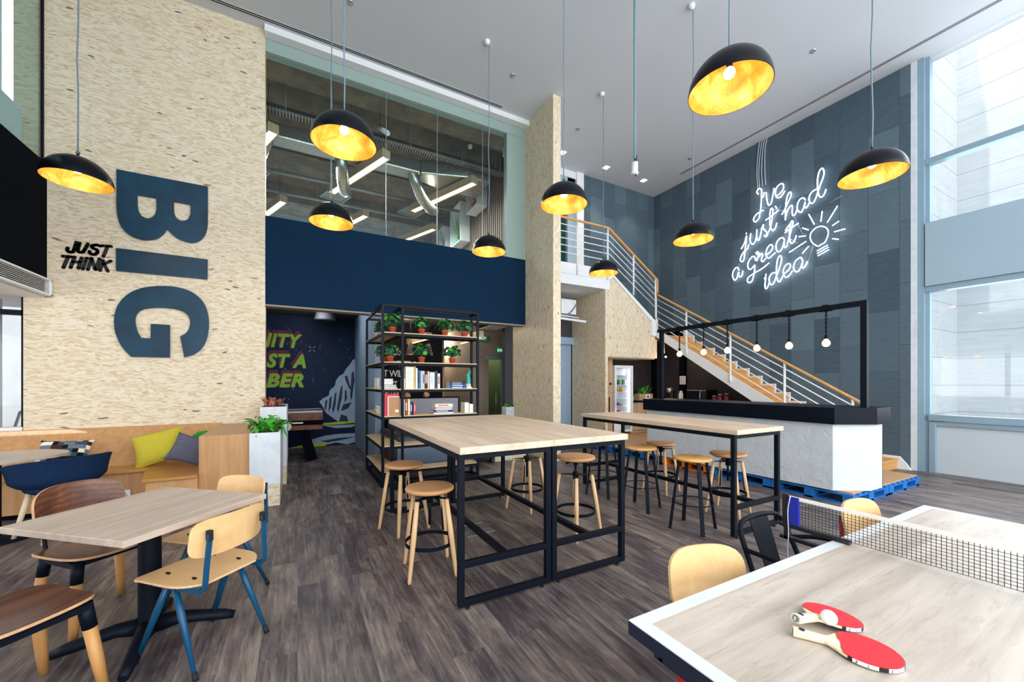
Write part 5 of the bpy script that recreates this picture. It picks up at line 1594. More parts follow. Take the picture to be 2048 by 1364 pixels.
MB().box(0, 0.012, -0.09, 0.09, -0.11, 0.11).build('plate', 'appl_white', t, 0.003)
b = MB()
for dy in (-0.035, 0.035):
    for dz in (-0.06, 0.0, 0.06):
        b.box(-0.004, 0.0, dy - 0.012, dy + 0.012, dz - 0.012, dz + 0.012)
b.build('outlet', 'ink', t)
t = thing('spot_lamp', 'white rod spotlight hanging at the kitchen opening', 'spotlight', (8.2, 7.0, 2.50))
MB().cyl((0, 0, -0.30), (0, 0, 0.12), 0.02, n=12).build('rod', 'appl_white', t)
MB().lathe([(0.0, -0.38), (0.03, -0.38), (0.03, -0.30), (0, -0.30)], n=14, T=Matrix.Rotation(R(12), 4, 'Y')).build('head', 'appl_white', t)
MB().ball((0.075, 0, -0.385), 0.022, 10, 6).build('lens', 'downled', t)
l = bpy.data.lights.new('spot_light', 'POINT')
l.energy = 6
l.color = (1, 0.75, 0.5)
l.shadow_soft_size = 0.05
lo = bpy.data.objects.new('spot_light', l)
lo.location = (0.05, -0.1, -0.45)
lo.parent = t
C.objects.link(lo)

# services in the recess left of the casing
t = thing('fan_coil_unit', 'white air handling unit high under the landing', 'air unit', (5.75, 8.0, 3.12))
MB().box(-0.45, 0.25, -0.25, 0.28, 0.0, 0.36).build('casing', 'appl_white', t, 0.01)
MB().tube(smooth_path([(-0.3, -0.3, -0.1), (0.0, -0.3, 0.0), (0.2, -0.28, 0.2), (0.26, -0.2, 0.3)], 5), 0.014, 8).build('hose', 'cable', t)
MB().cyl((-0.6, -0.32, -0.05), (0.3, -0.28, -0.08), 0.02, n=10).build('pipe', 'appl_white', t)
o = MB().tube([(4.33, 7.72, 2.95), (4.9, 7.55, 2.98), (5.85, 7.2, 2.86)], 0.03, 10).build('drain_pipe', 'appl_white')
tag(o, 'white drain pipe crossing below the landing', 'pipe')


# ================================================================== PENDANT LAMPS AND CEILING FITTINGS
def pendant(label, x, y, zrim, tilt=(0, 0)):
    t = thing('pendant_lamp', label, 'pendant lamp', (x, y, zrim), 0, 'black dome pendants with gold lining')
    T = Matrix.Rotation(tilt[0], 4, 'X') @ Matrix.Rotation(tilt[1], 4, 'Y')
    r, h = 0.265, 0.245
    out = [(r * math.cos(a), h * math.sin(a)) for a in [PI / 2 * i / 14 for i in range(15)]]
    MB().lathe(out, n=44, T=T).lathe([(r, 0), (r - 0.004, 0.0)], n=44, T=T).build('shade', 'shade', t)
    inn = [((r - 0.004) * math.cos(a), (h - 0.005) * math.sin(a)) for a in [PI / 2 * i / 14 for i in range(15)]]
    MB().lathe(list(reversed(inn)), n=44, T=T).build('shade_lining', 'gold', t)
    c = T @ Vector((0, 0, h))
    MB().cyl(c - Vector((0, 0, 0.01)), c + Vector((0, 0, 0.035)), 0.014, 0.01, 12).tube([c + Vector((0.014 * math.cos(a), 0, 0.045 + 0.014 * math.sin(a))) for a in [2 * PI * i / 10 for i in range(10)]], 0.004, 6, True).build('hook', 'black', t)
    cz = CEIL - zrim
    P = [c + Vector((0, 0, 0.03))]
    for i in range(1, 9):
        k = i / 9
        P.append(Vector((0.006 * math.sin(i * 2.1 + x), 0.006 * math.cos(i * 1.7 + y), (h + 0.03) + (cz - h - 0.12) * k)))
    P += [Vector((0.0, 0, cz - 0.09)), Vector((0.03, 0.015, cz - 0.06)), Vector((-0.02, 0.0, cz - 0.03))]
    MB().tube(P, 0.0065, 7).build('flex', 'cable', t)
    MB().lathe([(0.0, cz - 0.055), (0.035, cz - 0.05), (0.045, cz - 0.02), (0.045, cz), (0, cz)], n=18, c=(-0.03, 0, 0)).build('ceiling_rose', 'appl_white', t)
    sk = T @ Vector((0, 0, h - 0.01))
    MB().cyl(sk, T @ Vector((0, 0, h - 0.085)), 0.02, n=12).build('lamp_holder', 'black', t)
    MB().ball(T @ Vector((0, 0, h - 0.125)), 0.038, 14, 10).build('bulb', 'bulb', t)
    l = bpy.data.lights.new('pendant_light', 'POINT')
    l.energy = 4.2
    l.color = (1, 0.86, 0.64)
    l.shadow_soft_size = 0.045
    lo = bpy.data.objects.new('pendant_light', l)
    lo.location = T @ Vector((0, 0, h - 0.20))
    lo.parent = t
    C.objects.link(lo)


pendant('black dome pendant in front of the bulkhead end, left of big B', -1.95, 5.6, 3.49)
pendant('black dome pendant over the aisle, second from left at the front', 0.355, 3.69, 3.52)
pendant('black dome pendant in front of the navy band near the strand board edge', 0.385, 5.6, 3.52)
pendant('black dome pendant in front of the navy band above the bookshelf', 2.63, 5.6, 3.50)
pendant('black dome pendant in front of the strand board fin end', 2.68, 3.69, 3.49)
pendant('small looking black dome pendant in front of the upper stair railing', 4.96, 5.6, 3.47)
pendant('black dome pendant in front of the slate wall, between stair and neon', 4.92, 3.69, 3.47)
pendant('largest looking black dome pendant, high up below the ceiling centre', 2.65, 1.70, 3.50)
pendant('black dome pendant by the right hand windows, right of the neon bulb', 4.95, 1.72, 3.48)

t = thing('hanging_sensor', 'white cylindrical sensor hanging on a blue cable from the ceiling', 'sensor', (3.79, 3.69, 4.12))
MB().lathe([(0, 0.0), (0.045, 0.0), (0.05, 0.015), (0.04, 0.03), (0.04, 0.15), (0.0, 0.155)], n=18).build('housing', 'appl_white', t)
MB().cyl((0, 0, 0.155), (0.01, 0, 0.22), 0.012, n=8).box(0.012, 0.03, -0.008, 0.008, 0.17, 0.25).ball((0.02, 0.0, -0.005), 0.012, 8, 6).build('connector', 'appl_black', t)
MB().tube([(0.0, 0, 0.2), (0.006, 0.004, 0.9), (-0.004, 0, 1.7), (0.004, 0.003, CEIL - 4.12)], 0.014, 8).build('cable', plain('teal cable', srgb(112, 146, 158), 0.6), t)

def slot(label, x0, x1, y0, y1):
    t = thing('slot_diffuser', label, 'air slot', ((x0 + x1) / 2, (y0 + y1) / 2, CEIL))
    hx_, hy_ = (x1 - x0) / 2, (y1 - y0) / 2
    MB().box(-hx_, hx_, -hy_, hy_, -0.004, 0.0).build('frame', 'ceil', t)
    b = MB()
    for k in (-1, 1):
        if hx_ > hy_:
            b.box(-hx_ + 0.02, hx_ - 0.02, k * 0.018 - 0.009, k * 0.018 + 0.009, -0.006, -0.003)
        else:
            b.box(k * 0.018 - 0.009, k * 0.018 + 0.009, -hy_ + 0.02, hy_ - 0.02, -0.006, -0.003)
    b.build('slot', 'ink', t)


slot('long black double slot in the ceiling in front of the navy glazing', -2.2, 3.5, 6.77, 6.85)
slot('long black double slot in the ceiling along the slate wall', 8.56, 8.64, -0.8, 6.84)
for lb, x, y in (('square recessed downlight closest to the strand board fin', 5.40, 7.49), ('square recessed downlight in the middle of the landing row', 6.72, 7.49), ('square recessed downlight closest to the slate wall corner', 8.02, 7.50)):
    t = thing('downlight', lb, 'downlight', (x, y, CEIL), 0, 'recessed downlights over the landing')
    MB().box(-0.09, 0.09, -0.09, -0.065, -0.006, 0.0).box(-0.09, 0.09, 0.065, 0.09, -0.006, 0).box(-0.09, -0.065, -0.065, 0.065, -0.006, 0).box(0.065, 0.09, -0.065, 0.065, -0.006, 0).build('trim', 'white', t)
    MB().box(-0.065, 0.065, -0.065, 0.065, -0.004, -0.001).build('lens', 'downled', t)
    l = bpy.data.lights.new('downlight_beam', 'SPOT')
    l.energy = 60
    l.spot_size = R(80)
    l.spot_blend = 0.6
    l.color = (1, 0.9, 0.75)
    l.shadow_soft_size = 0.06
    lo = bpy.data.objects.new('downlight_beam', l)
    lo.location = (0, 0, -0.02)
    lo.parent = t
    C.objects.link(lo)
for lb, x, y in (('ceiling sprinkler above the aisle, nearest the camera', 0.65, 5.95), ('ceiling sprinkler between fin wall and navy glazing slot', 3.28, 6.02), ('ceiling sprinkler in front of the landing downlights', 5.18, 6.64), ('ceiling sprinkler near the window end of the slate wall', 7.28, 3.27), ('ceiling sprinkler beside the far end of the slate side slot', 8.2, 6.24)):
    t = thing('sprinkler', lb, 'sprinkler', (x, y, CEIL), 0, 'ceiling sprinklers')
    MB().lathe([(0.0, -0.012), (0.03, -0.012), (0.045, -0.004), (0.045, 0), (0, 0)], n=16).build('cover', 'steel', t)
    MB().lathe([(0.0, -0.03), (0.018, -0.03), (0.018, -0.026), (0.006, -0.024), (0.006, -0.012), (0, -0.012)], n=12).build('head', 'steel', t)

# return air grille at the foot of the bulkhead
t = thing('air_grille', 'white linear air grille along the foot of the black bulkhead', 'air grille', (-2.70, 1.7, 2.56))
MB().box(-0.02, 0.045, -5.2, 5.28, -0.04, -0.02).box(-0.02, 0.045, -5.2, 5.28, 0.14, 0.16).box(-0.02, 0.045, 5.26, 5.28, -0.04, 0.16).build('frame', 'appl_white', t)
b = MB()
for i in range(8):
    b.box(0.022, 0.03, -5.2, 5.26, -0.015 + i * 0.02, -0.010 + i * 0.02)
b.build('louvre', 'appl_white', t)
MB().box(-0.019, -0.012, -5.2, 5.26, -0.02, 0.14).build('backing', 'ink', t)


# ================================================================== CORNER BOOKSHELF
sh = thing('corner_bookshelf', 'open black steel corner bookshelf with plywood boards', 'bookshelf', (1.02, 5.65, 0))
LV = [0.22, 0.575, 0.99, 1.37, 1.75, 2.165]
TOP = 2.555
s = 0.036
posts = [(0, 0), (0.27, 0), (1.43, 0), (1.43, 0.25), (0, 1.42), (0.27, 1.42), (0.27, 0.25)]
for i, (x, y) in enumerate(posts):
    if i == 6:
        continue
    MB().box(x, x + s, y, y + s, 0, TOP).build('post', 'black', sh, 0.002)
for z in LV + [TOP - 0.0, 0.04]:
    b = MB()
    zz = z - 0.012 if z in LV else z
    a0, a1 = zz - s, zz
    b.box(s, 0.27, 0, s, a0, a1).box(0.27 + s, 1.43, 0, s, a0, a1).box(0.27, 1.43, 0.25, 0.25 + s, a0, a1).box(1.43, 1.43 + s, s, 0.25, a0, a1)
    b.box(0, s, s, 1.42, a0, a1).box(0.27, 0.27 + s, s, 1.42, a0, a1).box(s, 0.27, 1.42, 1.42 + s, a0, a1)
    b.build('shelf_frame', 'black', sh)
bd = wood('plywood shelf boards', srgb(232, 206, 162), srgb(206, 176, 130), 'X', 7, 0.55)
for z in LV:
    MB().prism([(0.004, 0.004), (1.462, 0.004), (1.462, 0.282), (0.302, 0.282), (0.302, 1.452), (0.004, 1.452)], z - 0.012, z).build('shelf_board', bd, sh)


def pot_plant(label, x, y, z, seed, dark=0.5, scale=1.0, group='potted plants on the bookshelf', ext=None):
    t = thing('potted_plant', label, 'potted plant', (x, y, z), 0, group)
    k = scale * 0.84
    MB().lathe([(0, 0), (0.038, 0), (0.048, 0.07), (0.054, 0.07), (0.054, 0.088), (0.047, 0.088), (0.046, 0.078), (0, 0.078)], n=20).build('pot', 'terracotta', t)
    rd = random.Random(seed)
    mb = MB()
    for i in range(92):
        a = rd.uniform(0, 2 * PI)
        el = rd.uniform(-0.15, 1.4)
        rr = rd.uniform(0.06, 0.135) * k
        c_ = Vector((math.cos(a) * math.cos(el) * rr * 1.15, math.sin(a) * math.cos(el) * rr * 1.15, 0.145 * k + math.sin(el) * rr * 1.1))
        n = (c_ - Vector((0, 0, 0.12 * k))).normalized()
        n = (n + Vector((rd.uniform(-0.5, 0.5), rd.uniform(-0.5, 0.5), rd.uniform(0, 0.5)))).normalized()
        u = n.orthogonal().normalized()
        u = Matrix.Rotation(rd.uniform(0, 6.28), 3, n) @ u
        v = n.cross(u)
        L_, Wd = rd.uniform(0.032, 0.048) * k, rd.uniform(0.02, 0.03) * k
        pts = [c_ - u * L_, c_ - u * L_ * 0.4 + v * Wd, c_ + u * L_ * 0.35 + v * Wd, c_ + u * L_ - n * 0.012 * k, c_ + u * L_ * 0.35 - v * Wd, c_ - u * L_ * 0.4 - v * Wd, c_ - n * 0.007 * k]
        mi = 0 if rd.random() < dark else 1
        mb.add(pts, [(0, 6, 1), (1, 6, 2), (2, 6, 3), (3, 6, 4), (4, 6, 5), (5, 6, 0)], True, mi)
    mb.build('foliage', ['leafdark', 'leaf'], t)
    mb = MB()
    for i in range(10):
        a = rd.uniform(0, 2 * PI)
        mb.tube([(0.01 * math.cos(a), 0.01 * math.sin(a), 0.085 * k), (0.06 * k * math.cos(a), 0.06 * k * math.sin(a), 0.19 * k)], 0.003, 5)
    mb.build('stems', 'leaf', t)


pot_plant('dark leaved potted plant at the back wing of the top shelf', 1.17, 6.55, 2.165, 1, 0.9, 1.15)
pot_plant('bushy potted plant by the divider post on the top shelf', 1.20, 5.80, 2.165, 2, 0.55, 1.25)
pot_plant('potted plant third along the top shelf, alone in the wide bay', 1.62, 5.80, 2.165, 3, 0.5, 1.12)
pot_plant('potted plant second from the right end of top shelf', 1.98, 5.80, 2.165, 4, 0.55, 1.12)
pot_plant('potted plant at the fin wall end of the top shelf', 2.30, 5.80, 2.165, 5, 0.5, 1.12)
pot_plant('dark leaved potted plant at the back wing of the second shelf', 1.13, 6.15, 1.75, 6, 0.8, 1.1)
pot_plant('potted plant just left of the divider post on the second shelf', 1.17, 5.82, 1.75, 7, 0.6, 1.12)
pot_plant('potted plant in the middle of the second shelf', 1.62, 5.80, 1.75, 8, 0.65, 1.2)
pot_plant('potted plant toward the fin wall end of the second shelf', 2.10, 5.80, 1.75, 9, 0.6, 1.2)


def book(label, x, y, z, w, d, h, col, group, rz=0.0, flat=False, cat='book', spine=None):
    """upright: w thick along x, d deep along y, h tall; flat: w along x, d along y, h thick"""
    t = thing('book', label, cat, (x, y, z), rz, group)
    cm = plain('cover ' + label[:22], srgb(*col), 0.5, 0, 0.3, 0.05)
    e = 0.003
    if flat:
        MB().box(0, w, 0, d, 0, e).box(0, w, 0, d, h - e, h).box(0, w, 0, e, 0, h).build('cover', cm, t)
        MB().box(e, w - e, e, d - e, e, h - e).build('pages', 'paper', t)
    else:
        MB().box(0, e, 0, d, 0, h).box(w - e, w, 0, d, 0, h).box(0, w, 0, e, 0, h).build('cover', cm, t)
        MB().box(e, w - e, e, d - e, 0.002, h - e).build('pages', 'paper', t)
    if spine:
        b = MB()
        if flat:
            b.box(w * 0.15, w * 0.75, -0.001, 0.0, h * 0.3, h * 0.7)
        else:
            b.box(w * 0.25, w * 0.75, -0.001, 0.0, h * 0.3, h * 0.8)
        b.build('spine_title', plain('spine ' + label[:20], srgb(*spine), 0.6), t)
    return t


# middle shelf, upright row
G1 = 'upright books on the middle shelf'
x = 1.335
Z = 1.37
for lb, w, h, col, sp in (
        ('short white box file, first in the middle shelf row', 0.022, 0.165, (238, 236, 226), None),
        ('widest cream book block with marbled top, middle shelf', 0.125, 0.36, (236, 230, 206), (216, 216, 214)),
        ('yellow spined tall book beside the cream block', 0.024, 0.365, (238, 206, 128), (226, 188, 96)),
        ('white spined book after the yellow one, middle shelf', 0.030, 0.34, (244, 242, 238), None),
        ('blue and black spined book on middle shelf', 0.026, 0.305, (40, 88, 140), (30, 40, 60)),
        ('sky blue spined book on middle shelf', 0.020, 0.30, (90, 156, 206), None),
        ('pale blue white book on middle shelf', 0.030, 0.295, (206, 220, 232), None),
        ('white book with dark red lettering on middle shelf', 0.026, 0.295, (232, 216, 210), (120, 40, 50)),
        ('maroon spined book on middle shelf', 0.020, 0.29, (104, 28, 44), (220, 200, 196)),
        ('black and white titled book on middle shelf', 0.022, 0.295, (40, 40, 46), (228, 226, 220)),
        ('peach spined book on middle shelf', 0.028, 0.29, (232, 198, 170), None),
        ('thick pale grey green book on middle shelf', 0.084, 0.275, (214, 222, 222), (196, 206, 208)),
        ('dark slate blue tall book near the row end', 0.040, 0.30, (36, 62, 84), None),
        ('slim white book with red edge, last in the row', 0.042, 0.255, (238, 236, 234), (206, 70, 70))):
    book(lb, x, 5.70, Z, w - 0.001, 0.19, h * 0.88, col, G1, 0, False, 'book', sp)
    x += w
G2 = 'books lying flat on the middle shelf'
for i, (lb, w, h, col, sp, dx) in enumerate((('white blue book at the bottom of the flat stack', 0.27, 0.030, (44, 92, 180), (230, 232, 236), 0.0), ('mid blue book second in the flat stack', 0.27, 0.026, (40, 96, 190), (240, 240, 240), 0.01),
                                       ('pale spined navy book third in the flat stack', 0.26, 0.024, (48, 84, 140), (200, 206, 210), 0.0), ('dark navy book on top of the flat stack', 0.25, 0.022, (28, 40, 66), (170, 176, 186), 0.005))):
    z_ = Z + sum((0.030, 0.026, 0.024, 0.022)[:i])
    book(lb, 2.02 + dx, 5.70, z_, w, 0.18, h - 0.001, col, G2, 0, True, 'book', sp)
G3 = 'white books in the back wing'
for i, (lb, y, w, h) in enumerate((('white ring binder lying lowest in the middle shelf corner', 5.86, 0.20, 0.03), ('white folder second in the middle shelf corner pile', 5.87, 0.18, 0.025), ('white slanted box on the middle shelf corner pile', 5.90, 0.13, 0.09))):
    book(lb, 1.075 + 0.01 * i, y, Z + (0, 0.031, 0.057)[i], w, 0.2, h, (236, 236, 234), G3, 0, True, 'book')
book('white book leaning upright in the back wing, middle shelf', 1.07, 6.35, Z, 0.05, 0.18, 0.16, (232, 232, 232), G3)

t = thing('statuette', 'small teal robed statuette with raised arm on cream base', 'statuette', (2.36, 5.78, Z))
MB().prism([(-0.045, -0.045), (0.045, -0.045), (0.045, 0.045), (-0.045, 0.045)], 0, 0.015).lathe([(0.05, 0.012), (0.034, 0.075), (0, 0.075)], n=4, sharp=True).build('base', 'cream', t)
MB().lathe([(0.036, 0.075), (0.034, 0.11), (0.029, 0.17), (0.024, 0.20), (0.026, 0.225), (0.010, 0.24), (0.0, 0.242)], n=14).tube([(0.022, 0, 0.215), (0.032, 0, 0.25), (0.026, 0, 0.30)], [0.010, 0.008, 0.006], 8).ball((0.026, 0, 0.307), 0.010, 8, 6).tube([(-0.022, 0, 0.215), (-0.038, -0.01, 0.19), (-0.02, -0.03, 0.185)], 0.008, 8).ball((0.0, 0, 0.258), 0.016, 10, 8).build('figure', 'teal', t)

# lower shelf
Z = 0.99
t = thing('picture_frame', 'red edged file box standing in the narrow bay', 'box file', (1.075, 5.72, Z))
MB().box(0, 0.19, 0, 0.03, 0, 0.31).build('box', plain('coral red card', srgb(226, 60, 80), 0.6), t)
t = thing('clip_folder', 'kraft folder with white edge in front of the red box', 'folder', (1.11, 5.69, Z))
MB().box(0, 0.165, 0.006, 0.022, 0, 0.275).build('sheets', 'paper', t)
MB().box(0.016, 0.165, 0.0, 0.006, 0.0, 0.265).build('cover', 'kraft', t)
MB().box(0.10, 0.15, -0.001, 0.0, 0.05, 0.085).build('sticker', 'paper', t)
G4 = 'upright books on the lower shelf'
x = 1.325
for lb, w, h, col, sp in (('cream book first beside the divider post, lower shelf', 0.028, 0.25, (230, 224, 206), None), ('brick red spined book on the lower shelf', 0.036, 0.25, (170, 60, 56), (226, 210, 196)), ('tan and yellow spined book on the lower shelf', 0.040, 0.255, (232, 206, 150), (240, 230, 200)),
                          ('royal blue spined book on the lower shelf', 0.026, 0.205, (36, 70, 150), (220, 226, 236)), ('navy spined book on the lower shelf', 0.020, 0.205, (24, 38, 80), None), ('coral pink book last in the lower shelf row', 0.034, 0.20, (226, 84, 92), (240, 160, 160))):
    book(lb, x, 5.70, Z, w - 0.001, 0.18, h * 0.9, col, G4, 0, False, 'book', sp)
    x += w
G5 = 'books lying flat on the lower shelf'
for i, (lb, x_, w, h, col, sp) in enumerate((('white book at the bottom of the purple pile', 1.78, 0.30, 0.026, (242, 242, 240), None), ('purple spined book in the lower shelf pile', 1.77, 0.31, 0.030, (64, 46, 150), (230, 226, 240)), ('thin white magazine above the purple book', 1.80, 0.26, 0.022, (240, 238, 230), None), ('cream book with gold edge in the pile', 1.81, 0.26, 0.024, (236, 220, 170), None), ('thick white book with red mark on the pile top', 1.80, 0.27, 0.05, (246, 246, 246), (226, 120, 110)))):
    z_ = Z + sum((0.026, 0.030, 0.022, 0.024, 0.05)[:i])
    book(lb, x_, 5.70, z_, w, 0.19, h - 0.001, col, G5, R(2 * (i % 2)), True, 'book', sp)
book('cream box file standing at the fin wall end, lower shelf', 2.27, 5.72, Z, 0.075, 0.16, 0.16, (240, 236, 220), 'cream box files')
book('shorter cream box file next to the end post, lower shelf', 2.347, 5.72, Z, 0.07, 0.16, 0.135, (242, 238, 226), 'cream box files')
G6 = 'magazines in the back wing'
for i in range(5):
    book(('white magazine at the bottom of the back wing pile', 'white magazine second in the back wing pile', 'white magazine in the middle of the back wing pile', 'white magazine fourth in the back wing pile', 'white magazine on top of the back wing pile')[i], 1.065 + 0.006 * (i % 2), 6.10, Z + i * 0.024, 0.20, 0.26, 0.022, (228 - 4 * i, 228, 226), G6, R((i % 3) * 2), True, 'magazine')

# ================================================================== PLANTERS AT THE WALL END
t = thing('low_planter', 'low pale cement planter of ferns at the strand board wall end', 'planter', (-0.335, 5.9, 0))
MB().box(-0.155, 0.155, -0.45, 0.60, 0.255, 0.87).build('trough', 'planter', t, 0.004)
MB().box(-0.15, 0.15, -0.44, 0.59, 0, 0.255).build('plinth', 'osb_h', t)
MB().box(-0.13, 0.13, -0.43, 0.58, 0.85, 0.874).build('soil', 'soil', t)
FERNS = [(0.0, -0.25), (0.06, 0.0), (-0.04, 0.25)]
for i, (fx_, fy_) in enumerate(FERNS):
    o = tuft(None, 'leafbright', 34, 0.07, 0.25, 0.06, 0.0, 20 + i, 1.0, 0.55, name='fern')
    o.location = (-0.335 + fx_, 5.9 + fy_, 0.868)
    tag(o, ('bright green fern at the aisle end of the low planter', 'bright green fern in the middle of the low planter', 'bright green fern at the back of the low planter')[i], 'fern', 'ferns in the low planter')
t = thing('tall_planter', 'taller pale cement planter behind the ferns', 'planter', (-0.30, 6.86, 0))
MB().box(-0.16, 0.165, -0.34, 0.50, 0.255, 1.115).build('trough', 'planter', t, 0.004)
MB().box(-0.155, 0.16, -0.33, 0.49, 0, 0.255).build('plinth', 'osb_h', t)
MB().box(-0.135, 0.14, -0.32, 0.16, 1.09, 1.119).build('soil', 'soil', t)
for i, (fx_, fy_) in enumerate(((-0.06, -0.12), (0.04, 0.06))):
    o = tuft(None, 'leafred', 15, 0.05, 0.13, 0.055, 0.0, 40 + i, 0.5, 0.6, name='caladium')
    o.location = (-0.30 + fx_, 6.86 + fy_, 1.115)
    tag(o, ('pink leaved caladium at the near end of the tall planter', 'pink leaved caladium further back in the tall planter')[i], 'plant', 'pink leaved plants in the tall planter')


# ================================================================== PING PONG TABLE
pp = thing('ping_pong_table', 'ping pong table with bleached oak top, white border and navy edge', 'ping pong table', (2.0, 0.18, 0))
X0, X1, Y0_, Y1 = -1.141, 1.146, -0.78, 0.68
H = 0.76
b = MB().box(X0 + 0.045, X1 - 0.045, Y0_ + 0.045, Y1 - 0.045, H - 0.02, H - 0.0005)
b.build('playing_surface', 'tabletop_pale', pp)
w_ = plain('white border paint', srgb(226, 228, 232), 0.4)
b = MB().box(X0, X1, Y1 - 0.045, Y1, H - 0.03, H).box(X0, X1, Y0_, Y0_ + 0.045, H - 0.03, H).box(X0, X0 + 0.045, Y0_ + 0.045, Y1 - 0.045, H - 0.03, H).box(X1 - 0.045, X1, Y0_ + 0.045, Y1 - 0.045, H - 0.03, H)
b.build('border', w_, pp)
nv = plain('navy edge paint', srgb(16, 26, 46), 0.5)
b = MB().box(X0 - 0.001, X0 + 0.012, Y0_ - 0.001, Y1 + 0.001, H - 0.042, H - 0.003).box(X1 - 0.012, X1 + 0.001, Y0_ - 0.001, Y1 + 0.001, H - 0.042, H - 0.003).box(X0, X1, Y1 - 0.012, Y1 + 0.001, H - 0.042, H - 0.003).box(X0, X1, Y0_ - 0.001, Y0_ + 0.012, H - 0.042, H - 0.003)
b.build('edge_band', nv, pp)
b = MB().box(X0 + 0.05, X0 + 0.075, Y0_ + 0.06, Y1 - 0.045, H - 0.10, H - 0.03).box(X1 - 0.075, X1 - 0.05, Y0_ + 0.06, Y1 - 0.06, H - 0.10, H - 0.03).box(X0 + 0.05, X1 - 0.05, Y1 - 0.085, Y1 - 0.06, H - 0.10, H - 0.03).box(X0 + 0.05, X1 - 0.05, Y0_ + 0.06, Y0_ + 0.085, H - 0.10, H - 0.03)
b.build('apron', nv, pp, 0.006)
for sx in (X0 + 0.125, X1 - 0.125):
    for sy in (Y0_ + 0.12, Y1 - 0.115):
        MB().beam((sx, sy, H - 0.06), (sx, sy, 0.0), 0.06, 0.04, (1, 0, 0)).build('leg', 'red', pp)

nt = thing('ping_pong_net', 'black ping pong net with white top band and clamp posts', 'net', (2.095, 0.18, H))
NY0, NY1 = -0.95, 0.86
b = MB()
n = int((NY1 - NY0) / 0.0135)
for i in range(n + 1):
    y = NY0 + (NY1 - NY0) * i / n
    b.beam((0, y, 0.012), (0, y, 0.138), 0.0016, 0.0016, (1, 0, 0))
for k in range(11):
    z = 0.012 + k * 0.0126
    b.beam((0, NY0, z), (0, NY1, z), 0.0016, 0.0016)
b.build('mesh', 'ink', nt)
MB().box(-0.003, 0.003, NY0, NY1, 0.136, 0.152).build('top_band', 'paper', nt)
for sg, yy in ((1, 0.875), (-1, -0.965)):
    MB().box(-0.012, 0.012, yy - 0.012, yy + 0.012, 0.0, 0.158).build('post', 'appl_black', nt)
    MB().box(-0.009, 0.009, yy - sg * 0.035 - 0.022, yy - sg * 0.035 + 0.022, 0.012, 0.15).build('sleeve', plain('royal blue sleeve', srgb(26, 36, 150), 0.8), nt)
    y0, y1 = (0.62, 0.90) if sg > 0 else (-0.99, -0.70)
    MB().box(-0.014, 0.014, y0, y1, 0.0, 0.016).box(-0.012, 0.012, (0.72 if sg > 0 else -0.99), (0.90 if sg > 0 else -0.82), -0.06, -0.044).box(-0.012, 0.012, 0.80 * sg + (0.06 if sg > 0 else -0.08), 0.80 * sg + (0.08 if sg > 0 else -0.06), -0.06, 0.0).build('clamp_arm', 'appl_black', nt)
MB().tube(smooth_path([(-0.014, 0.85, 0.156), (-0.016, 0.86, 0.08), (-0.02, 0.855, -0.02), (-0.018, 0.86, -0.12), (-0.024, 0.85, -0.24), (-0.02, 0.86, -0.30)], 5), 0.0022, 6).build('cord', 'cablewhite', nt)


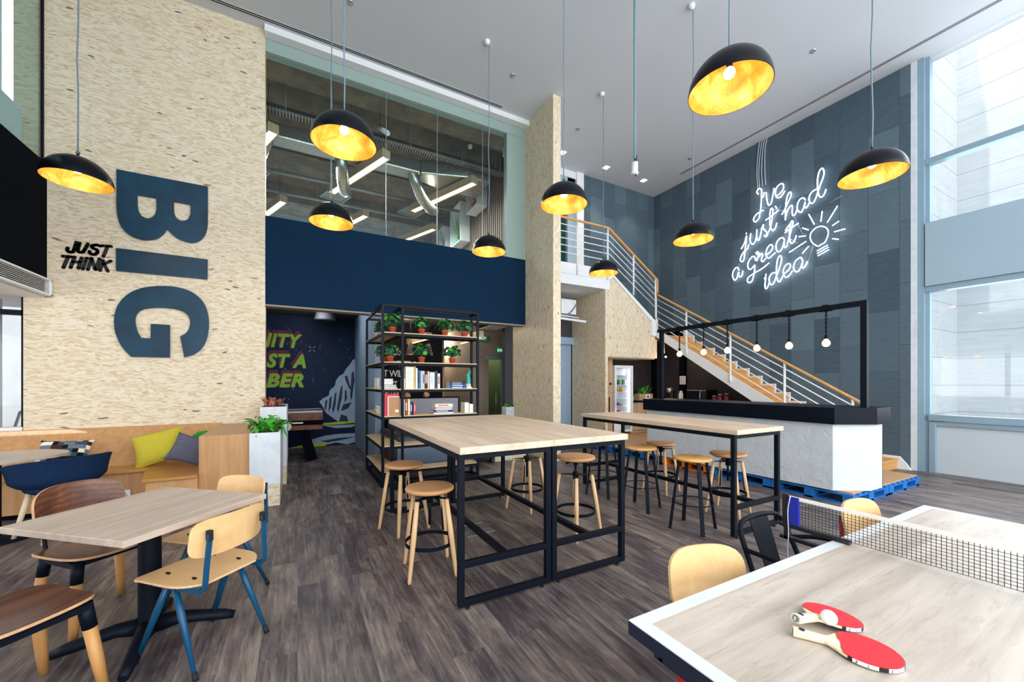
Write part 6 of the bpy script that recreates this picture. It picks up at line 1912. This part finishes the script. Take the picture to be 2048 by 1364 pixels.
def bat(label, loc, rot):
    t = thing('ping_pong_bat', label, 'ping pong bat', loc, 0, 'red ping pong bats')
    t.rotation_euler = rot
    t.scale = (0.89, 0.89, 0.89)
    # handle along +x from 0 to 0.10, blade beyond
    def outline(k):
        pts = []
        for i in range(40):
            a = R(152) - R(304) * i / 39
            pts.append((0.172 + 0.082 * k * math.cos(a), 0.077 * k * math.sin(a)))
        return pts
    core = [(0.075, 0.013)] + outline(1.0) + [(0.075, -0.013)]
    cm = plain('pale bat timber', srgb(238, 224, 188), 0.5)
    MB().prism(core, -0.0035, 0.0035).build('blade', cm, t)
    rub = [p for p in outline(0.985) if p[0] > 0.108]
    MB().prism(rub, 0.0035, 0.0065).build('rubber_face', 'rubber_red', t)
    MB().prism(rub, -0.0065, -0.0035).build('rubber_face', plain('black rubber face', srgb(20, 20, 22), 0.7), t)
    # printed edge tape
    tape = MB()
    blk = MB()
    pts = outline(1.012)
    for i in range(len(pts) - 1):
        (ax, ay), (bx, by) = pts[i], pts[i + 1]
        if min(ax, bx) < 0.115:
            continue
        (blk if i % 7 in (0, 1) else tape).add([(ax, ay, -0.0055), (bx, by, -0.0055), (bx, by, 0.0055), (ax, ay, 0.0055)], [(0, 1, 2, 3)])
    tape.build('edge_tape', 'paper', t)
    blk.build('edge_tape_mark', 'ink', t)
    vs, fs = text_mesh('STIGA', 0.0105, 0.2, 0.0004, 1.0)
    tx = MB()
    for i0 in (3, 10, 17, 24, 31):
        (ax, ay), (bx, by) = pts[i0], pts[min(i0 + 4, 39)]
        d = (Vector((bx, by, 0)) - Vector((ax, ay, 0))).normalized()
        nrm = Vector((d.y, -d.x, 0))
        mid = Vector(((ax + bx) / 2, (ay + by) / 2, 0))
        if nrm.dot(mid - Vector((0.172, 0, 0))) < 0:
            nrm = -nrm
        # letters read along the rim seen from outside
        ex = Vector((0, 0, 1)).cross(nrm)
        tx.add([mid - ex * 0.016 + ex * v.x + nrm * 0.0022 + Vector((0, 0, v.y - 0.004)) for v in vs], fs)
    tx.build('edge_lettering', 'ink', t)
    hd = MB()
    sec = [(0.0, 0.0155, 0.0125), (0.004, 0.017, 0.0135), (0.03, 0.015, 0.012), (0.07, 0.0135, 0.0115), (0.092, 0.0145, 0.011), (0.115, 0.02, 0.006)]
    vs, fs = [], []
    n = 16
    for x, ry, rz_ in sec:
        for k in range(n):
            a = 2 * PI * k / n
            cy, cz = math.cos(a), math.sin(a)
            vs.append((x, ry * math.copysign(abs(cy) ** 0.7, cy), rz_ * math.copysign(abs(cz) ** 0.7, cz)))
    for i in range(len(sec) - 1):
        for k in range(n):
            fs.append((i * n + k, i * n + (k + 1) % n, (i + 1) * n + (k + 1) % n, (i + 1) * n + k))
    hd.add(vs, fs, True)
    hd.add(vs[:n], [tuple(range(n))])
    hd.build('handle', cm, t)
    MB().cyl((0.022, 0, 0.0105), (0.022, 0, 0.0132), 0.009, n=6).build('handle_badge', 'ink', t)
    dm = MB().cyl((-0.0012, 0, 0), (0.0, 0, 0), 0.0105, n=20).build('end_badge', plain('grey badge', srgb(120, 124, 136), 0.5), t)
    vs, fs = text_mesh('S', 0.014, 0, 0.0008)
    MB().add([(-0.0018, -(v.x - 0.0045), v.y - 0.005) for v in vs], fs).build('badge_letter', 'paper', dm)
    return t


bat('red ping pong bat lying flat on the table, lower of the two', (1.205, 0.590, H + 0.0122), (0, R(1.6), R(-58)))
bat('red ping pong bat resting its handle on the other bat', (1.232, 0.596, H + 0.036), (0, R(9), R(-9)))
o = MB().ball((0, 0, 0), 0.02, 24, 16).build('ping_pong_ball', plain('white celluloid', srgb(246, 246, 246), 0.4))
o.location = (1.318, 0.553, H + 0.0365)
tag(o, 'white ping pong ball resting between the two bats', 'ping pong ball')


# ---- black metal armchair behind the net
t = thing('metal_armchair', 'black sheet metal cafe armchair behind the ping pong net', 'chair', (2.16, 0.94, 0), R(-92))
def seatf(u, v):
    return Vector((-0.19 + 0.38 * u, (v - 0.5) * (0.37 + 0.05 * u), 0.45 - 0.012 * math.sin(PI * u) * math.sin(PI * v)))
MB().sheet(seatf, 12, 12, 0.006).build('seat', 'black', t)
P = smooth_path([(-0.16, -0.20, 0.43), (-0.21, -0.195, 0.56), (-0.265, -0.185, 0.69), (-0.285, -0.15, 0.735), (-0.292, -0.08, 0.748), (-0.295, 0, 0.752), (-0.292, 0.08, 0.748), (-0.285, 0.15, 0.735), (-0.265, 0.185, 0.69), (-0.21, 0.195, 0.56), (-0.16, 0.20, 0.43)], 5)
MB().tube(P, 0.0125, 10).build('back_hoop', 'black', t)
MB().sheet(lambda u, v: Vector((-0.185 - 0.108 * v - 0.012 * math.sin(PI * u), (u - 0.5) * (0.12 + 0.035 * v), 0.44 + 0.31 * v)), 8, 10, 0.005).build('back_splat', 'black', t)
for s_ in (-1, 1):
    P = smooth_path([(-0.235, s_ * 0.195, 0.62), (-0.12, s_ * 0.245, 0.645), (0.04, s_ * 0.262, 0.65), (0.11, s_ * 0.25, 0.63), (0.13, s_ * 0.22, 0.53), (0.14, s_ * 0.20, 0.43)], 5)
    MB().tube(P, 0.0115, 8).build('armrest', 'black', t)
    for fx in (-1, 1):
        MB().beam((fx * 0.165, s_ * 0.185, 0.445), (fx * 0.225, s_ * 0.225, 0), 0.034, 0.02, (fx, s_, 0)).build('leg', 'black', t)


# ================================================================== LOWER LOUNGE BEHIND THE SHELF
t = thing('football_table', 'timber sided table football game in front of the mural', 'football table', (-0.29, 8.66, 0))
bur = concrete('burl timber sides', srgb(146, 92, 64), srgb(92, 56, 44), 6, 0.45, 0.0)
b = MB().box(-0.71, 0.71, -0.37, -0.34, 0.58, 0.92).box(-0.71, 0.71, 0.34, 0.37, 0.58, 0.92).box(-0.71, -0.68, -0.34, 0.34, 0.58, 0.92).box(0.68, 0.71, -0.34, 0.34, 0.58, 0.92).box(-0.68, 0.68, -0.34, 0.34, 0.66, 0.70)
b.build('cabinet', bur, t)
MB().box(-0.715, 0.715, -0.375, 0.375, 0.905, 0.925).build('top_rim', 'greyblue', t) if False else None
MB().box(-0.715, 0.715, -0.376, -0.36, 0.90, 0.93).box(-0.715, 0.715, 0.36, 0.376, 0.90, 0.93).box(0.70, 0.716, -0.376, 0.376, 0.90, 0.93).box(-0.716, -0.70, -0.376, 0.376, 0.90, 0.93).build('top_rim', 'alu', t)
MB().box(-0.713, 0.713, -0.374, -0.37, 0.665, 0.755).box(0.71, 0.714, -0.37, 0.37, 0.665, 0.755).build('dark_band', 'nearblack', t)
b = MB()
for x in (0.16, 0.36):
    b.cyl((x, -0.376, 0.83), (x, -0.37, 0.83), 0.028, n=16)
b.build('rod_bearing', 'appl_black', t)
for x in (-0.55, -0.38, -0.2, -0.02, 0.16, 0.36, 0.54):
    MB().cyl((x, -0.45, 0.83), (x, 0.45, 0.83), 0.011, n=8).build('rod', 'appl_black', t)
MB().box(0.20, 0.38, -0.378, -0.372, 0.70, 0.725).build('score_plate', 'paper', t)
MB().cyl((0.12, -0.46, 0.66), (0.12, -0.44, 0.66), 0.075, n=24).cyl((0.12, -0.44, 0.66), (0.12, -0.37, 0.66), 0.012, n=8).build('score_disc', 'cream', t)
for sx in (-1, 1):
    for sy in (-1, 1):
        MB().beam((sx * 0.36, sy * 0.22, 0.60), (sx * 0.54, sy * 0.36, 0), 0.08, 0.17, (sx, 0, 0)).build('leg', 'nearblack', t)
o = MB().lathe([(0.0, 0.0), (0.20, 0.0), (0.205, 0.02), (0.17, 0.16), (0.05, 0.20), (0, 0.20)], n=28).build('drum_pendant', 'darkwall')
o.location = (0.50, 9.0, 2.74)
tag(o, 'dark metal drum pendant above the table football game', 'pendant lamp')

t = thing('lounge_sofa', 'dark leather and blue grey tweed lounge sofa behind the shelf', 'sofa', (2.25, 6.75, 0))
MB().box(-0.85, 0.95, -0.30, 0.40, 0.10, 0.40).build('seat_base', 'denim', t, 0.04)
MB().box(-0.80, 0.90, -0.32, 0.26, 0.40, 0.52).build('seat_cushion', 'denim', t, 0.05)
MB().box(-0.85, 0.95, 0.28, 0.46, 0.10, 0.82).build('backrest', 'leather', t, 0.05)
MB().box(-0.98, -0.84, -0.30, 0.46, 0.10, 0.66).build('armrest', 'leather', t, 0.04)
b = MB()
for sx in (-0.85, 0.85):
    for sy in (-0.22, 0.38):
        b.cyl((sx, sy, 0), (sx, sy, 0.11), 0.02, n=8)
b.build('foot', 'black', t)
o = MB().box(-0.22, 0.22, -0.05, 0.05, -0.16, 0.16).build('lumbar_cushion', 'screenfab', None, 0.045)
o.location = (2.1, 6.90, 0.64)
o.rotation_euler = (R(-38), 0, R(20))
tag(o, 'grey cushion lying on the lounge sofa', 'cushion')
t = thing('privacy_screen', 'light grey felt privacy screen with black edge behind the sofa', 'screen', (2.4, 8.0, 0))
MB().box(-0.70, 0.62, -0.02, 0.02, 0.25, 1.135).build('panel', 'screenfab', t)
MB().box(-0.725, 0.645, -0.024, 0.024, 1.135, 1.16).box(0.62, 0.645, -0.024, 0.024, 0.0, 1.135).box(-0.725, -0.70, -0.024, 0.024, 0, 1.135).build('edge_frame', 'nearblack', t)
o = MB().box(-0.35, 0.35, -0.15, 0.15, 0.0, 0.36).build('bench_block', 'osb_h')
o.location = (3.55, 6.7, 0.0)
tag(o, 'low strand board bench block beside the fin wall', 'bench')


def sitter(label, x, y, face, hairlen):
    t = thing('person', label, 'person', (x, y, 0), face, 'people sitting behind the grey screen')
    t.scale = (0.92, 0.92, 0.92)
    # joints: pelvis, spine, chest, neck, head / shoulders, arms / hips, knees, ankles, toes; faces +x
    V = [(0, 0, 0.50), (0.0, 0, 0.68), (0.03, 0, 0.86), (0.05, 0, 1.02), (0.065, 0, 1.10), (0.09, 0, 1.19), (0.085, 0, 1.27)]
    Rr = [0.14, 0.125, 0.145, 0.10, 0.048, 0.078, 0.082]
    E_ = [(0, 1), (1, 2), (2, 3), (3, 4), (4, 5), (5, 6)]

    def chain(root, pts, rad):
        p = root
        for q, r in zip(pts, rad):
            V.append(q)
            Rr.append(r)
            E_.append((p, len(V) - 1))
            p = len(V) - 1
    for s_ in (-1, 1):
        chain(3, [(0.04, s_ * 0.17, 0.99), (0.08, s_ * 0.22, 0.76), (0.27, s_ * 0.16, 0.70), (0.36, s_ * 0.12, 0.71)], [0.055, 0.045, 0.034, 0.028])
        chain(0, [(0.08, s_ * 0.10, 0.50), (0.46, s_ * 0.13, 0.50), (0.46, s_ * 0.13, 0.09), (0.60, s_ * 0.14, 0.05)], [0.095, 0.065, 0.042, 0.036])
    me = bpy.data.meshes.new('body')
    me.from_pydata(V, E_, [])
    o = bpy.data.objects.new('body', me)
    C.objects.link(o)
    o.parent = t
    md = o.modifiers.new('skin', 'SKIN')
    for i, r in enumerate(Rr):
        me.skin_vertices[0].data[i].radius = (r, r)
    me.skin_vertices[0].data[0].use_root = True
    sb = o.modifiers.new('sub', 'SUBSURF')
    sb.levels = sb.render_levels = 2
    me.materials.append(M['darkcloth'])
    # head with face, hair
    hd = MB()

    def hf(u, v):
        a, p = 2 * PI * u, PI * v
        x_, y_, z_ = math.sin(p) * math.cos(a), math.sin(p) * math.sin(a), -math.cos(p)
        k = 1.0
        rx = 0.098 if x_ > 0 else 0.092
        q = Vector((x_ * rx, y_ * 0.074, z_ * 0.118))
        if z_ < -0.2:
            q.y *= 1 + 0.35 * (z_ + 0.2)
            q.x += 0.012
        nose = math.exp(-((y_ / 0.16) ** 2) - (((z_ + 0.12) / 0.2) ** 2)) * (1 if x_ > 0 else 0)
        eye = math.exp(-(((abs(y_) - 0.42) / 0.16) ** 2) - (((z_ - 0.08) / 0.1) ** 2)) * (1 if x_ > 0 else 0)
        mouth = math.exp(-((y_ / 0.3) ** 2) - (((z_ + 0.52) / 0.06) ** 2)) * (1 if x_ > 0 else 0)
        q.x += 0.024 * nose - 0.009 * eye - 0.005 * mouth
        return q + Vector((0.085, 0, 1.265))
    hd.sheet(hf, 32, 24)
    hd.tube([(0.05, 0, 1.04), (0.07, 0, 1.17)], [0.055, 0.05], 14)
    for s_ in (-1, 1):
        hd.ball((0.078, s_ * 0.075, 1.26), 1, 8, 6, sq=(0.016, 0.009, 0.028))
    hd.build('head', 'skin', t)
    ey = MB()
    for s_ in (-1, 1):
        ey.ball((0.166, s_ * 0.031, 1.276), 0.008, 8, 6)
    ey.build('eye', 'ink', t)

    def hair(u, v):
        a, p = 2 * PI * u, PI * v
        x_, y_, z_ = math.sin(p) * math.cos(a), math.sin(p) * math.sin(a), -math.cos(p)
        lim = -hairlen if x_ < 0.1 else 0.42
        z2 = max(z_, lim)
        k = 1.09 if z_ >= lim else 0.9
        return Vector((0.078 + x_ * 0.1 * k - 0.008, y_ * 0.08 * k, 1.268 + z2 * 0.127))
    MB().sheet(hair, 28, 20).build('hair', 'hair', t)
    o = MB().box(-0.20, 0.22, -0.22, 0.22, 0.0, 0.375).build('stool_block', 'denim', None, 0.03)
    o.location = (x, y, 0)
    tag(o, 'upholstered stool block under the ' + ('person on the mural side' if x < 2.4 else 'person on the corridor side'), 'pouffe', 'pouffes behind the grey screen')


sitter('person with dark hair behind the screen, nearer the mural side', 2.13, 8.75, R(250), 0.7)
sitter('person with dark hair behind the screen, nearer the corridor', 2.75, 9.33, R(236), 0.3)


def linear_light(label, x0, y0, x1, y1, z, drop, group, w=0.13, h=0.13):
    p, q = Vector((x0, y0, 0)), Vector((x1, y1, 0))
    c_ = (p + q) / 2
    L_ = (q - p).length / 2
    t = thing('linear_light', label, 'linear light', (c_.x, c_.y, z), math.atan2((q - p).y, (q - p).x), group)
    MB().box(-L_, L_, -w / 2, -w / 2 + 0.018, 0, h).box(-L_, L_, w / 2 - 0.018, w / 2, 0, h).box(-L_, -L_ + 0.018, -w / 2 + 0.018, w / 2 - 0.018, 0, h).box(L_ - 0.018, L_, -w / 2 + 0.018, w / 2 - 0.018, 0, h).box(-L_, L_, -w / 2, w / 2, h, h + 0.01).build('timber_housing', 'kitwood', t)
    MB().box(-L_ + 0.018, L_ - 0.018, -w / 2 + 0.018, w / 2 - 0.018, 0.02, 0.03).build('diffuser', 'lineled', t)
    for sx in (-L_ * 0.8, L_ * 0.8):
        MB().cyl((sx, 0, h), (sx, 0, h + drop), 0.006, n=6).build('hanger', 'ink', t)


GL = 'timber cased linear lights in the lower lounge'
linear_light('timber linear light over the sofa, left through the shelf', 2.47, 10.0, 2.54, 8.5, 2.42, 0.4, GL)
linear_light('timber linear light toward the lobby door', 3.60, 9.4, 3.43, 7.7, 2.42, 0.4, GL)
for lb, x in (('brown cone pendant in front of the chalkboard, first of two', 2.29), ('brown cone pendant in front of the chalkboard, nearer the corridor', 2.70)):
    t = thing('cone_pendant', lb, 'pendant lamp', (x, 9.1, 2.10), 0, 'brown cone pendants')
    MB().lathe([(0.115, 0), (0.10, 0.05), (0.045, 0.26), (0.03, 0.27), (0, 0.27)], n=20).build('shade', plain('brown felt', srgb(94, 78, 68), 0.8), t)
    MB().lathe([(0.0, 0.012), (0.108, 0.012), (0.108, 0.02), (0, 0.02)], n=20).build('diffuser', emit('amber glow', srgb(255, 190, 90), 3), t)
    MB().cyl((0, 0, 0.27), (0, 0, 0.85), 0.004, n=6).build('flex', 'ink', t)
for x, y, z in ((3.72, 11.5, 2.6), (3.0, 8.6, 2.85), (2.2, 9.2, 2.85), (0.3, 8.6, 2.85), (5.4, 10.4, 2.7)):
    l = bpy.data.lights.new('lounge_light', 'POINT')
    l.energy = 60 if x > 3.1 else 24
    l.color = (1, 0.86, 0.66) if x > 1 else (0.9, 0.95, 1)
    l.shadow_soft_size = 0.15
    lo = bpy.data.objects.new('lounge_light', l)
    lo.location = (x, y, z)
    C.objects.link(lo)

for lb, x, y, z in (('green exit sign above the glass lobby door', 4.82, 9.52, 2.25), ('green exit sign further along the corridor', 4.3, 9.55, 2.55)):
    t = thing('exit_sign', lb, 'exit sign', (x, y, z), 0, 'green exit signs')
    MB().box(-0.13, 0.13, -0.02, 0.02, 0, 0.16).build('box', emit('green sign face', srgb(20, 110, 70), 0.5), t)
    vs, fs = text_mesh('EXIT', 0.10, 0, 0.002)
    MB().add([(v.x - 0.11, -0.022, v.y + 0.045) for v in vs], fs).build('lettering', emit('sign letters', srgb(200, 240, 210), 1.0), t)
    MB().cyl((0, 0, 0.16), (0, 0, 0.42), 0.01, n=6).build('bracket', 'galv', t)
t = thing('ceiling_cassette', 'dark framed air cassette hanging by the fin wall', 'air unit', (4.1, 8.1, 2.72))
MB().box(-0.42, 0.1, -0.4, 0.4, 0.0, 0.06).build('frame', 'nearblack', t)
MB().box(-0.38, 0.06, -0.36, 0.36, -0.01, 0.0).box(-0.2, 0.0, -0.2, 0.2, 0.06, 0.22).build('panel', 'appl_white', t)

t = thing('floor_planter', 'white square planter half hidden by the fin wall', 'planter', (4.04, 7.62, 0))
MB().box(-0.10, 0.10, -0.10, 0.10, 0, 0.93).build('trough', 'planter', t)
tuft(t, 'leafbright', 24, 0.05, 0.16, 0.05, 0.92, 61, 0.9, 0.5)
t = thing('floor_fern', 'green fern in a dark pot on the floor by the lobby', 'fern', (3.83, 7.55, 0))
MB().lathe([(0, 0), (0.13, 0), (0.16, 0.55), (0.14, 0.55), (0, 0.53)], n=18).build('pot', 'planter', t)
tuft(t, 'leafbright', 40, 0.06, 0.22, 0.05, 0.54, 62, 0.7, 0.6)

# ================================================================== UPPER OFFICE SEEN THROUGH THE GLAZING
GU = 'timber cased linear lights upstairs'
for lb, x0, y0, x1, y1 in (('upstairs linear light crossing the middle of the glazing', 0.764, 11.1, 1.686, 8.775), ('upstairs linear light toward the slatted wall', 2.868, 11.2, 3.793, 8.87), ('upstairs linear light cut by the strand board edge, upper', -1.33, 11.24, -0.409, 8.92),
                           ('far upstairs linear light low beside the slatted wall', 2.88, 14.5, 3.81, 12.15), ('far upstairs linear light above the navy band centre', 0.83, 14.45, 1.75, 12.12), ('far upstairs linear light cut by the strand board edge, lower', -1.25, 14.55, -0.33, 12.23)):
    linear_light(lb, x0, y0, x1, y1, 6.3, 0.9, GU, 0.19, 0.17)
t = thing('cable_tray', 'perforated cable tray running across the upper office ceiling', 'cable tray', (1.2, 8.85, 6.68))
MB().box(-3.9, 3.5, -0.12, -0.115, 0, 0.07).box(-3.9, 3.5, 0.115, 0.12, 0, 0.07).build('side', 'ink', t)
b = MB()
x = -3.88
while x < 3.46:
    b.box(x, x + 0.03, -0.12, 0.12, 0, 0.006)
    x += 0.055
b.build('rung', 'galv', t)
b = MB()
for x in (-2.6, -1.4, -0.2, 1.0, 2.2, 3.2):
    b.cyl((x, -0.13, 0.0), (x, -0.13, 0.8), 0.006, n=6).cyl((x, 0.13, 0.0), (x, 0.13, 0.8), 0.006, n=6)
b.build('hanger', 'galv', t)


def wobble(x, k):
    return 0.02 * math.sin(x * k)


t = thing('foil_duct', 'silver foil wrapped air duct across the upper office', 'air duct', (1.2, 9.6, 6.5))
b = MB()
b.box(-3.9, 1.4, -0.2, 0.2, 0, 0.3).prism([(1.4, -0.2), (2.5, -0.55), (3.1, -0.55), (3.1, 0.4), (2.2, 0.4), (1.4, 0.2)], 0, 0.34)
b.build('duct', 'foil', t, 0.03)
for x0, dx in ((-1.75, -0.35), (-0.35, 0.12), (1.25, 0.55)):
    P = smooth_path([(x0, 0.0, 0.06), (x0 + dx * 0.2, 0.05, -0.15), (x0 + dx * 0.6, 0.3, -0.36), (x0 + dx * 1.2, 0.7, -0.40), (x0 + dx * 1.6, 1.0, -0.30)], 9)
    rr = [0.125 + 0.012 * (i % 2) for i in range(len(P))]
    MB().tube(P, rr, 14).build('flexible_branch', 'foil', t)
for lb, x, y, rz_ in (('square louvred air diffuser under the near duct branch', 0.9, 11.6, R(20)), ('square louvred air diffuser beside the slatted wall light', 2.95, 11.6, R(20)), ('square louvred air diffuser at the strand board edge', -0.95, 11.2, R(20))):
    t = thing('ceiling_diffuser', lb, 'air diffuser', (x, y, 6.45), rz_, 'square air diffusers upstairs')
    MB().box(-0.3, 0.3, -0.3, -0.27, 0, 0.08).box(-0.3, 0.3, 0.27, 0.3, 0, 0.08).box(-0.3, -0.27, -0.27, 0.27, 0, 0.08).box(0.27, 0.3, -0.27, 0.27, 0, 0.08).box(-0.3, 0.3, -0.3, 0.3, 0.08, 0.1).build('frame', 'galv', t)
    b = MB()
    for i in range(6):
        b.beam((-0.27, -0.22 + i * 0.088, 0.03), (0.27, -0.22 + i * 0.088, 0.03), 0.05, 0.006, (0, 0.6, 1))
    b.build('louvre', 'galv', t)
for lb, y, z in (('long grey pipe under the upper office beams, nearest', 10.2, 6.75), ('long grey pipe further back upstairs', 11.3, 6.65), ('long grey pipe at the rear upstairs', 12.6, 6.7)):
    o = MB().cyl((-2.7, y, z), (4.6, y, z), 0.045, n=12).build('service_pipe', 'galv')
    tag(o, lb, 'pipe', 'service pipes upstairs')
o = MB().cyl((1.62, 8.3, 6.55), (1.5, 8.75, 6.9), 0.05, n=12).build('sensor_tube', 'appl_white')
tag(o, 'short white tube hanging near the cable tray upstairs', 'tube')
for lb, y0, y1, z0, z1, pl in (('white display box on the slats, nearest, upper', 9.95, 10.75, 6.35, 7.05, False), ('tall white display box with a spiky plant on the slats', 11.2, 12.1, 5.75, 6.95, True), ('white display box with green leaves, farthest on the slats', 12.6, 13.3, 5.95, 6.75, True)):
    t = thing('display_box', lb, 'display box', (4.63, (y0 + y1) / 2, z0), 0, 'white display boxes on the slatted wall')
    hy_, hz_ = (y1 - y0) / 2, z1 - z0
    MB().box(-0.32, 0.0, -hy_, -hy_ + 0.03, 0, hz_).box(-0.32, 0, hy_ - 0.03, hy_, 0, hz_).box(-0.32, 0, -hy_ + 0.03, hy_ - 0.03, 0, 0.03).box(-0.32, 0, -hy_ + 0.03, hy_ - 0.03, hz_ - 0.03, hz_).box(-0.01, 0, -hy_, hy_, 0, hz_).build('box', 'white', t)
    p = thing('display_plant', {True: 'spiky plant standing in the ' + ('tall' if z1 > 6.9 else 'farthest') + ' white display box', False: 'brown seed ornament in the nearest white display box'}[pl], 'plant', (4.42, (y0 + y1) / 2, z0 + 0.03))
    MB().lathe([(0, 0), (0.08, 0), (0.10, 0.14), (0, 0.14)], n=14).build('pot', 'teal' if pl else 'terracotta', p)
    tuft(p, 'leaf' if pl else 'leafred', 18, 0.03, 0.34 if pl else 0.22, 0.03, 0.14, 70 + int(y0), 0.25, 1.1)
o = MB().box(-0.04, 0.04, -0.04, 0.04, 0, 0.07).build('ceiling_speaker', 'appl_white')
o.location = (3.55, 8.6, 6.95)
tag(o, 'small white box hanging by the cable tray upstairs', 'speaker')
for x, y in ((0.5, 10.5), (3.2, 10.5), (1.5, 13.5)):
    l = bpy.data.lights.new('office_light', 'AREA')
    l.energy = 170
    l.shape = 'RECTANGLE'
    l.size, l.size_y = 0.12, 2.2
    l.color = (1, 0.93, 0.82)
    lo = bpy.data.objects.new('office_light', l)
    lo.location = (x, y, 6.28)
    C.objects.link(lo)

# ================================================================== TERRACE FURNITURE OUTSIDE THE LOWER WINDOW
t = thing('terrace_chair', 'black mesh terrace chair outside beyond the low window', 'chair', (-3.85, 8.3, 0.0), R(200))
MB().box(-0.22, 0.22, -0.22, 0.22, 0.43, 0.46).build('seat', 'ink', t)
MB().sheet(lambda u, v: Vector((-0.22 - 0.12 * v, (u - 0.5) * 0.44, 0.5 + 0.55 * v)), 6, 6, 0.015).build('backrest', 'ink', t)
for sx in (-1, 1):
    for sy in (-1, 1):
        MB().tube([(sx * 0.2, sy * 0.2, 0.44), (sx * 0.24, sy * 0.24, 0)], 0.015, 8).build('leg', 'ink', t)
    MB().tube([(-0.26, sx * 0.25, 0.68), (0.2, sx * 0.25, 0.68), (0.2, sx * 0.22, 0.44)], 0.015, 8).build('armrest', 'ink', t)
t = thing('terrace_table', 'black terrace table outside beyond the low window', 'table', (-4.5, 8.0, 0))
MB().box(-0.4, 0.4, -0.4, 0.4, 0.94, 0.97).build('tabletop', 'ink', t)
MB().cyl((0, 0, 0.02), (0, 0, 0.94), 0.04, n=12).cyl((0, 0, 0), (0, 0, 0.02), 0.25, n=20).build('pedestal', 'ink', t)
